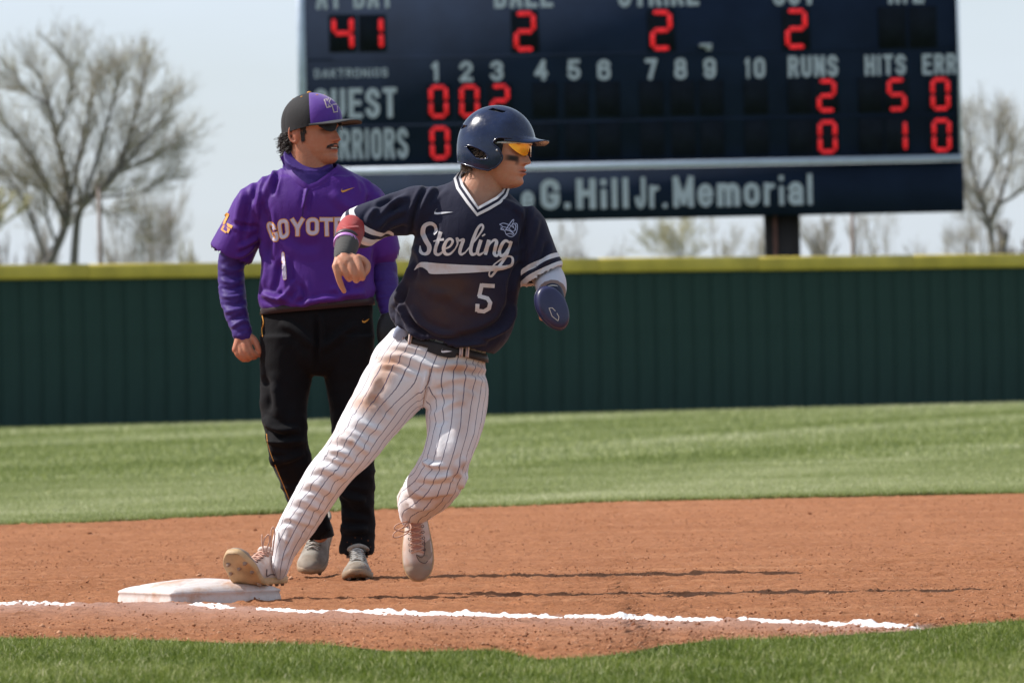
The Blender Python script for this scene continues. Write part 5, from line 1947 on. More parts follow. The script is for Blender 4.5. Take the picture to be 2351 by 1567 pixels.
    legA = [(950, 850, 0.0, 82, .110, -28), (915, 880, -0.01, 82, .112, -30), (880, 924, -0.03, 72, .104, -30), (838, 985, -0.06, 62, .094, -30), (805, 1035, -0.09, 55, .086, -28), (764, 1078, -0.07, 50, .080, -30), (733, 1122, -0.04, 47, .074, -30), (705, 1166, -0.01, 45, .070, -30), (679, 1210, 0.02, 41, .064, -25), (659, 1247, 0.04, 34, .056, -18), (650, 1275, 0.05, 25, .050, -10), (645, 1298, 0.055, 20, .046, -5), (647, 1290, 0.055, 16, .036, -5), (655, 1262, 0.05, 14, .03, -8)]
    legB = [(1048, 850, 0.0, 64, .100, -2), (1050, 900, -0.01, 72, .108, -3), (1046, 950, -0.03, 69, .102, -5), (1040, 1000, -0.06, 61, .096, -8), (1026, 1045, -0.09, 56, .090, -13), (1012, 1085, -0.07, 59, .090, -25), (990, 1118, 0.02, 58, .085, -38), (968, 1142, 0.12, 50, .075, -45), (956, 1160, 0.18, 41, .066, -40), (952, 1174, 0.21, 34, .058, -30), (953, 1170, 0.21, 28, .05, -30), (962, 1150, 0.16, 22, .04, -40)]
    fp, fa, fb = frames(pelvis, D0), frames(legA, D0), frames(legB, D0)
    V, Q = fuse([loft(None, D0, 40, fr=fp), loft(None, D0, 36, fr=fa), loft(None, D0, 36, fr=fb)], 0.0046, 6, 0.6)
    x, y = to_px(V)
    N = normals(V, Q)
    # pinstripe coordinate: arc length round each leg, handed over to the hips
    sP, tP, dP, wP = axis_coords(V, fp)
    sA, tA, dA, wA = axis_coords(V, fa[:56])
    sB, tB, dB, wB = axis_coords(V, fb[:46])
    left = np.where(y < 935, x < np.interp(y, [780, 935], [1012, 971]), dA < dB)
    left = np.where((y > 1000), dA < dB, left)
    uP = tP * np.clip(wP, 0.11, 0.16)
    LA, LB = -0.062, 0.072
    uL = np.where(left, tA * wA * 1.0 + LA, tB * wB * 1.0 + LB)
    bl = np.clip((y - 835) / 110, 0, 1)
    bl = bl * bl * (3 - 2 * bl)
    u = uP * (1 - bl) + uL * bl
    sL = np.where(left, sA, sB)
    tL = np.where(left, tA, tB)
    # loose cloth: ripples across the leg
    amp = np.clip((y - 900) / 200, 0.15, 1)
    rip = vnoise(np.column_stack([sL * 21 + 0.9 * np.sin(tL), tL * 0.9, left * 5.0]), 1.0, 7, 2)
    rip = 1 - np.abs(rip) * 2.2
    V = V + N * (0.0012 * amp * rip)[:, None]
    V = V + N * (0.0035 * vnoise(V * np.array([1, 1, 0.8]), 22, 4, 2))[:, None]
    folds = [
        ([(880, 812), (930, 818), (990, 842), (1040, 850)], 7, .009), ([(865, 828), (920, 832), (975, 860)], 6, -.008), ([(866, 840), (905, 842), (950, 862)], 6, .008), ([(900, 800), (960, 812), (1010, 830)], 6, -.006),
        ([(1000, 838), (1060, 838), (1122, 852)], 7, .009), ([(1010, 852), (1060, 852), (1120, 862)], 6, -.008), ([(1020, 872), (1070, 868), (1118, 880)], 7, .007), ([(1000, 895), (1050, 885), (1105, 900)], 8, -.006), ([(984, 905), (1030, 905), (1060, 915)], 7, .006),
        ([(990, 845), (985, 870), (975, 905), (970, 940)], 5, -.010), ([(980, 850), (975, 880), (966, 915)], 6, .006),
        ([(868, 860), (850, 900), (835, 925)], 12, .008), ([(838, 905), (870, 925), (900, 960)], 9, -.007), ([(800, 950), (840, 975), (880, 990)], 8, .008), ([(790, 975), (830, 990), (865, 1010)], 8, -.008),
        ([(765, 1000), (800, 1010), (850, 1040)], 8, .011), ([(756, 1018), (790, 1030), (830, 1055)], 7, -.010), ([(745, 1035), (785, 1035), (820, 1050)], 8, .011), ([(735, 1050), (780, 1070), (812, 1075)], 7, -.009), ([(722, 1066), (760, 1080), (800, 1100)], 8, .010),
        ([(705, 1090), (740, 1092), (780, 1115)], 7, -.008), ([(695, 1105), (730, 1112), (770, 1135)], 8, .010), ([(690, 1125), (725, 1130), (755, 1150)], 6, -.010), ([(672, 1140), (705, 1150), (745, 1172)], 8, .009), ([(662, 1160), (700, 1170), (740, 1185)], 7, -.008), ([(650, 1180), (690, 1195), (725, 1205)], 8, .008), ([(640, 1205), (672, 1200), (700, 1230)], 6, -.009), ([(650, 1230), (665, 1250), (650, 1285)], 5, .009), ([(672, 1215), (662, 1250), (655, 1290)], 5, -.008),
        ([(985, 960), (1010, 945), (1040, 925), (1070, 918)], 8, .009), ([(1000, 975), (1030, 960)], 7, -.006), ([(970, 1058), (990, 1066), (1015, 1068)], 6, .016), ([(975, 1075), (1000, 1082), (1030, 1078)], 6, -.012), ([(965, 1092), (1000, 1098), (1050, 1085)], 7, .009), ([(950, 1105), (990, 1115), (1045, 1108)], 6, -.008), ([(940, 1120), (975, 1135), (1040, 1128)], 7, .009), ([(930, 1140), (965, 1152), (1010, 1148)], 6, -.008), ([(940, 1160), (970, 1168), (1000, 1162)], 6, .008),
        ([(1070, 1050), (1050, 1075), (1062, 1098)], 8, .009), ([(1078, 1085), (1060, 1112), (1070, 1118)], 6, .010), ([(1055, 960), (1048, 1010), (1040, 1050)], 16, .006)]
    folds = [(f_[0], f_[1] * 0.85, f_[2] * (0.50 if f_[0][0][1] > 1000 and f_[0][0][0] < 900 else 0.60)) for f_ in folds]
    V = sculpt(V, Q, folds)
    V = laplace(V, Q, 0.22)
    x, y = to_px(V)
    N = normals(V, Q)
    fr_ = (N[:, 1] < 0.15)
    bump = lambda cx_, cy_, a, b, rot=0: np.exp(-((((x - cx_) * math.cos(rot) + (y - cy_) * math.sin(rot)) / a) ** 2 + ((-(x - cx_) * math.sin(rot) + (y - cy_) * math.cos(rot)) / b) ** 2) ** 1.3)
    dirt = 0.95 * bump(880, 865, 62, 26, 2.1) + 0.7 * bump(850, 930, 55, 24, 0.3) + 0.8 * bump(1060, 845, 62, 14) + 0.5 * bump(1060, 890, 60, 34) + 0.45 * bump(1062, 955, 26, 55, 0.1) + 0.9 * bump(806, 1014, 9, 8) + 0.6 * bump(1045, 1082, 12, 14) + 0.5 * bump(1062, 1066, 8, 16) + 0.35 * bump(760, 1000, 60, 30) + 0.35 * bump(990, 1145, 60, 30) + 0.3 * bump(925, 805, 40, 14) + 0.55 * bump(900, 832, 55, 10, 0.25)
    dirt += 0.03
    dirt = 1.25 * dirt * np.clip(0.8 + 0.5 * vnoise(V, 24, 11, 4), 0.1, 1.4) * (0.35 + 0.65 * fr_)
    m = cloth_mat('pinstripe_cloth', (0.76, 0.745, 0.77), 0.85, 0.05, 0.04, (('dirt', (0.50, 0.27, 0.165), 0.85),))
    uu = m.attr('stripe')
    f = m.math('ABSOLUTE', m.math('SUBTRACT', m.math('FRACT', m.math('ADD', m.math('DIVIDE', uu, 0.0305), 100.5)), 0.5))
    line = m.math('LESS_THAN', f, 0.044)
    m.color(m.mix(m.math('MULTIPLY', line, 0.88), m.last, (0.04, 0.035, 0.10)))
    fk = np.ones(len(Q), dtype=bool)
    pants = add('trousers', np_mesh('trousers', V, Q[fk], {'stripe': u, 'dirt': np.clip(dirt, 0, 1)}, smooth=True), m.m, root)
    pb = bvh_of(V, Q)
    # fly seam and frayed hole at the knee
    st = plain('trouser_seam', (0.42, 0.28, 0.24), 0.8, 0.1)
    decal('fly_seam', [script_stroke([(988, 846), (984, 868), (978, 892), (970, 938)], 1.8, 5, 1)], pb, st, pants, 0.0008)
    tear = plain('torn_cloth', (0.10, 0.08, 0.12), 0.9, 0.3)
    V2, F2 = join([ball(P(1058, 1107, D0 - 0.09), (0.009, 0.006, 0.006), 10)])
    add('knee_tear', np_mesh('knee_tear', V2, F2, smooth=True), tear, pants)

    # belt with loops, buckle end and a small tick
    belt_m = cloth_mat('black_belt', (0.028, 0.024, 0.026), 0.55, 0.1, 0.2).m
    bl_fr = frames([(1014, 787, 0.004, 105, .109, -14), (1010, 805, 0.004, 110, .113, -14)], D0, 2)
    rows = []
    for kth in range(97):
        th = 2 * math.pi * kth / 96
        c, s = math.cos(th), math.sin(th)
        row = []
        for fi, ex in ((0, 0.0), (0, 0.004), (1, 0.008), (2, 0.0065), (2, 0.001)):
            C, A, B, w, h = bl_fr[fi]
            row.append(list(C + A * ((w + ex) * c) + B * ((h + ex) * s)))
        rows.append(row)
    R = np.array(rows)
    belt = add('belt', np_mesh('belt', R.reshape(-1, 3), grid_faces(97, 5), smooth=True), belt_m, root)
    loop_m = cloth_mat('loop_cloth', (0.62, 0.50, 0.46), 0.85, 0.1, 0.1).m
    lp_dark = plain('loop_stripe', (0.10, 0.07, 0.15), 0.8, 0.1)
    bb = bvh_of(R.reshape(-1, 3), grid_faces(97, 5))
    for (xa, ya, xb, yb) in ((932, 752, 925, 782), (944, 756, 940, 790), (1060, 788, 1058, 818), (1074, 790, 1072, 820)):
        dd_ = (P((xa + xb) / 2, (ya + yb) / 2, 22) - CAMP).normalized()
        h = bb.ray_cast(CAMP, dd_)
        dist = ((h[0] - CAMP).length if h[0] is not None else D0) - 0.004
        ps = [CAMP + (P(xa + (xb - xa) * t, ya + (yb - ya) * t, 22) - CAMP).normalized() * (dist - 0.003 * math.sin(math.pi * t)) for t in (0, .25, .5, .75, 1)]
        Vl, Fl = tube(ps, 0.0062, 8, flat=1.0)
        lo = add('belt_loop', np_mesh('belt_loop', Vl, Fl, smooth=True), loop_m, root)
        ps2 = [p - Vector((0, 0.0052, 0)) for p in ps]
        Vl, Fl = tube(ps2, 0.0014, 6)
        add('loop_stripe', np_mesh('loop_stripe', Vl, Fl, smooth=True), lp_dark, lo)
    decal('belt_mark', [lens_strip([(1016, 799), (1015, 805), (1024, 804), (1038, 806)], [(1016, 799), (1013, 808), (1022, 809), (1038, 806)], 12, 1)], bb, wm, belt, 0.002)
    # overlapping belt end
    end = lens_strip([(985, 786), (1010, 791), (1035, 797), (1052, 802)], [(980, 806), (1005, 815), (1030, 821), (1046, 820)], 14, 3)
    decal('belt_tab', [end], bb, belt_m, belt, 0.0012)
    # undershirt tail showing at the hip
    us = cloth_mat('undershirt_blue', (0.30, 0.34, 0.46), 0.8, 0.1, 0.1).m
    Vu, Fu = loft([(930, 748, -0.07, 14, .012, -20), (922, 762, -0.07, 17, .012, -20), (916, 778, -0.06, 16, .012, -20)], D0, 14, 3)
    add('undershirt', np_mesh('undershirt', Vu, Fu, smooth=True), us, root)

    # ---- sleeves under the jersey
    red = cloth_mat('red_sleeve', (0.34, 0.030, 0.030), 0.6, 0.2, 0.08).m
    V, Q = fuse([loft([(860, 506, -0.01, 38, .05), (828, 516, -0.03, 37, .05), (806, 530, -0.07, 33, .047), (800, 550, -0.13, 30, .042), (797, 562, -0.165, 26.5, .039), (795, 568, -0.18, 20, .030)], D0, 28)], 0.004, 3)
    V = sculpt(V, Q, [([(778, 520), (800, 524), (826, 522)], 3, .003)])
    o = add('compression_sleeve', np_mesh('compression_sleeve', V, Q, smooth=True), red, root)
    o['label'] = 'dark red compression sleeve on the forearm'
    rb = bvh_of(V, Q)
    blk = cloth_mat('wrist_tape', (0.055, 0.052, 0.050), 0.8, 0.2, 0.2)
    V, F = loft([(797, 560, -0.165, 27.5, .041), (793, 574, -0.195, 25.5, .038), (790, 588, -0.222, 23, .034), (789, 598, -0.235, 21, .030)], D0, 32, 6)
    V = V + 0.0012 * np.sin(V[:, 2:3] * 900) * normals_any(V, F)
    add('wrist_tape', np_mesh('wrist_tape', V, F, smooth=True), blk.m, root)
    for (a, b, c, col, nm) in ((796, 549, -0.142, (0.05, 0.035, 0.04), 'wristband'), (795, 557, -0.160, (0.55, 0.25, 0.62), 'wristband')):
        V, F = loft([(a, b, c, 29.5, .044), (a - 1, b + 5, c - 0.008, 29, .043)], D0, 32, 3)
        add(nm, np_mesh(nm, V, F, smooth=True), plain('band_rubber', col, 0.5, 0.05), root)
    V, F = tube([P(776, 556, D0 - 0.185), P(784, 551, D0 - 0.193), P(792, 548, D0 - 0.197)], 0.0032, 6)
    add('band_text', np_mesh('band_text', V, F), wm, root)

    wsl = cloth_mat('pale_sleeve', (0.56, 0.55, 0.62), 0.8, 0.15, 0.06, (('wrap', (0.20, 0.12, 0.095), 1.0),))
    V, Q = fuse([loft([(1232, 590, 0.02, 36, .05, 25), (1250, 622, 0.02, 37, .052, 25), (1262, 644, -0.01, 37, .054, 15), (1266, 662, -0.06, 35, .048, 5), (1268, 680, -0.10, 29, .040, 0), (1268, 692, -0.12, 24, .034, 0)], D0, 28)], 0.004, 3)
    s_, t_, d_, w_ = axis_coords(V, frames([(1250, 622, 0.02, 37, .052, 25), (1262, 644, -0.01, 37, .054, 15), (1266, 662, -0.06, 35, .048, 5), (1268, 680, -0.10, 29, .040, 0), (1268, 692, -0.12, 24, .034, 0)], D0))
    add('arm_sleeve', np_mesh('arm_sleeve', V, Q, {'wrap': np.clip((s_ - 0.118) / 0.006, 0, 1)}, smooth=True), wsl.m, root)

    # ---- sliding mitt on the picture-right hand
    mn = MatB('mitt_shell', (0.020, 0.022, 0.075), 0.38, 0.5)
    mn.color(mn.ramp(mn.noise(20, 3), [(0.3, (0.018, 0.020, 0.068)), (0.7, (0.026, 0.028, 0.088))]))
    mn = mn.m
    Dm = D0 - 0.17
    cx_, cy_ = 1268, 707
    ax = math.radians(-62)
    a_, b_ = _r * math.cos(ax) + _u * math.sin(ax), _r * math.cos(ax + math.pi / 2) + _u * math.sin(ax + math.pi / 2)
    nrm = Vector((0.30, -0.93, 0.18)).normalized()
    a_ = (a_ - nrm * a_.dot(nrm)).normalized()
    b_ = nrm.cross(a_).normalized()
    V, n, sg = [], 11, 56
    prof = [(0.0, 0.024), (0.5, 0.024), (0.80, 0.0225), (0.93, 0.019), (0.985, 0.012), (1.0, 0.003), (0.985, -0.006), (0.99, -0.010), (0.955, -0.020), (0.8, -0.026), (0.0, -0.027)]
    ctr = P(cx_, cy_, Dm)
    for (rr_, hh) in prof:
        for kk in range(sg):
            th = 2 * math.pi * kk / sg
            e = 1 + 0.10 * math.cos(th)
            V.append(ctr + a_ * (0.0735 * rr_ * math.cos(th)) + b_ * (0.0475 * rr_ * math.sin(th) * (1 - 0.08 * math.cos(th))) + nrm * (hh + 0.004 * (1 - rr_)))
    F = [[i * sg + kk, i * sg + (kk + 1) % sg, (i + 1) * sg + (kk + 1) % sg, (i + 1) * sg + kk] for i in range(n - 1) for kk in range(sg)]
    Vm = np.array([list(v) for v in V])
    mitt = add('sliding_mitt', np_mesh('sliding_mitt', Vm, np.array(F), smooth=True), mn, root)
    mitt['label'] = 'oval navy padded mitt over the hand'
    mb = bvh_of(Vm, np.array(F))
    Z6 = lambda pts: [(1190 + a / 7.838, 580 + b / 7.838) for a, b in pts]
    silver = plain('mitt_mark', (0.50, 0.46, 0.42), 0.4, 0.05, 20)
    decal('mitt_mark', [ribbon(resample(Z6(q), 2), 1.7, 1) for q in ([(665, 1050), (612, 992), (552, 996), (606, 1140), (712, 1226)], [(716, 1222), (728, 1156), (692, 1086)])], mb, silver, mitt, 0.0012)
    # binding round the edge, cuff strap
    ring = [ctr + a_ * (0.074 * math.cos(t)) + b_ * (0.048 * math.sin(t) * (1 - 0.08 * math.cos(t))) + nrm * (-0.003) for t in np.linspace(0, 2 * math.pi, 49)]
    V, F = tube(ring, 0.0026, 6, cap=False)
    add('mitt_binding', np_mesh('mitt_binding', V, F, smooth=True), mn, mitt)
    V, F = loft([(1269, 672, -0.115, 24, .040, -5), (1270, 680, -0.128, 26, .038, -5), (1272, 692, -0.14, 27, .036, -5), (1270, 704, -0.15, 26, .034, -5)], D0, 32, 4)
    add('mitt_cuff', np_mesh('mitt_cuff', V, F, smooth=True), cloth_mat('cuff_cloth', (0.012, 0.016, 0.040), 0.6, 0.1).m, mitt)
    V, F = tube([P(1247 + 22 * (1 - math.cos(t)), 676 - 21 * math.sin(t), D0 - 0.150 + 0.012 * abs(math.cos(t))) for t in np.linspace(0.15, math.pi - 0.25, 15)], 0.0024, 6)
    add('cuff_trim', np_mesh('cuff_trim', V, F, smooth=True), silver, mitt)

    # ---- helmet
    hm = MatB('helmet_navy', (0.010, 0.017, 0.058), 0.16, 0.5)
    n1 = hm.noise(30, 5, 0.7)
    hm.color(hm.ramp(hm.noise(16, 4, 0.6), [(0.40, (0.004, 0.009, 0.038)), (0.75, (0.014, 0.027, 0.080))]))
    hm.link(hm.ramp(n1, [(0.35, 0.10), (0.7, 0.34)]), hm.b.inputs['Roughness'])
    hm.b.inputs['Coat Weight'].default_value = 0.12
    hm.b.inputs['Coat Roughness'].default_value = 0.08
    hm.bump(hm.noise(5, 2), 0.08, 0.01)
    hm = hm.m
    nth, nv_ = 240, 120
    sx, sy, sz, zc, xc = 0.1235, 0.0985, 0.132, 0.121, -0.004

    def zedge(a):
        a = abs(a)
        return float(np.interp(a, [0, 62, 62.6, 66, 72, 84, 98, 112, 135, 160, 180], [0.150, 0.149, 0.084, 0.070, 0.057, 0.046, 0.049, 0.056, 0.066, 0.074, 0.077]))

    def surf(a, z, r=0.0):
        """helmet surface at azimuth a (degrees from the front) and height z; r pushes it outward"""
        t = math.radians(a)
        if z > zc:
            k_ = math.sqrt(max(0, 1 - ((z - zc) / sz) ** 2.25))
        else:
            k_ = 1.0 - 0.10 * ((zc - z) / 0.07) ** 2
        fx = (sx + r) * k_ * math.cos(t)
        if math.cos(t) > 0:
            fx *= 0.985
        else:
            fx -= 0.006 * k_ * math.cos(t) ** 2 * 0
        # ear flap stands off the head
        fl = math.exp(-((abs(a) - 86) / 26) ** 4) * np.clip((0.115 - z) / 0.05, 0, 1) * 0.004
        return (xc + fx, (sy + r + fl) * k_ * math.sin(t) * (1.0 + 0.03 * math.cos(2 * t)), z)
    V = np.zeros((nv_, nth, 3))
    AZ = np.linspace(-180, 180, nth, endpoint=False)
    ZZ = np.zeros((nv_, nth))
    for j, a in enumerate(AZ):
        ze = 0.040
        for i in range(nv_):
            t = i / (nv_ - 1)
            z = ze + (zc + sz - ze) * math.sin(t * math.pi / 2) ** 1.0
            V[i, j] = surf(a, z)
            ZZ[i, j] = z
    q = grid_faces(nv_, nth)
    i, j = np.meshgrid(np.arange(nv_ - 1), np.arange(nth))
    i, j = i.ravel(), j.ravel()
    q = np.column_stack([i * nth + j, i * nth + (j + 1) % nth, (i + 1) * nth + (j + 1) % nth, (i + 1) * nth + j])
    ca, cz = AZ[j] + 0.75, (ZZ[i, j] + ZZ[np.minimum(i + 1, nv_ - 1), j]) / 2
    cut = cz < np.array([zedge(a_) for a_ in ca])
    for s in (-1, 1):
        A_ = s * ca
        cut |= pip(A_, cz * 1000, [(124, 119), (117, 122), (104, 115), (90, 101), (86, 87), (92, 81), (105, 85), (114, 103)])
        cut |= pip(A_, cz * 1000, [(60, 150), (71, 149), (79, 131), (68, 110), (62.5, 80), (55, 80)])
        cut |= pip(A_, cz * 1000, [(104, 236), (92, 243), (50, 233), (62, 227)])
        cut |= pip(A_, cz * 1000, [(164, 192), (128, 184), (146, 175), (164, 179)])
    me = np_mesh('helmet_shell', hp(V.reshape(-1, 3)), q[~cut], smooth=True)
    sh = add('helmet_shell', me, hm, None)
    md = sh.modifiers.new('s', 'SOLIDIFY')
    md.thickness = 0.0045
    md.offset = 1
    # the helmet is worn: a part of the person
    helmet = empty('helmet', root.location)
    helmet.parent = root
    helmet.location = (0, 0, 0)
    helmet['label'] = 'glossy navy batting helmet with ear flaps'
    W = Matrix.Translation(-root.location)
    def hadd(nm, me_, mt):
        o = bpy.data.objects.new(nm, me_)
        COL.objects.link(o)
        if mt and not me_.materials:
            me_.materials.append(mt)
        o.parent = helmet
        o.matrix_parent_inverse = W
        return o
    sh.parent = helmet
    sh.matrix_parent_inverse = W
    # dark padding inside, seen through ear hole and vents
    Vi = []
    for i_ in range(30):
        for j_ in range(60):
            a = -180 + 6 * j_
            ze = zedge(a) + 0.006
            z = ze + (0.248 - ze) * math.sin(i_ / 29 * math.pi / 2)
            Vi.append(surf(a, min(z, zc + sz - 0.002), -0.013))
    ii, jj = np.meshgrid(np.arange(29), np.arange(60)); ii, jj = ii.ravel(), jj.ravel()
    qi = np.column_stack([ii * 60 + jj, ii * 60 + (jj + 1) % 60, (ii + 1) * 60 + (jj + 1) % 60, (ii + 1) * 60 + jj])
    cai, czi = -180 + 6 * jj + 3, np.array([Vi[k_][2] for k_ in qi[:, 0]])
    ci = (np.abs(cai) > 82) & (np.abs(cai) < 122) & (czi < 0.130) & (czi > 0.088)
    hadd('padding', np_mesh('padding', hp(np.array(Vi)), qi, smooth=True), plain('helmet_foam', (0.012, 0.012, 0.014), 0.9, 0.1))
    # rolled edge round the rim
    half = [(50, .150), (60, .150), (71, .1495), (76, .142), (79, .131), (73, .121), (68, .110), (64.5, .097), (63, .086), (65.5, .073)] + [(a_, zedge(a_) + 0.001) for a_ in (72, 78, 84, 91, 98, 105, 112, 124, 135, 148, 160, 170)]
    half = [tuple(q_) for q_ in catmull(half, 4)]
    rim = [surf(-a_, z_, 0.0035) for a_, z_ in half] + [surf(180, zedge(180) + 0.001, 0.0035)] + [surf(a_, z_, 0.0035) for a_, z_ in half[::-1]]
    Vr, Fr = tube(hp(np.array(rim)), 0.0028, 8)
    hadd('rim', np_mesh('rim', Vr, Fr, smooth=True), hm)
    # brim
    nb, na = 12, 41
    Vb = []
    for side_ in (0, 1):
        for i_ in range(nb):
            t = i_ / (nb - 1)
            for j_ in range(na):
                a = -62 + 124 * j_ / (na - 1)
                r_ = math.radians(a)
                inner_ = np.array(surf(a, 0.154, 0.001))
                ox = 0.1715 * math.cos(r_) ** 0.55 - 0.006
                oy = 0.086 * math.sin(r_) * (1 - 0.05 * abs(math.sin(r_)))
                outp = np.array([max(ox, inner_[0]), oy, 0.1525 - 0.020 * math.sin(r_) ** 2])
                if abs(a) > 50:
                    outp = outp * (1 - (abs(a) - 50) / 12) + (inner_ + [0.004, 0, -0.008]) * ((abs(a) - 50) / 12)
                p = inner_ * (1 - t) + outp * t
                p[2] += 0.010 * (1 - t) ** 3 - 0.003 * math.sin(math.pi * t) - 0.002 - (0.0055 if side_ else 0.0) * (1 - 0.5 * t) + 0.004 * math.sin(math.pi * t) * (1 - side_)
                Vb.append(p)
    g1 = grid_faces(nb, na)
    g2 = grid_faces(nb, na, nb * na)[:, ::-1]
    e = [[(nb - 1) * na + k_, (nb - 1) * na + k_ + 1, nb * na + (nb - 1) * na + k_ + 1, nb * na + (nb - 1) * na + k_] for k_ in range(na - 1)]
    hadd('brim', np_mesh('brim', hp(np.array(Vb)), [np.concatenate([g1, g2, np.array(e)])], smooth=True), hm)
    # screw at the temple, raised ridge over the ear hole
    for s in (-1,):
        p = surf(s * 72, 0.110, 0.006)
        Vs_, Fs_ = ball(hp(np.array([p]))[0], (0.004, 0.004, 0.004), 10)
        hadd('screw', np_mesh('screw', Vs_, Fs_, smooth=True), plain('screw_metal', (0.35, 0.35, 0.38), 0.3, 0.05, 30))
    for s in (-1, 1):
        rd = [surf(s * a, z, 0.0035) for a, z in ((128, 137), (120, 139), (104, 131), (88, 115), (82, 97), (90, 87), (108, 93), (118, 117), (128, 137))] if False else [surf(s * a, z / 1000, 0.0038) for a, z in catmull([(125, 121), (118, 124), (104, 117), (89, 102), (84, 87), (91, 79), (106, 83), (115, 102), (125, 121)], 5)]
        Vr, Fr = tube(hp(np.array(rd)), 0.0022, 7)
        hadd('ear_hole_rim', np_mesh('ear_hole_rim', Vr, Fr, smooth=True), hm)

    # ---- sunglasses: one orange mirrored shield, white frame, arm to the temple
    lens = MatB('orange_mirror_lens', (0.95, 0.30, 0.02), 0.16, 0.7)
    lens.b.inputs['Metallic'].default_value = 0.6
    yv = lens.node('TexCoord').outputs['Generated']
    lens.color(lens.ramp(lens.noise(22, 3, 0.6), [(0.35, (1.0, 0.20, 0.004)), (0.62, (1.0, 0.40, 0.015))]))
    wf = plain('white_frame', (0.72, 0.72, 0.74), 0.35, 0.05, 20)
    glasses = empty('sunglasses', (0, 0, 0))
    glasses.parent = root
    glasses['label'] = 'wraparound sunglasses with an orange mirrored lens and white frame'
    def gadd(nm, me_, mt):
        o = bpy.data.objects.new(nm, me_)
        COL.objects.link(o)
        me_.materials.append(mt)
        o.parent = glasses
        o.matrix_parent_inverse = W
        return o
    def lens_pt(s, z):
        # wrap round the face: s -1..1 across
        a = s * math.radians(72)
        return (0.0345 + 0.0735 * math.cos(a) ** 0.9 - 0.002 * abs(z - 0.12) * 10, 0.0665 * math.sin(a), z)
    nl = 61
    Vl = []
    for i_ in range(9):
        t = i_ / 8
        for j_ in range(nl):
            s = -1 + 2 * j_ / (nl - 1)
            a_s = abs(s)
            ztop = 0.1405 - 0.004 * a_s ** 2
            zbot = float(np.interp(a_s, [0, 0.06, 0.12, 0.22, 0.38, 0.55, 0.72, 0.85, 1.0], [0.128, 0.122, 0.108, 0.1005, 0.0985, 0.1025, 0.110, 0.118, 0.130]))
            Vl.append(lens_pt(s, ztop * (1 - t) + zbot * t))
    gadd('lens', np_mesh('lens', hp(np.array(Vl)), grid_faces(9, nl), smooth=True), lens.m)
    top = [lens_pt(s, 0.1405 - 0.004 * s * s) for s in np.linspace(-1, 1, 41)]
    Vt, Ft = tube(hp(np.array(top)), 0.0034, 7)
    gadd('brow_bar', np_mesh('brow_bar', Vt, Ft, smooth=True), wf)
    for s in (-1, 1):
        e0 = lens_pt(s, 0.1375)
        arm = [lens_pt(s * 0.86, 0.1385), e0, (0.030, s * 0.0765, 0.1355), (0.005, s * 0.080, 0.132), (-0.02, s * 0.081, 0.128)]
        Vt, Ft = tube(hp(np.array(catmull(arm, 4))), [0.0042] * 8 + [0.0036] * 9, 7)
        gadd('temple_arm', np_mesh('temple_arm', Vt, Ft, smooth=True), wf)
        pad = [lens_pt(s * 0.14, 0.112), (0.098, s * 0.010, 0.106), (0.096, s * 0.011, 0.098)]
        Vt, Ft = tube(hp(np.array(pad)), 0.0026, 6)
        gadd('nose_pad', np_mesh('nose_pad', Vt, Ft, smooth=True), plain('pad_rubber', (0.012, 0.012, 0.012), 0.6, 0.05))
        mk = [hp(np.array([[0.028, s * 0.0795, 0.1358]]))[0], hp(np.array([[0.014, s * 0.0825, 0.1338]]))[0]]
        Vt, Ft = tube(mk, 0.0024, 6)
        gadd('arm_mark', np_mesh('arm_mark', Vt, Ft), plain('arm_mark', (0.02, 0.02, 0.02), 0.5, 0.05))

    # ---- hair: below the helmet at the nape, and at the ear hole
    hairm = plain('brown_hair', (0.105, 0.060, 0.036), 0.55, 0.3, 60)
    rts = []
    rr = random.Random(3)
    for _ in range(210):
        a = rr.uniform(118, 180) * rr.choice((-1, 1))
        z = rr.uniform(0.066, 0.094)
        p = surf(a, max(z, zedge(a) - 0.006) - 0.004, -0.016)
        dz_ = Vector((0.25 * math.cos(math.radians(a)), 0.2 * math.sin(math.radians(a)), -1))
        dW = hp.X * dz_.x + hp.Y * dz_.y + hp.Z * dz_.z
        rts.append((hp(np.array([p]))[0], dW, rr.uniform(0.018, 0.038)))
    for _ in range(90):
        a = rr.uniform(86, 120) * rr.choice((-1, 1))
        z = rr.uniform(0.080, 0.122)
        p = surf(a, z, -0.0105)
        rts.append((hp(np.array([p]))[0], hp.Z * -0.5 - hp.X * 0.8, rr.uniform(0.012, 0.022)))
    for _ in range(40):
        p = (0.012 + rr.uniform(-.008, .012), rr.choice((-1, 1)) * 0.0725, rr.uniform(0.085, 0.12))
        rts.append((hp(np.array([p]))[0], -hp.Z + hp.X * 0.2, rr.uniform(0.01, 0.018)))
    hair_strands('hair', rts, hairm, root, 6, 0.0019, 0.004, 5)

    # ---- shoes
    up = MatB('dusty_upper', (0.56, 0.44, 0.38), 0.75, 0.3)
    nn = up.noise(22, 4, 0.6)
    c = up.ramp(nn, [(0.32, (0.60, 0.40, 0.31)), (0.55, (0.62, 0.52, 0.47)), (0.75, (0.68, 0.62, 0.58))])
    c = up.mix(up.math('MULTIPLY', up.attr('toe'), 0.85), c, (0.27, 0.205, 0.15))
    up.color(c).bump(up.noise(260, 3), 0.3, 0.001)
    mats = dict(upper=up.m, sole=plain('dusty_sole', (0.50, 0.33, 0.17), 0.6, 0.25, 18, 0.2), cleat=plain('cleat_tip', (0.30, 0.20, 0.14), 0.5, 0.3, 30),
                tongue=plain('pink_tongue', (0.50, 0.27, 0.22), 0.85, 0.12, 60), lace=plain('peach_lace', (0.62, 0.38, 0.29), 0.85, 0.08, 80), mark=plain('dark_mark', (0.10, 0.06, 0.06), 0.7, 0.1))
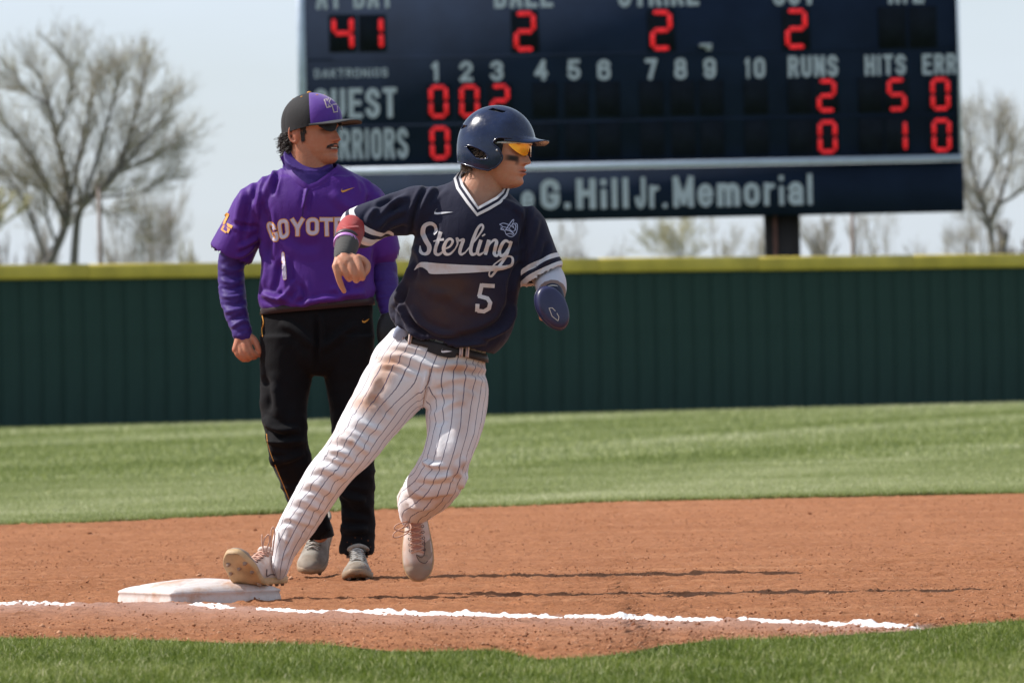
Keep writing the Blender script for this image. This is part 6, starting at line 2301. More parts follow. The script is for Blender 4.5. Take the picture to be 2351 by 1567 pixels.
    # trailing foot: heel on the base, toes turned up towards the camera
    Y_ = Vector((-0.46, -0.888, 0.0)).normalized()
    X_ = Vector((-0.885, 0.44, -0.02))
    X_ = (X_ - Y_ * X_.dot(Y_)).normalized()
    Z_ = X_.cross(Y_).normalized()
    heel = P(643, 1330, 22.30)
    Dl = heel.y - 0.16
    bow = [[P(611, 1275, Dl), P(604, 1262, Dl), P(606, 1240, Dl), P(616, 1226, Dl), P(619, 1240, Dl), P(612, 1262, Dl), P(614, 1278, Dl)],
           [P(616, 1278, Dl), P(622, 1250, Dl), P(622, 1222, Dl), P(627, 1209, Dl), P(631, 1222, Dl), P(628, 1250, Dl), P(625, 1275, Dl)],
           [P(608, 1270, Dl), P(602, 1250, Dl), P(601, 1226, Dl)]]
    rs = shoe(Pose(heel, X_, Y_, Z_, 1.08), root, mats, bend=40, label='dusty pale shoe on the base showing its studded sole', bow=bow, lace_r=0.0022)
    # leading foot: hangs toe down, laces to the camera
    Y_ = Vector((0.055, -0.10, -0.99)).normalized()
    X_ = Vector((1, 0.02, 0.05))
    X_ = (X_ - Y_ * X_.dot(Y_)).normalized()
    Z_ = X_.cross(Y_).normalized()
    if Z_.y > 0:
        X_, Z_ = -X_, -Z_
    Dl = D0 + 0.14
    bow = [[P(935, 1196, Dl), P(920, 1200, Dl - .02), P(908, 1206, Dl - .03), P(906, 1214, Dl - .03), P(918, 1214, Dl - .02), P(938, 1204, Dl)],
           [P(936, 1198, Dl), P(925, 1210, Dl - .02), P(906, 1222, Dl - .03), P(903, 1232, Dl - .03), P(915, 1232, Dl - .02), P(936, 1222, Dl - .01), P(943, 1206, Dl)],
           [P(940, 1198, Dl), P(944, 1212, Dl - .02), P(932, 1220, Dl - .02), P(915, 1218, Dl - .02)]]
    pose2 = Pose(P(950, 1126, D0 + 0.245), X_, Y_, Z_, 1.02)
    ls = shoe(pose2, root, mats, bend=0, label='dusty pale shoe hanging toe down with long laces', bow=bow, lace_r=0.0022)
    sb = bvh_of(*mesh_arrays(ls))
    Z8 = lambda pts: [(890 + a / 6.531, 1100 + b / 6.531) for a, b in pts]
    greyp = plain('shoe_panel', (0.33, 0.25, 0.19), 0.75, 0.1, 60)
    decal('side_panel', [lens_strip(Z8([(560, 950), (552, 1060), (520, 1160), (440, 1130), (480, 1220), (560, 1258)]), Z8([(640, 880), (668, 1000), (672, 1080), (650, 1160), (620, 1200), (596, 1220)]), 20, 4)], sb, greyp, ls, 0.0010)
    decal('shoe_mark', [script_stroke(Z8([(548, 900), (550, 1020), (545, 1120), (500, 1168), (432, 1125), (470, 1215), (550, 1255), (596, 1218)]), 1.5, 5, 1)], sb, mats['mark'], ls, 0.0022)
    sb1 = bvh_of(*mesh_arrays(rs))
    decal('shoe_mark', [script_stroke([(612, 1306), (612, 1322), (622, 1318), (640, 1320)], 2.4, 5, 1)], sb1, mats['mark'], rs, 0.0015)
    # tall pull tab behind the heel
    V, F = tube([P(926, 1180, D0 + .24), P(917, 1160, D0 + .25), P(917, 1140, D0 + .26), P(926, 1122, D0 + .27), P(940, 1114, D0 + .28)], [0.004, 0.007, 0.0085, 0.008, 0.006], 8)
    add('heel_collar', np_mesh('heel_collar', V, F, smooth=True), mats['upper'], ls)
    sockm = cloth_mat('dark_sock', (0.02, 0.02, 0.035), 0.85, 0.2, 0.1).m
    V, F = loft([(955, 1150, 0.19, 26, .045, -30), (950, 1175, 0.23, 27, .045, -20), (950, 1190, 0.245, 24, .042, 0)], D0, 24, 4)
    add('sock', np_mesh('sock', V, F, smooth=True), sockm, root)
    V, F = loft([(652, 1268, 0.06, 18, .036, 5), (640, 1296, 0.08, 18, .036, 5), (634, 1312, 0.09, 18, .036, 5)], D0, 24, 4)
    add('sock', np_mesh('sock', V, F, smooth=True), sockm, root)
    return root


def pip(x, y, poly):
    x, y = np.asarray(x), np.asarray(y)
    ins = np.zeros(x.shape, dtype=bool)
    n = len(poly)
    for i in range(n):
        x0, y0 = poly[i]
        x1, y1 = poly[(i + 1) % n]
        c = ((y0 > y) != (y1 > y)) & (x < (x1 - x0) * (y - y0) / ((y1 - y0) if y1 != y0 else 1e-9) + x0)
        ins ^= c
    return ins


def normals_any(V, F):
    N = np.zeros_like(V)
    for f in (F if isinstance(F, list) else [F]):
        a = V[f[:, 1]] - V[f[:, 0]]
        b = V[f[:, 2]] - V[f[:, 0]]
        fn = np.cross(a, b)
        for c in range(f.shape[1]):
            np.add.at(N, f[:, c], fn)
    return N / (np.linalg.norm(N, axis=1)[:, None] + 1e-12)


def mesh_arrays(o):
    me = o.data
    V = np.array([list(v.co) for v in me.vertices])
    F = [tuple(p.vertices) for p in me.polygons]

    class _A:
        pass
    return V, F


runner = build_runner()
# ================================================================== THE FIELDER
SKIN2 = (0.46, 0.205, 0.122)


def build_fielder():
    D0 = 24.4
    root = empty('person', (P(730, 900, D0).x, D0, 0.0), label='fielder in purple long sleeved top and black trousers with a moustache, standing behind the runner', category='person')
    yaw, pitch, tilt = math.radians(35), math.radians(4), math.radians(-1)
    F_ = Vector((math.cos(yaw) * math.cos(pitch), -math.sin(yaw) * math.cos(pitch), math.sin(pitch)))
    L_ = Vector((0, 0, 1)).cross(F_).normalized()
    U_ = F_.cross(L_).normalized()
    k = 1.04
    nose = P(782, 320, D0 - 0.04)
    O = nose - (F_ * 0.1125 + U_ * 0.079) * k
    hp = Pose(O, F_, L_, U_, k)

    parts = [head_shell(hp, 1.0, 0.85)] + ear_parts(hp, -1, 0.0) + ear_parts(hp, 1, 0.0)
    parts.append(loft([(712, 300, 0.02, 44, .055), (712, 345, 0.02, 46, .058), (714, 375, 0.02, 47, .060), (716, 405, 0.02, 52, .062), (718, 440, 0.02, 85, .075), (724, 480, 0.02, 108, .10), (728, 560, 0.02, 100, .095), (726, 640, 0.02, 98, .095), (726, 710, 0.02, 95, .09), (726, 760, 0.02, 92, .09), (724, 810, 0.02, 60, .07)], D0))
    parts += pchain(D0, [(622, 450, 0.03, 30), (580, 490, 0.05, 28), (548, 550, 0.06, 24), (531, 620, 0.06, 20), (534, 690, 0.03, 18), (548, 742, -0.01, 13), (556, 768, -0.02, 17)], 16)
    Dh = D0 - 0.02
    for kx, ky, r in ((566, 784, 9), (561, 789, 9.2), (551, 796, 9.2), (541, 802, 8.8)):
        parts += pchain(Dh, [(556, 768, 0.0, 15), (kx, ky, -0.012, r)], 12)
    for f in ([(567, 783, -0.014, 8.6), (572, 797, -0.020, 8.0), (578, 808, -0.020, 7.4), (588, 813, -0.012, 6.8), (597, 814, -0.004, 6.0)],
              [(561, 788, -0.018, 8.8), (565, 803, -0.026, 8.2), (570, 815, -0.024, 7.6), (580, 819, -0.012, 6.8), (586, 819, 0.0, 6.2)],
              [(552, 794, -0.014, 8.8), (555, 808, -0.022, 8.0), (561, 819, -0.020, 7.4), (568, 824, -0.008, 6.8), (574, 822, 0.004, 6.2)],
              [(542, 800, -0.010, 8.2), (546, 812, -0.016, 7.4), (553, 820, -0.014, 6.8), (560, 825, -0.004, 6.2), (566, 823, 0.006, 5.8)],
              [(564, 770, 0.000, 10), (577, 775, -0.004, 9.0), (587, 785, -0.010, 8.2), (592, 797, -0.014, 7.6), (597, 807, -0.012, 6.4)]):
        parts += pchain(Dh, f, 12, 3)
    parts += pchain(D0, [(820, 455, 0.03, 30), (855, 500, 0.05, 28), (872, 560, 0.06, 24), (882, 640, 0.03, 19), (892, 700, 0.0, 16), (897, 725, -0.02, 18), (900, 748, -0.02, 16)], 16)
    parts += pchain(D0, [(672, 770, 0.02, 60), (662, 880, 0.0, 50), (656, 985, -0.03, 36), (678, 1090, 0.0, 32), (722, 1195, 0.05, 21), (735, 1225, 0.06, 20)], 14)
    parts += pchain(D0, [(790, 770, 0.02, 58), (802, 880, 0.0, 50), (812, 1000, -0.02, 38), (818, 1110, 0.0, 32), (820, 1225, 0.03, 22), (820, 1270, 0.03, 20)], 14)
    V, Q = fuse(parts, 0.0030, 1, 0.45)
    Lc = hp.inv(V)
    tint = np.tile(np.array(SKIN2), (len(V), 1))
    x, y, z = Lc.T
    g = lambda cx_, cz_, sx_, sz_: np.exp(-((y - cx_) / sx_) ** 2 - ((z - cz_) / sz_) ** 2) * (x > 0.02)

    def blend(m, col):
        nonlocal tint
        m = np.clip(m, 0, 1)[:, None]
        tint = tint * (1 - m) + np.array(col) * m
    blend(0.75 * np.exp(-(np.abs(y) / 0.026) ** 4) * np.exp(-((z - 0.0475) / 0.0055) ** 4) * (x > 0.05), (0.30, 0.085, 0.07))
    blend(0.5 * np.exp(-(np.abs(y) / 0.026) ** 4) * np.exp(-((z - 0.0605) / 0.0035) ** 4) * (x > 0.05), (0.26, 0.08, 0.06))
    blend(1.2 * np.exp(-(np.abs(y) / 0.024) ** 4) * np.exp(-((z - 0.0530) / 0.0040) ** 2) * (x > 0.05), (0.035, 0.012, 0.012))
    for s in (-1, 1):
        blend(0.9 * np.exp(-(np.abs(y - s * 0.032) / 0.018) ** 4 - ((z - 0.1345 - 0.1 * (0.03 - np.abs(y))) / 0.0042) ** 2) * (x > 0.03), (0.022, 0.014, 0.012))
        blend(0.8 * g(s * 0.010, 0.0735, 0.004, 0.0025), (0.06, 0.02, 0.015))
        blend(0.75 * np.exp(-(np.abs(y - s * 0.031) / 0.015) ** 4 - ((z - 0.116) / 0.0042) ** 2) * (x > 0.03), (0.035, 0.02, 0.018))
    st = np.clip(vnoise(V, 260, 3, 1) * 0.5 + 0.6, 0, 1)
    blend(0.30 * st * np.clip((0.066 - z) / 0.03, 0, 1) * (x > -0.02) * (z > -0.02) * (z < 0.08), (0.12, 0.06, 0.045))
    blend(0.35 * g(0.0, 0.085, 0.045, 0.02), (0.42, 0.13, 0.085))
    blend(0.35 * (np.abs(y) > 0.072) * (z > 0.08) * (z < 0.15) * (x < 0.01), (0.48, 0.15, 0.10))
    px_, py_ = to_px(V)
    hand = (px_ < 610) & (py_ > 750) & (py_ < 840)
    blend(0.35 * hand * np.clip(vnoise(V, 55, 9, 2) + 0.4, 0, 1), (0.48, 0.15, 0.10))
    add('body', np_mesh('body', V, Q, {'tint': tint}, smooth=True), skin_mat('fielder_skin', SKIN2, SKIN2), root)
    W = Matrix.Translation(-root.location)

    # ---- purple undershirt: mock neck and long sleeves
    dpur = cloth_mat('purple_undershirt', (0.044, 0.016, 0.165), 0.6, 0.08, 0.12).m
    neck = loft([(706, 361, -0.005, 55, .068, -10), (706, 365, 0.0, 57, .071, -10), (709, 383, 0.015, 60, .075, -8), (716, 410, 0.02, 74, .084, -4), (719, 440, 0.02, 108, .095, 0), (722, 475, 0.02, 112, .10, 0)], D0, 36)
    sleeveL = loft([(563, 505, 0.05, 42, .060, -18), (545, 555, 0.05, 34, .050, -14), (532, 600, 0.06, 30, .045, -8), (531, 640, 0.06, 29.5, .043, -2), (534, 680, 0.04, 30, .042, 8), (543, 720, 0.01, 26, .037, 16), (553, 752, -0.01, 22.5, .033, 22), (557, 768, -0.02, 22, .032, 23), (556, 764, -0.02, 18, .026, 23), (548, 735, 0.0, 14, .02, 20)], D0, 32)
    sleeveR = loft([(858, 500, 0.05, 42, .060, 18), (872, 555, 0.05, 34, .050, 10), (880, 610, 0.05, 30, .044, 6), (885, 655, 0.03, 29, .042, 10), (893, 700, 0.0, 24, .035, 14), (897, 722, -0.02, 21, .031, 14), (896, 715, -0.02, 16, .024, 14)], D0, 32)
    V, Q = fuse([neck, sleeveL, sleeveR], 0.0045, 4)
    V = V + normals(V, Q) * (0.0030 * (1 - 2 * np.abs(vnoise(V * np.array([0.35, 0.5, 1]), 42, 6, 2))) * (to_px(V)[1] > 520))[:, None]
    V = sculpt(V, Q, [([(505, 640), (530, 650), (560, 640)], 5, .004), ([(505, 660), (530, 664), (560, 655)], 4, -.004), ([(506, 680), (535, 682), (562, 676)], 5, .004), ([(508, 698), (538, 700), (564, 690)], 4, -.003), ([(515, 716), (545, 712), (566, 706)], 5, .004), ([(522, 738), (550, 726), (568, 724)], 4, -.004), ([(530, 752), (555, 738), (572, 738)], 4, .004), ([(502, 610), (530, 622), (562, 612)], 5, .003)])
    add('undershirt', np_mesh('undershirt', V, Q, smooth=True), dpur, root)

    # ---- purple jersey
    torso = [(722, 372, 0.03, 46, .062, 0), (720, 392, 0.03, 84, .080, 0), (720, 412, 0.03, 124, .092, 0), (722, 440, 0.02, 142, .108, 0), (728, 480, 0.01, 142, .122, 0), (732, 540, 0.01, 136, .118, 1), (730, 600, 0.01, 131, .116, 2), (727, 650, 0.0, 133, .120, 3), (728, 676, 0.0, 137, .130, 5), (728, 697, 0.0, 129, .133, 6), (728, 703, 0.0, 108, .116, 6), (727, 695, 0, 96, .10, 5), (727, 665, 0, 75, .08, 5)]
    slL = [(640, 448, 0.02, 42, .080, -58), (608, 460, 0.03, 50, .082, -50), (582, 482, 0.04, 52, .082, -40), (562, 520, 0.05, 50, .078, -30), (543, 556, 0.055, 52, .079, -26), (529, 584, 0.06, 52, .078, -25), (534, 572, 0.06, 39, .058, -25), (548, 545, 0.05, 30, .045, -26)]
    slR = [(805, 445, 0.02, 40, .080, 50), (830, 456, 0.03, 46, .082, 40), (850, 480, 0.04, 46, .080, 26), (862, 520, 0.05, 44, .076, 14), (870, 556, 0.055, 45, .075, 10), (874, 580, 0.06, 45, .074, 8), (872, 572, 0.06, 39, .062, 8), (864, 540, 0.05, 30, .05, 10)]
    V, Q = fuse([loft(torso, D0, 40), loft(slL, D0, 28), loft(slR, D0, 28)], 0.0048, 4, 0.6)
    x, y = to_px(V)
    N = normals(V, Q)
    loose = np.clip((y - 600) / 100, 0, 1)
    V = V + N * (0.0042 * vnoise(V * np.array([1, 1, 0.4]), 15, 13, 3) * (0.4 + loose))[:, None]
    folds = [([(645, 380), (628, 405), (612, 430), (600, 470)], 8, .007), ([(630, 385), (612, 405), (598, 440)], 7, -.006), ([(614, 395), (600, 425), (592, 470), (596, 520)], 8, .008), ([(600, 406), (585, 435), (580, 470)], 7, -.006), ([(640, 385), (632, 420), (626, 450)], 6, -.008),
             ([(560, 430), (548, 480), (540, 530)], 10, .008), ([(575, 440), (565, 500), (556, 560)], 8, -.008), ([(600, 540), (570, 560), (545, 570)], 7, .008), ([(595, 520), (560, 520), (530, 510)], 7, -.006), ([(590, 560), (560, 585), (540, 590)], 6, .006),
             ([(610, 480), (618, 540), (610, 600)], 10, -.009), ([(600, 560), (612, 620), (600, 665)], 9, .008),
             ([(655, 590), (658, 640), (652, 680)], 8, .012), ([(672, 640), (664, 670), (640, 690)], 8, .012), ([(600, 672), (630, 685), (668, 690)], 9, .012), ([(690, 650), (700, 680), (680, 698)], 8, -.008), ([(640, 600), (636, 640), (628, 670)], 9, -.010),
             ([(700, 696), (740, 688), (790, 684)], 8, .009), ([(760, 660), (790, 676), (840, 672)], 9, .009), ([(820, 600), (800, 650), (770, 680)], 10, -.008), ([(850, 560), (840, 610), (830, 650)], 10, .009),
             ([(800, 395), (815, 415), (825, 445)], 7, .004), ([(820, 400), (838, 415), (850, 445)], 7, -.004), ([(850, 440), (845, 480), (850, 520)], 8, -.008), ([(870, 440), (866, 490), (862, 540)], 9, .008),
             ([(705, 430), (702, 450), (696, 480)], 5, .007), ([(715, 440), (712, 462), (708, 490)], 5, -.005), ([(640, 520), (690, 560), (740, 560)], 16, -.005), ([(760, 440), (790, 470), (820, 480)], 14, .005)]
    folds = [(f_[0], f_[1] * 0.78, f_[2] * 0.9) for f_ in folds]
    V = sculpt(V, Q, folds)
    V = laplace(V, Q, 0.22)
    x, y = to_px(V)
    N = normals(V, Q)
    pur = cloth_mat('purple_jersey', (0.070, 0.012, 0.205), 0.62, 0.06, 0.10).m
    hole = [(652, 345), (656, 372), (668, 398), (688, 416), (708, 428), (730, 420), (755, 402), (768, 388), (774, 376), (778, 345)]
    inside = pip(x, y, hole) & (N[:, 1] < 0.2)
    fk = ~(inside[Q].any(1) | (y < 372)[Q].all(1))
    jersey = add('jersey', np_mesh('jersey', V, Q[fk], smooth=True), pur, root)
    jb = bvh_of(V, Q)
    # neckband
    oc = np.array(resample([(643, 360), (650, 378), (664, 404), (686, 424), (708, 436), (732, 427), (758, 410), (778, 393)], 5))
    ic = np.array(resample([(652, 356), (660, 374), (673, 396), (692, 413), (708, 424), (728, 416), (752, 399), (770, 384)], 5))
    n_ = min(len(oc), len(ic))
    rs = lambda c: np.column_stack([np.interp(np.linspace(0, 1, 40), np.linspace(0, 1, len(c)), c[:, kk]) for kk in (0, 1)])
    oc, ic = rs(oc), rs(ic)
    ow = project(oc[:, None, :], jb, 0.0)[:, 0]
    dd = np.linalg.norm(ow - np.array(CAMP), axis=1)
    for _ in range(8):
        dd[1:-1] = 0.5 * dd[1:-1] + 0.25 * (dd[:-2] + dd[2:])
    R = np.array([[list(CAMP + (P(*(o_ * (1 - t) + i_ * t), 22.0) - CAMP).normalized() * (d_ - 0.0018 + 0.006 * t * t)) for t in (0, .33, .66, 1)] for o_, i_, d_ in zip(oc, ic, dd)])
    add('neckband', np_mesh('neckband', R.reshape(-1, 3), grid_faces(len(R), 4), smooth=True), pur, jersey)
    seam = plain('purple_seam', (0.035, 0.008, 0.10), 0.8, 0.05)
    decal('placket', [script_stroke([(708, 434), (702, 452), (697, 475), (694, 500)], 2.2, 5, 1)], jb, seam, jersey, 0.0012)

    # ---- lettering
    gold = plain('gold_twill', (0.70, 0.30, 0.035), 0.6, 0.06, 10)
    wh = plain('white_twill', (0.58, 0.52, 0.66), 0.6, 0.05, 10)
    Z4 = lambda pts: [(470 + a / 3.013, 340 + b / 3.013) for a, b in pts]
    quads = {'C': [(474, 652), (520, 634), (478, 506), (418, 520)], 'O1': [(520, 640), (588, 604), (578, 488), (502, 500)], 'Y': [(606, 608), (682, 602), (690, 484), (596, 488)],
             'O2': [(706, 600), (788, 600), (790, 482), (702, 484)], 'T': [(802, 606), (888, 608), (886, 482), (796, 482)], 'E': [(898, 606), (958, 600), (962, 482), (896, 482)], 'S': [(972, 598), (1040, 588), (1044, 478), (970, 482)]}
    So, Sw = [], []
    for kq, q in quads.items():
        ch = kq[0]
        c = Z4(q)
        sw_ = min(7.6, 0.36 * np.linalg.norm(np.array(c[1]) - np.array(c[0])))
        for st in glyph_strips(ch, c, sw_, 3.0, 2, 1.8):
            So.append(st)
        for st in glyph_strips(ch, c, sw_, 3.0, 2, 0.0):
            Sw.append(st)
    decal('word_outline', So, jb, gold, jersey, 0.0020)
    decal('word_lettering', Sw, jb, wh, jersey, 0.0036)
    Sn, Sm = [], []
    for st in glyph_strips('8', Z4([(548, 912), (562, 905), (560, 718), (526, 722)]), 4.2, 3.0, 1, 0.8):
        Sn.append(st)
    for st in glyph_strips('8', Z4([(548, 912), (562, 905), (560, 718), (526, 722)]), 4.2, 3.0, 1, 0.0):
        Sm.append(st)
    decal('number_outline', Sn, jb, gold, jersey, 0.0020)
    decal('number_lettering', Sm, jb, wh, jersey, 0.0036)
    decal('chest_mark', [lens_strip(Z4([(954, 276), (944, 290), (958, 294), (1000, 282), (1040, 272)]), Z4([(954, 276), (942, 298), (956, 308), (998, 290), (1040, 272)]), 20, 2)], jb, gold, jersey, 0.0020)
    # sleeve patch: letters in gold blocks
    Sp = [ribbon(Z4([(140, 470), (152, 455), (168, 462)]), 5, 1), ribbon(Z4([(164, 458), (148, 490), (134, 520)]), 6, 1), ribbon(Z4([(122, 548), (172, 575)]), 11, 2), ribbon(Z4([(132, 518), (192, 548)]), 7, 2), ribbon(Z4([(118, 562), (150, 585)]), 4, 1)]
    decal('sleeve_patch', Sp, jb, gold, jersey, 0.0020)

    # ---- trousers
    pel = [(731, 664, 0.01, 112, .104), (729, 690, 0.01, 124, .112), (729, 712, 0.01, 126, .122), (729, 745, 0.01, 129, .130), (729, 785, 0.01, 131, .134), (728, 820, 0.01, 128, .128), (727, 845, 0.01, 95, .11), (726, 862, 0.01, 40, .08)]
    lA = [(668, 770, 0.0, 72, .115, 0), (662, 820, 0.0, 66, .112, 0), (656, 880, -0.01, 58, .104, 0), (651, 940, -0.03, 53, .096, 0), (655, 985, -0.05, 50, .090, -4), (661, 1025, -0.05, 46, .086, -8), (674, 1070, -0.02, 43, .080, 12), (690, 1115, 0.01, 41, .076, 18), (705, 1155, 0.03, 38, .070, 20), (718, 1190, 0.045, 34, .062, 22), (728, 1215, 0.055, 30, .055, 22), (726, 1208, 0.055, 24, .045, 22), (715, 1180, 0.045, 18, .035, 20)]
    lB = [(790, 770, 0.0, 70, .115, 0), (797, 820, 0.0, 62, .112, 0), (803, 880, 0.0, 56, .104, 0), (808, 940, -0.01, 51, .096, 0), (812, 1000, -0.02, 48, .090, 0), (816, 1060, -0.01, 44, .084, 0), (819, 1120, 0.0, 40, .078, 0), (821, 1180, 0.01, 37, .072, 0), (820, 1240, 0.015, 38, .070, 0), (819, 1270, 0.015, 38, .070, 0), (819, 1262, 0.015, 31, .058, 0), (819, 1230, 0.015, 22, .04, 0)]
    fa, fb = frames(lA, D0), frames(lB, D0)
    V, Q = fuse([loft(pel, D0, 40), loft(None, D0, 34, fr=fa), loft(None, D0, 34, fr=fb)], 0.0052, 6, 0.6)
    x, y = to_px(V)
    N = normals(V, Q)
    V = V + N * (0.0055 * (1 - 2.2 * np.abs(vnoise(V * np.array([0.35, 0.5, 1]), 20, 16, 2))) * np.clip((y - 900) / 150, 0.1, 1))[:, None]
    V = V + N * (0.003 * vnoise(V, 22, 4, 2))[:, None]
    V = sculpt(V, Q, [([(604, 960), (640, 985), (690, 985)], 8, .011), ([(602, 985), (630, 1000), (660, 1005)], 7, -.010), ([(612, 1010), (650, 1015), (700, 1010)], 8, .010), ([(618, 1045), (640, 1060), (700, 1040)], 7, .008), ([(625, 1000), (630, 1050), (660, 1110)], 8, .007), ([(620, 880), (640, 930), (635, 960)], 12, .008), ([(605, 860), (618, 905), (612, 945)], 9, -.008),
                      ([(785, 1120), (800, 1140), (840, 1150)], 8, .010), ([(788, 1160), (810, 1175), (850, 1180)], 8, -.008), ([(784, 1200), (800, 1215), (845, 1215)], 8, .009), ([(640, 740), (680, 760), (725, 800)], 9, .007), ([(820, 740), (780, 770), (735, 805)], 9, .007), ([(727, 720), (729, 780), (727, 850)], 6, -.008), ([(735, 715), (738, 770), (732, 830)], 6, .005)])
    V = laplace(V, Q, 0.22)
    blk = cloth_mat('black_trousers', (0.0070, 0.0066, 0.0080), 0.8, 0.03, 0.15, ()).m
    x, y = to_px(V)
    fk = ~(y < 668)[Q].all(1)
    blk.node_tree.nodes['Principled BSDF'].inputs['Specular IOR Level'].default_value = 0.08
    tr = add('trousers', np_mesh('trousers', V, Q[fk], smooth=True), blk, root)
    tb = bvh_of(V, Q)
    # gold piping down the outer seams
    pp = []
    for pts in ([(603, 704), (602, 722), (605, 740), (601, 756), (603, 772)], [(612, 995), (616, 1024), (632, 1068), (648, 1106), (664, 1146)], ):
        row = []
        for q in catmull(pts, 4):
            d = (P(q[0] + 3, q[1], 22) - CAMP).normalized()
            h = tb.ray_cast(CAMP, d)
            dist = (h[0] - CAMP).length if h[0] is not None else D0
            row.append(CAMP + (P(q[0], q[1], 22) - CAMP).normalized() * dist)
        pp.append(tube(row, 0.0022 if pts[0][1] < 900 else 0.0011, 6))
    for Vp, Fp in pp:
        add('piping', np_mesh('piping', Vp, Fp, smooth=True), gold, tr)
    decal('hip_mark', [lens_strip(Z4([(1096, 1172), (1088, 1190), (1100, 1196), (1118, 1188), (1138, 1176)]), Z4([(1096, 1172), (1086, 1198), (1102, 1208), (1122, 1196), (1138, 1176)]), 14, 1)], tb, gold, tr, 0.0018)
    # belt
    bm = cloth_mat('dark_belt', (0.026, 0.012, 0.015), 0.45, 0.1, 0.2).m
    bfr = frames([(729, 688, 0.006, 127, .124, 5), (729, 711, 0.006, 130, .129, 5)], D0, 2)
    R = []
    for kk in range(97):
        th = 2 * math.pi * kk / 96
        R.append([list(bfr[fi][0] + bfr[fi][1] * ((bfr[fi][3] + ex) * math.cos(th)) + bfr[fi][2] * ((bfr[fi][4] + ex) * math.sin(th))) for fi, ex in ((0, -.004), (0, .003), (1, .006), (2, .004), (2, -.003))])
    R = np.array(R)
    belt = add('belt', np_mesh('belt', R.reshape(-1, 3), grid_faces(97, 5), smooth=True), bm, root)
    bbv = bvh_of(R.reshape(-1, 3), grid_faces(97, 5))
    bk = []
    for q in ((718, 697), (720, 713), (752, 710), (749, 694), (718, 697)):
        d = (P(q[0], q[1], 22) - CAMP).normalized()
        h = bbv.ray_cast(CAMP, d)
        bk.append(CAMP + d * (((h[0] - CAMP).length if h[0] is not None else D0) - 0.004))
    Vb, Fb = tube(bk, 0.0028, 6)
    add('buckle', np_mesh('buckle', Vb, Fb), MatB('buckle_metal', (0.6, 0.42, 0.30), 0.3, 0.5, Metallic=0.9).m, belt)
    # ---- cap
    cap = empty('cap', (0, 0, 0))
    cap.parent = root
    cap['label'] = 'baseball cap with black back, purple front panels and a flat dark bill'

    def cadd(nm, me_, mt):
        o = bpy.data.objects.new(nm, me_)
        COL.objects.link(o)
        if mt:
            me_.materials.append(mt)
        o.parent = cap
        o.matrix_parent_inverse = W
        return o
    sx, sy, sz, zc, xc = 0.112, 0.0885, 0.110, 0.140, -0.004

    def csurf(a, t, r=0.0):
        """a azimuth from the front, t 0 (band) .. 1 (crown)"""
        ra = math.radians(a)
        ze = 0.139 - 0.018 * (1 - math.cos(ra)) / 2 * 1.6
        z = ze + (zc + sz - ze) * math.sin(t * math.pi / 2)
        kz = max(0.0, (z - zc) / sz)
        k_ = math.sqrt(max(0, 1 - kz ** 2.3)) if z > zc else 1.0
        # the front panels stand tall and straight
        ff = 1 + 0.05 * max(0, math.cos(ra)) ** 2 * math.sin(math.pi * min(1, kz))
        return ((sx + r) * k_ * math.cos(ra) * ff + xc, (sy + r) * k_ * math.sin(ra), z)
    n1, n2 = 30, 96
    blackc = cloth_mat('cap_black', (0.020, 0.019, 0.021), 0.8, 0.05, 0.2).m
    purc = cloth_mat('cap_purple', (0.095, 0.026, 0.27), 0.6, 0.3, 0.1).m
    for (a0, a1, mt, nm) in ((-62, 0, purc, 'front_panel'), (0, 62, purc, 'front_panel'), (62, 120, blackc, 'side_panel'), (120, 180, blackc, 'back_panel'), (180, 240, blackc, 'back_panel'), (240, 298, blackc, 'side_panel')):
        Vc = [csurf(a0 + (a1 - a0) * j / 24, i / 29, -0.0014 * (abs(j / 12 - 1) ** 6)) for i in range(30) for j in range(25)]
        cadd(nm, np_mesh(nm, hp(np.array(Vc)), grid_faces(30, 25), smooth=True), mt)
    Vb2, Fb2 = ball(hp(np.array([[xc, 0, zc + sz + 0.001]]))[0], (0.0085, 0.0085, 0.0045), 14, Matrix((hp.X, hp.Y, hp.Z)).transposed())
    cadd('button', np_mesh('button', Vb2, Fb2, smooth=True), gold)
    for a in (-30, -90, -148, 30, 90, 148):
        c = csurf(a, 0.70, 0.001)
        e1_, e2_ = np.array(csurf(a + 3, 0.70, 0.001)) - np.array(c), np.array(csurf(a, 0.74, 0.001)) - np.array(c)
        e1_, e2_ = e1_ / np.linalg.norm(e1_), e2_ / np.linalg.norm(e2_)
        ring = hp(np.array([np.array(c) + e1_ * 0.0028 * math.cos(t) + e2_ * 0.0028 * math.sin(t) for t in np.linspace(0, 2 * math.pi, 11)]))
        Ve, Fe = tube(ring, 0.0010, 5, cap=False)
        cadd('eyelet', np_mesh('eyelet', Ve, Fe, smooth=True), gold)
    # bill: nearly flat, slightly arched
    greyb = cloth_mat('bill_cloth', (0.035, 0.036, 0.040), 0.75, 0.08, 0.1).m
    Vb3 = []
    nb, na = 12, 37
    for lo_ in (0, 1):
        for i in range(nb):
            t = i / (nb - 1)
            for j in range(na):
                a = -66 + 132 * j / (na - 1)
                ra = math.radians(a)
                p0 = np.array(csurf(a, 0.02, 0.0005))
                ox = 0.184 * max(0.0, math.cos(ra)) ** 0.42
                oy = 0.087 * math.sin(ra) * 1.04
                edge_ = max(0, (abs(a) - 50) / 16)
                p1 = np.array([max(ox, p0[0]), oy, 0.139 - 0.013 * math.sin(ra) ** 2])
                p1 = p1 * (1 - edge_) + (p0 + [0.003, 0, 0]) * edge_
                p = p0 * (1 - t) + p1 * t
                p[2] += 0.004 * math.sin(math.pi * t) - (0.0035 if lo_ else 0)
                Vb3.append(p)
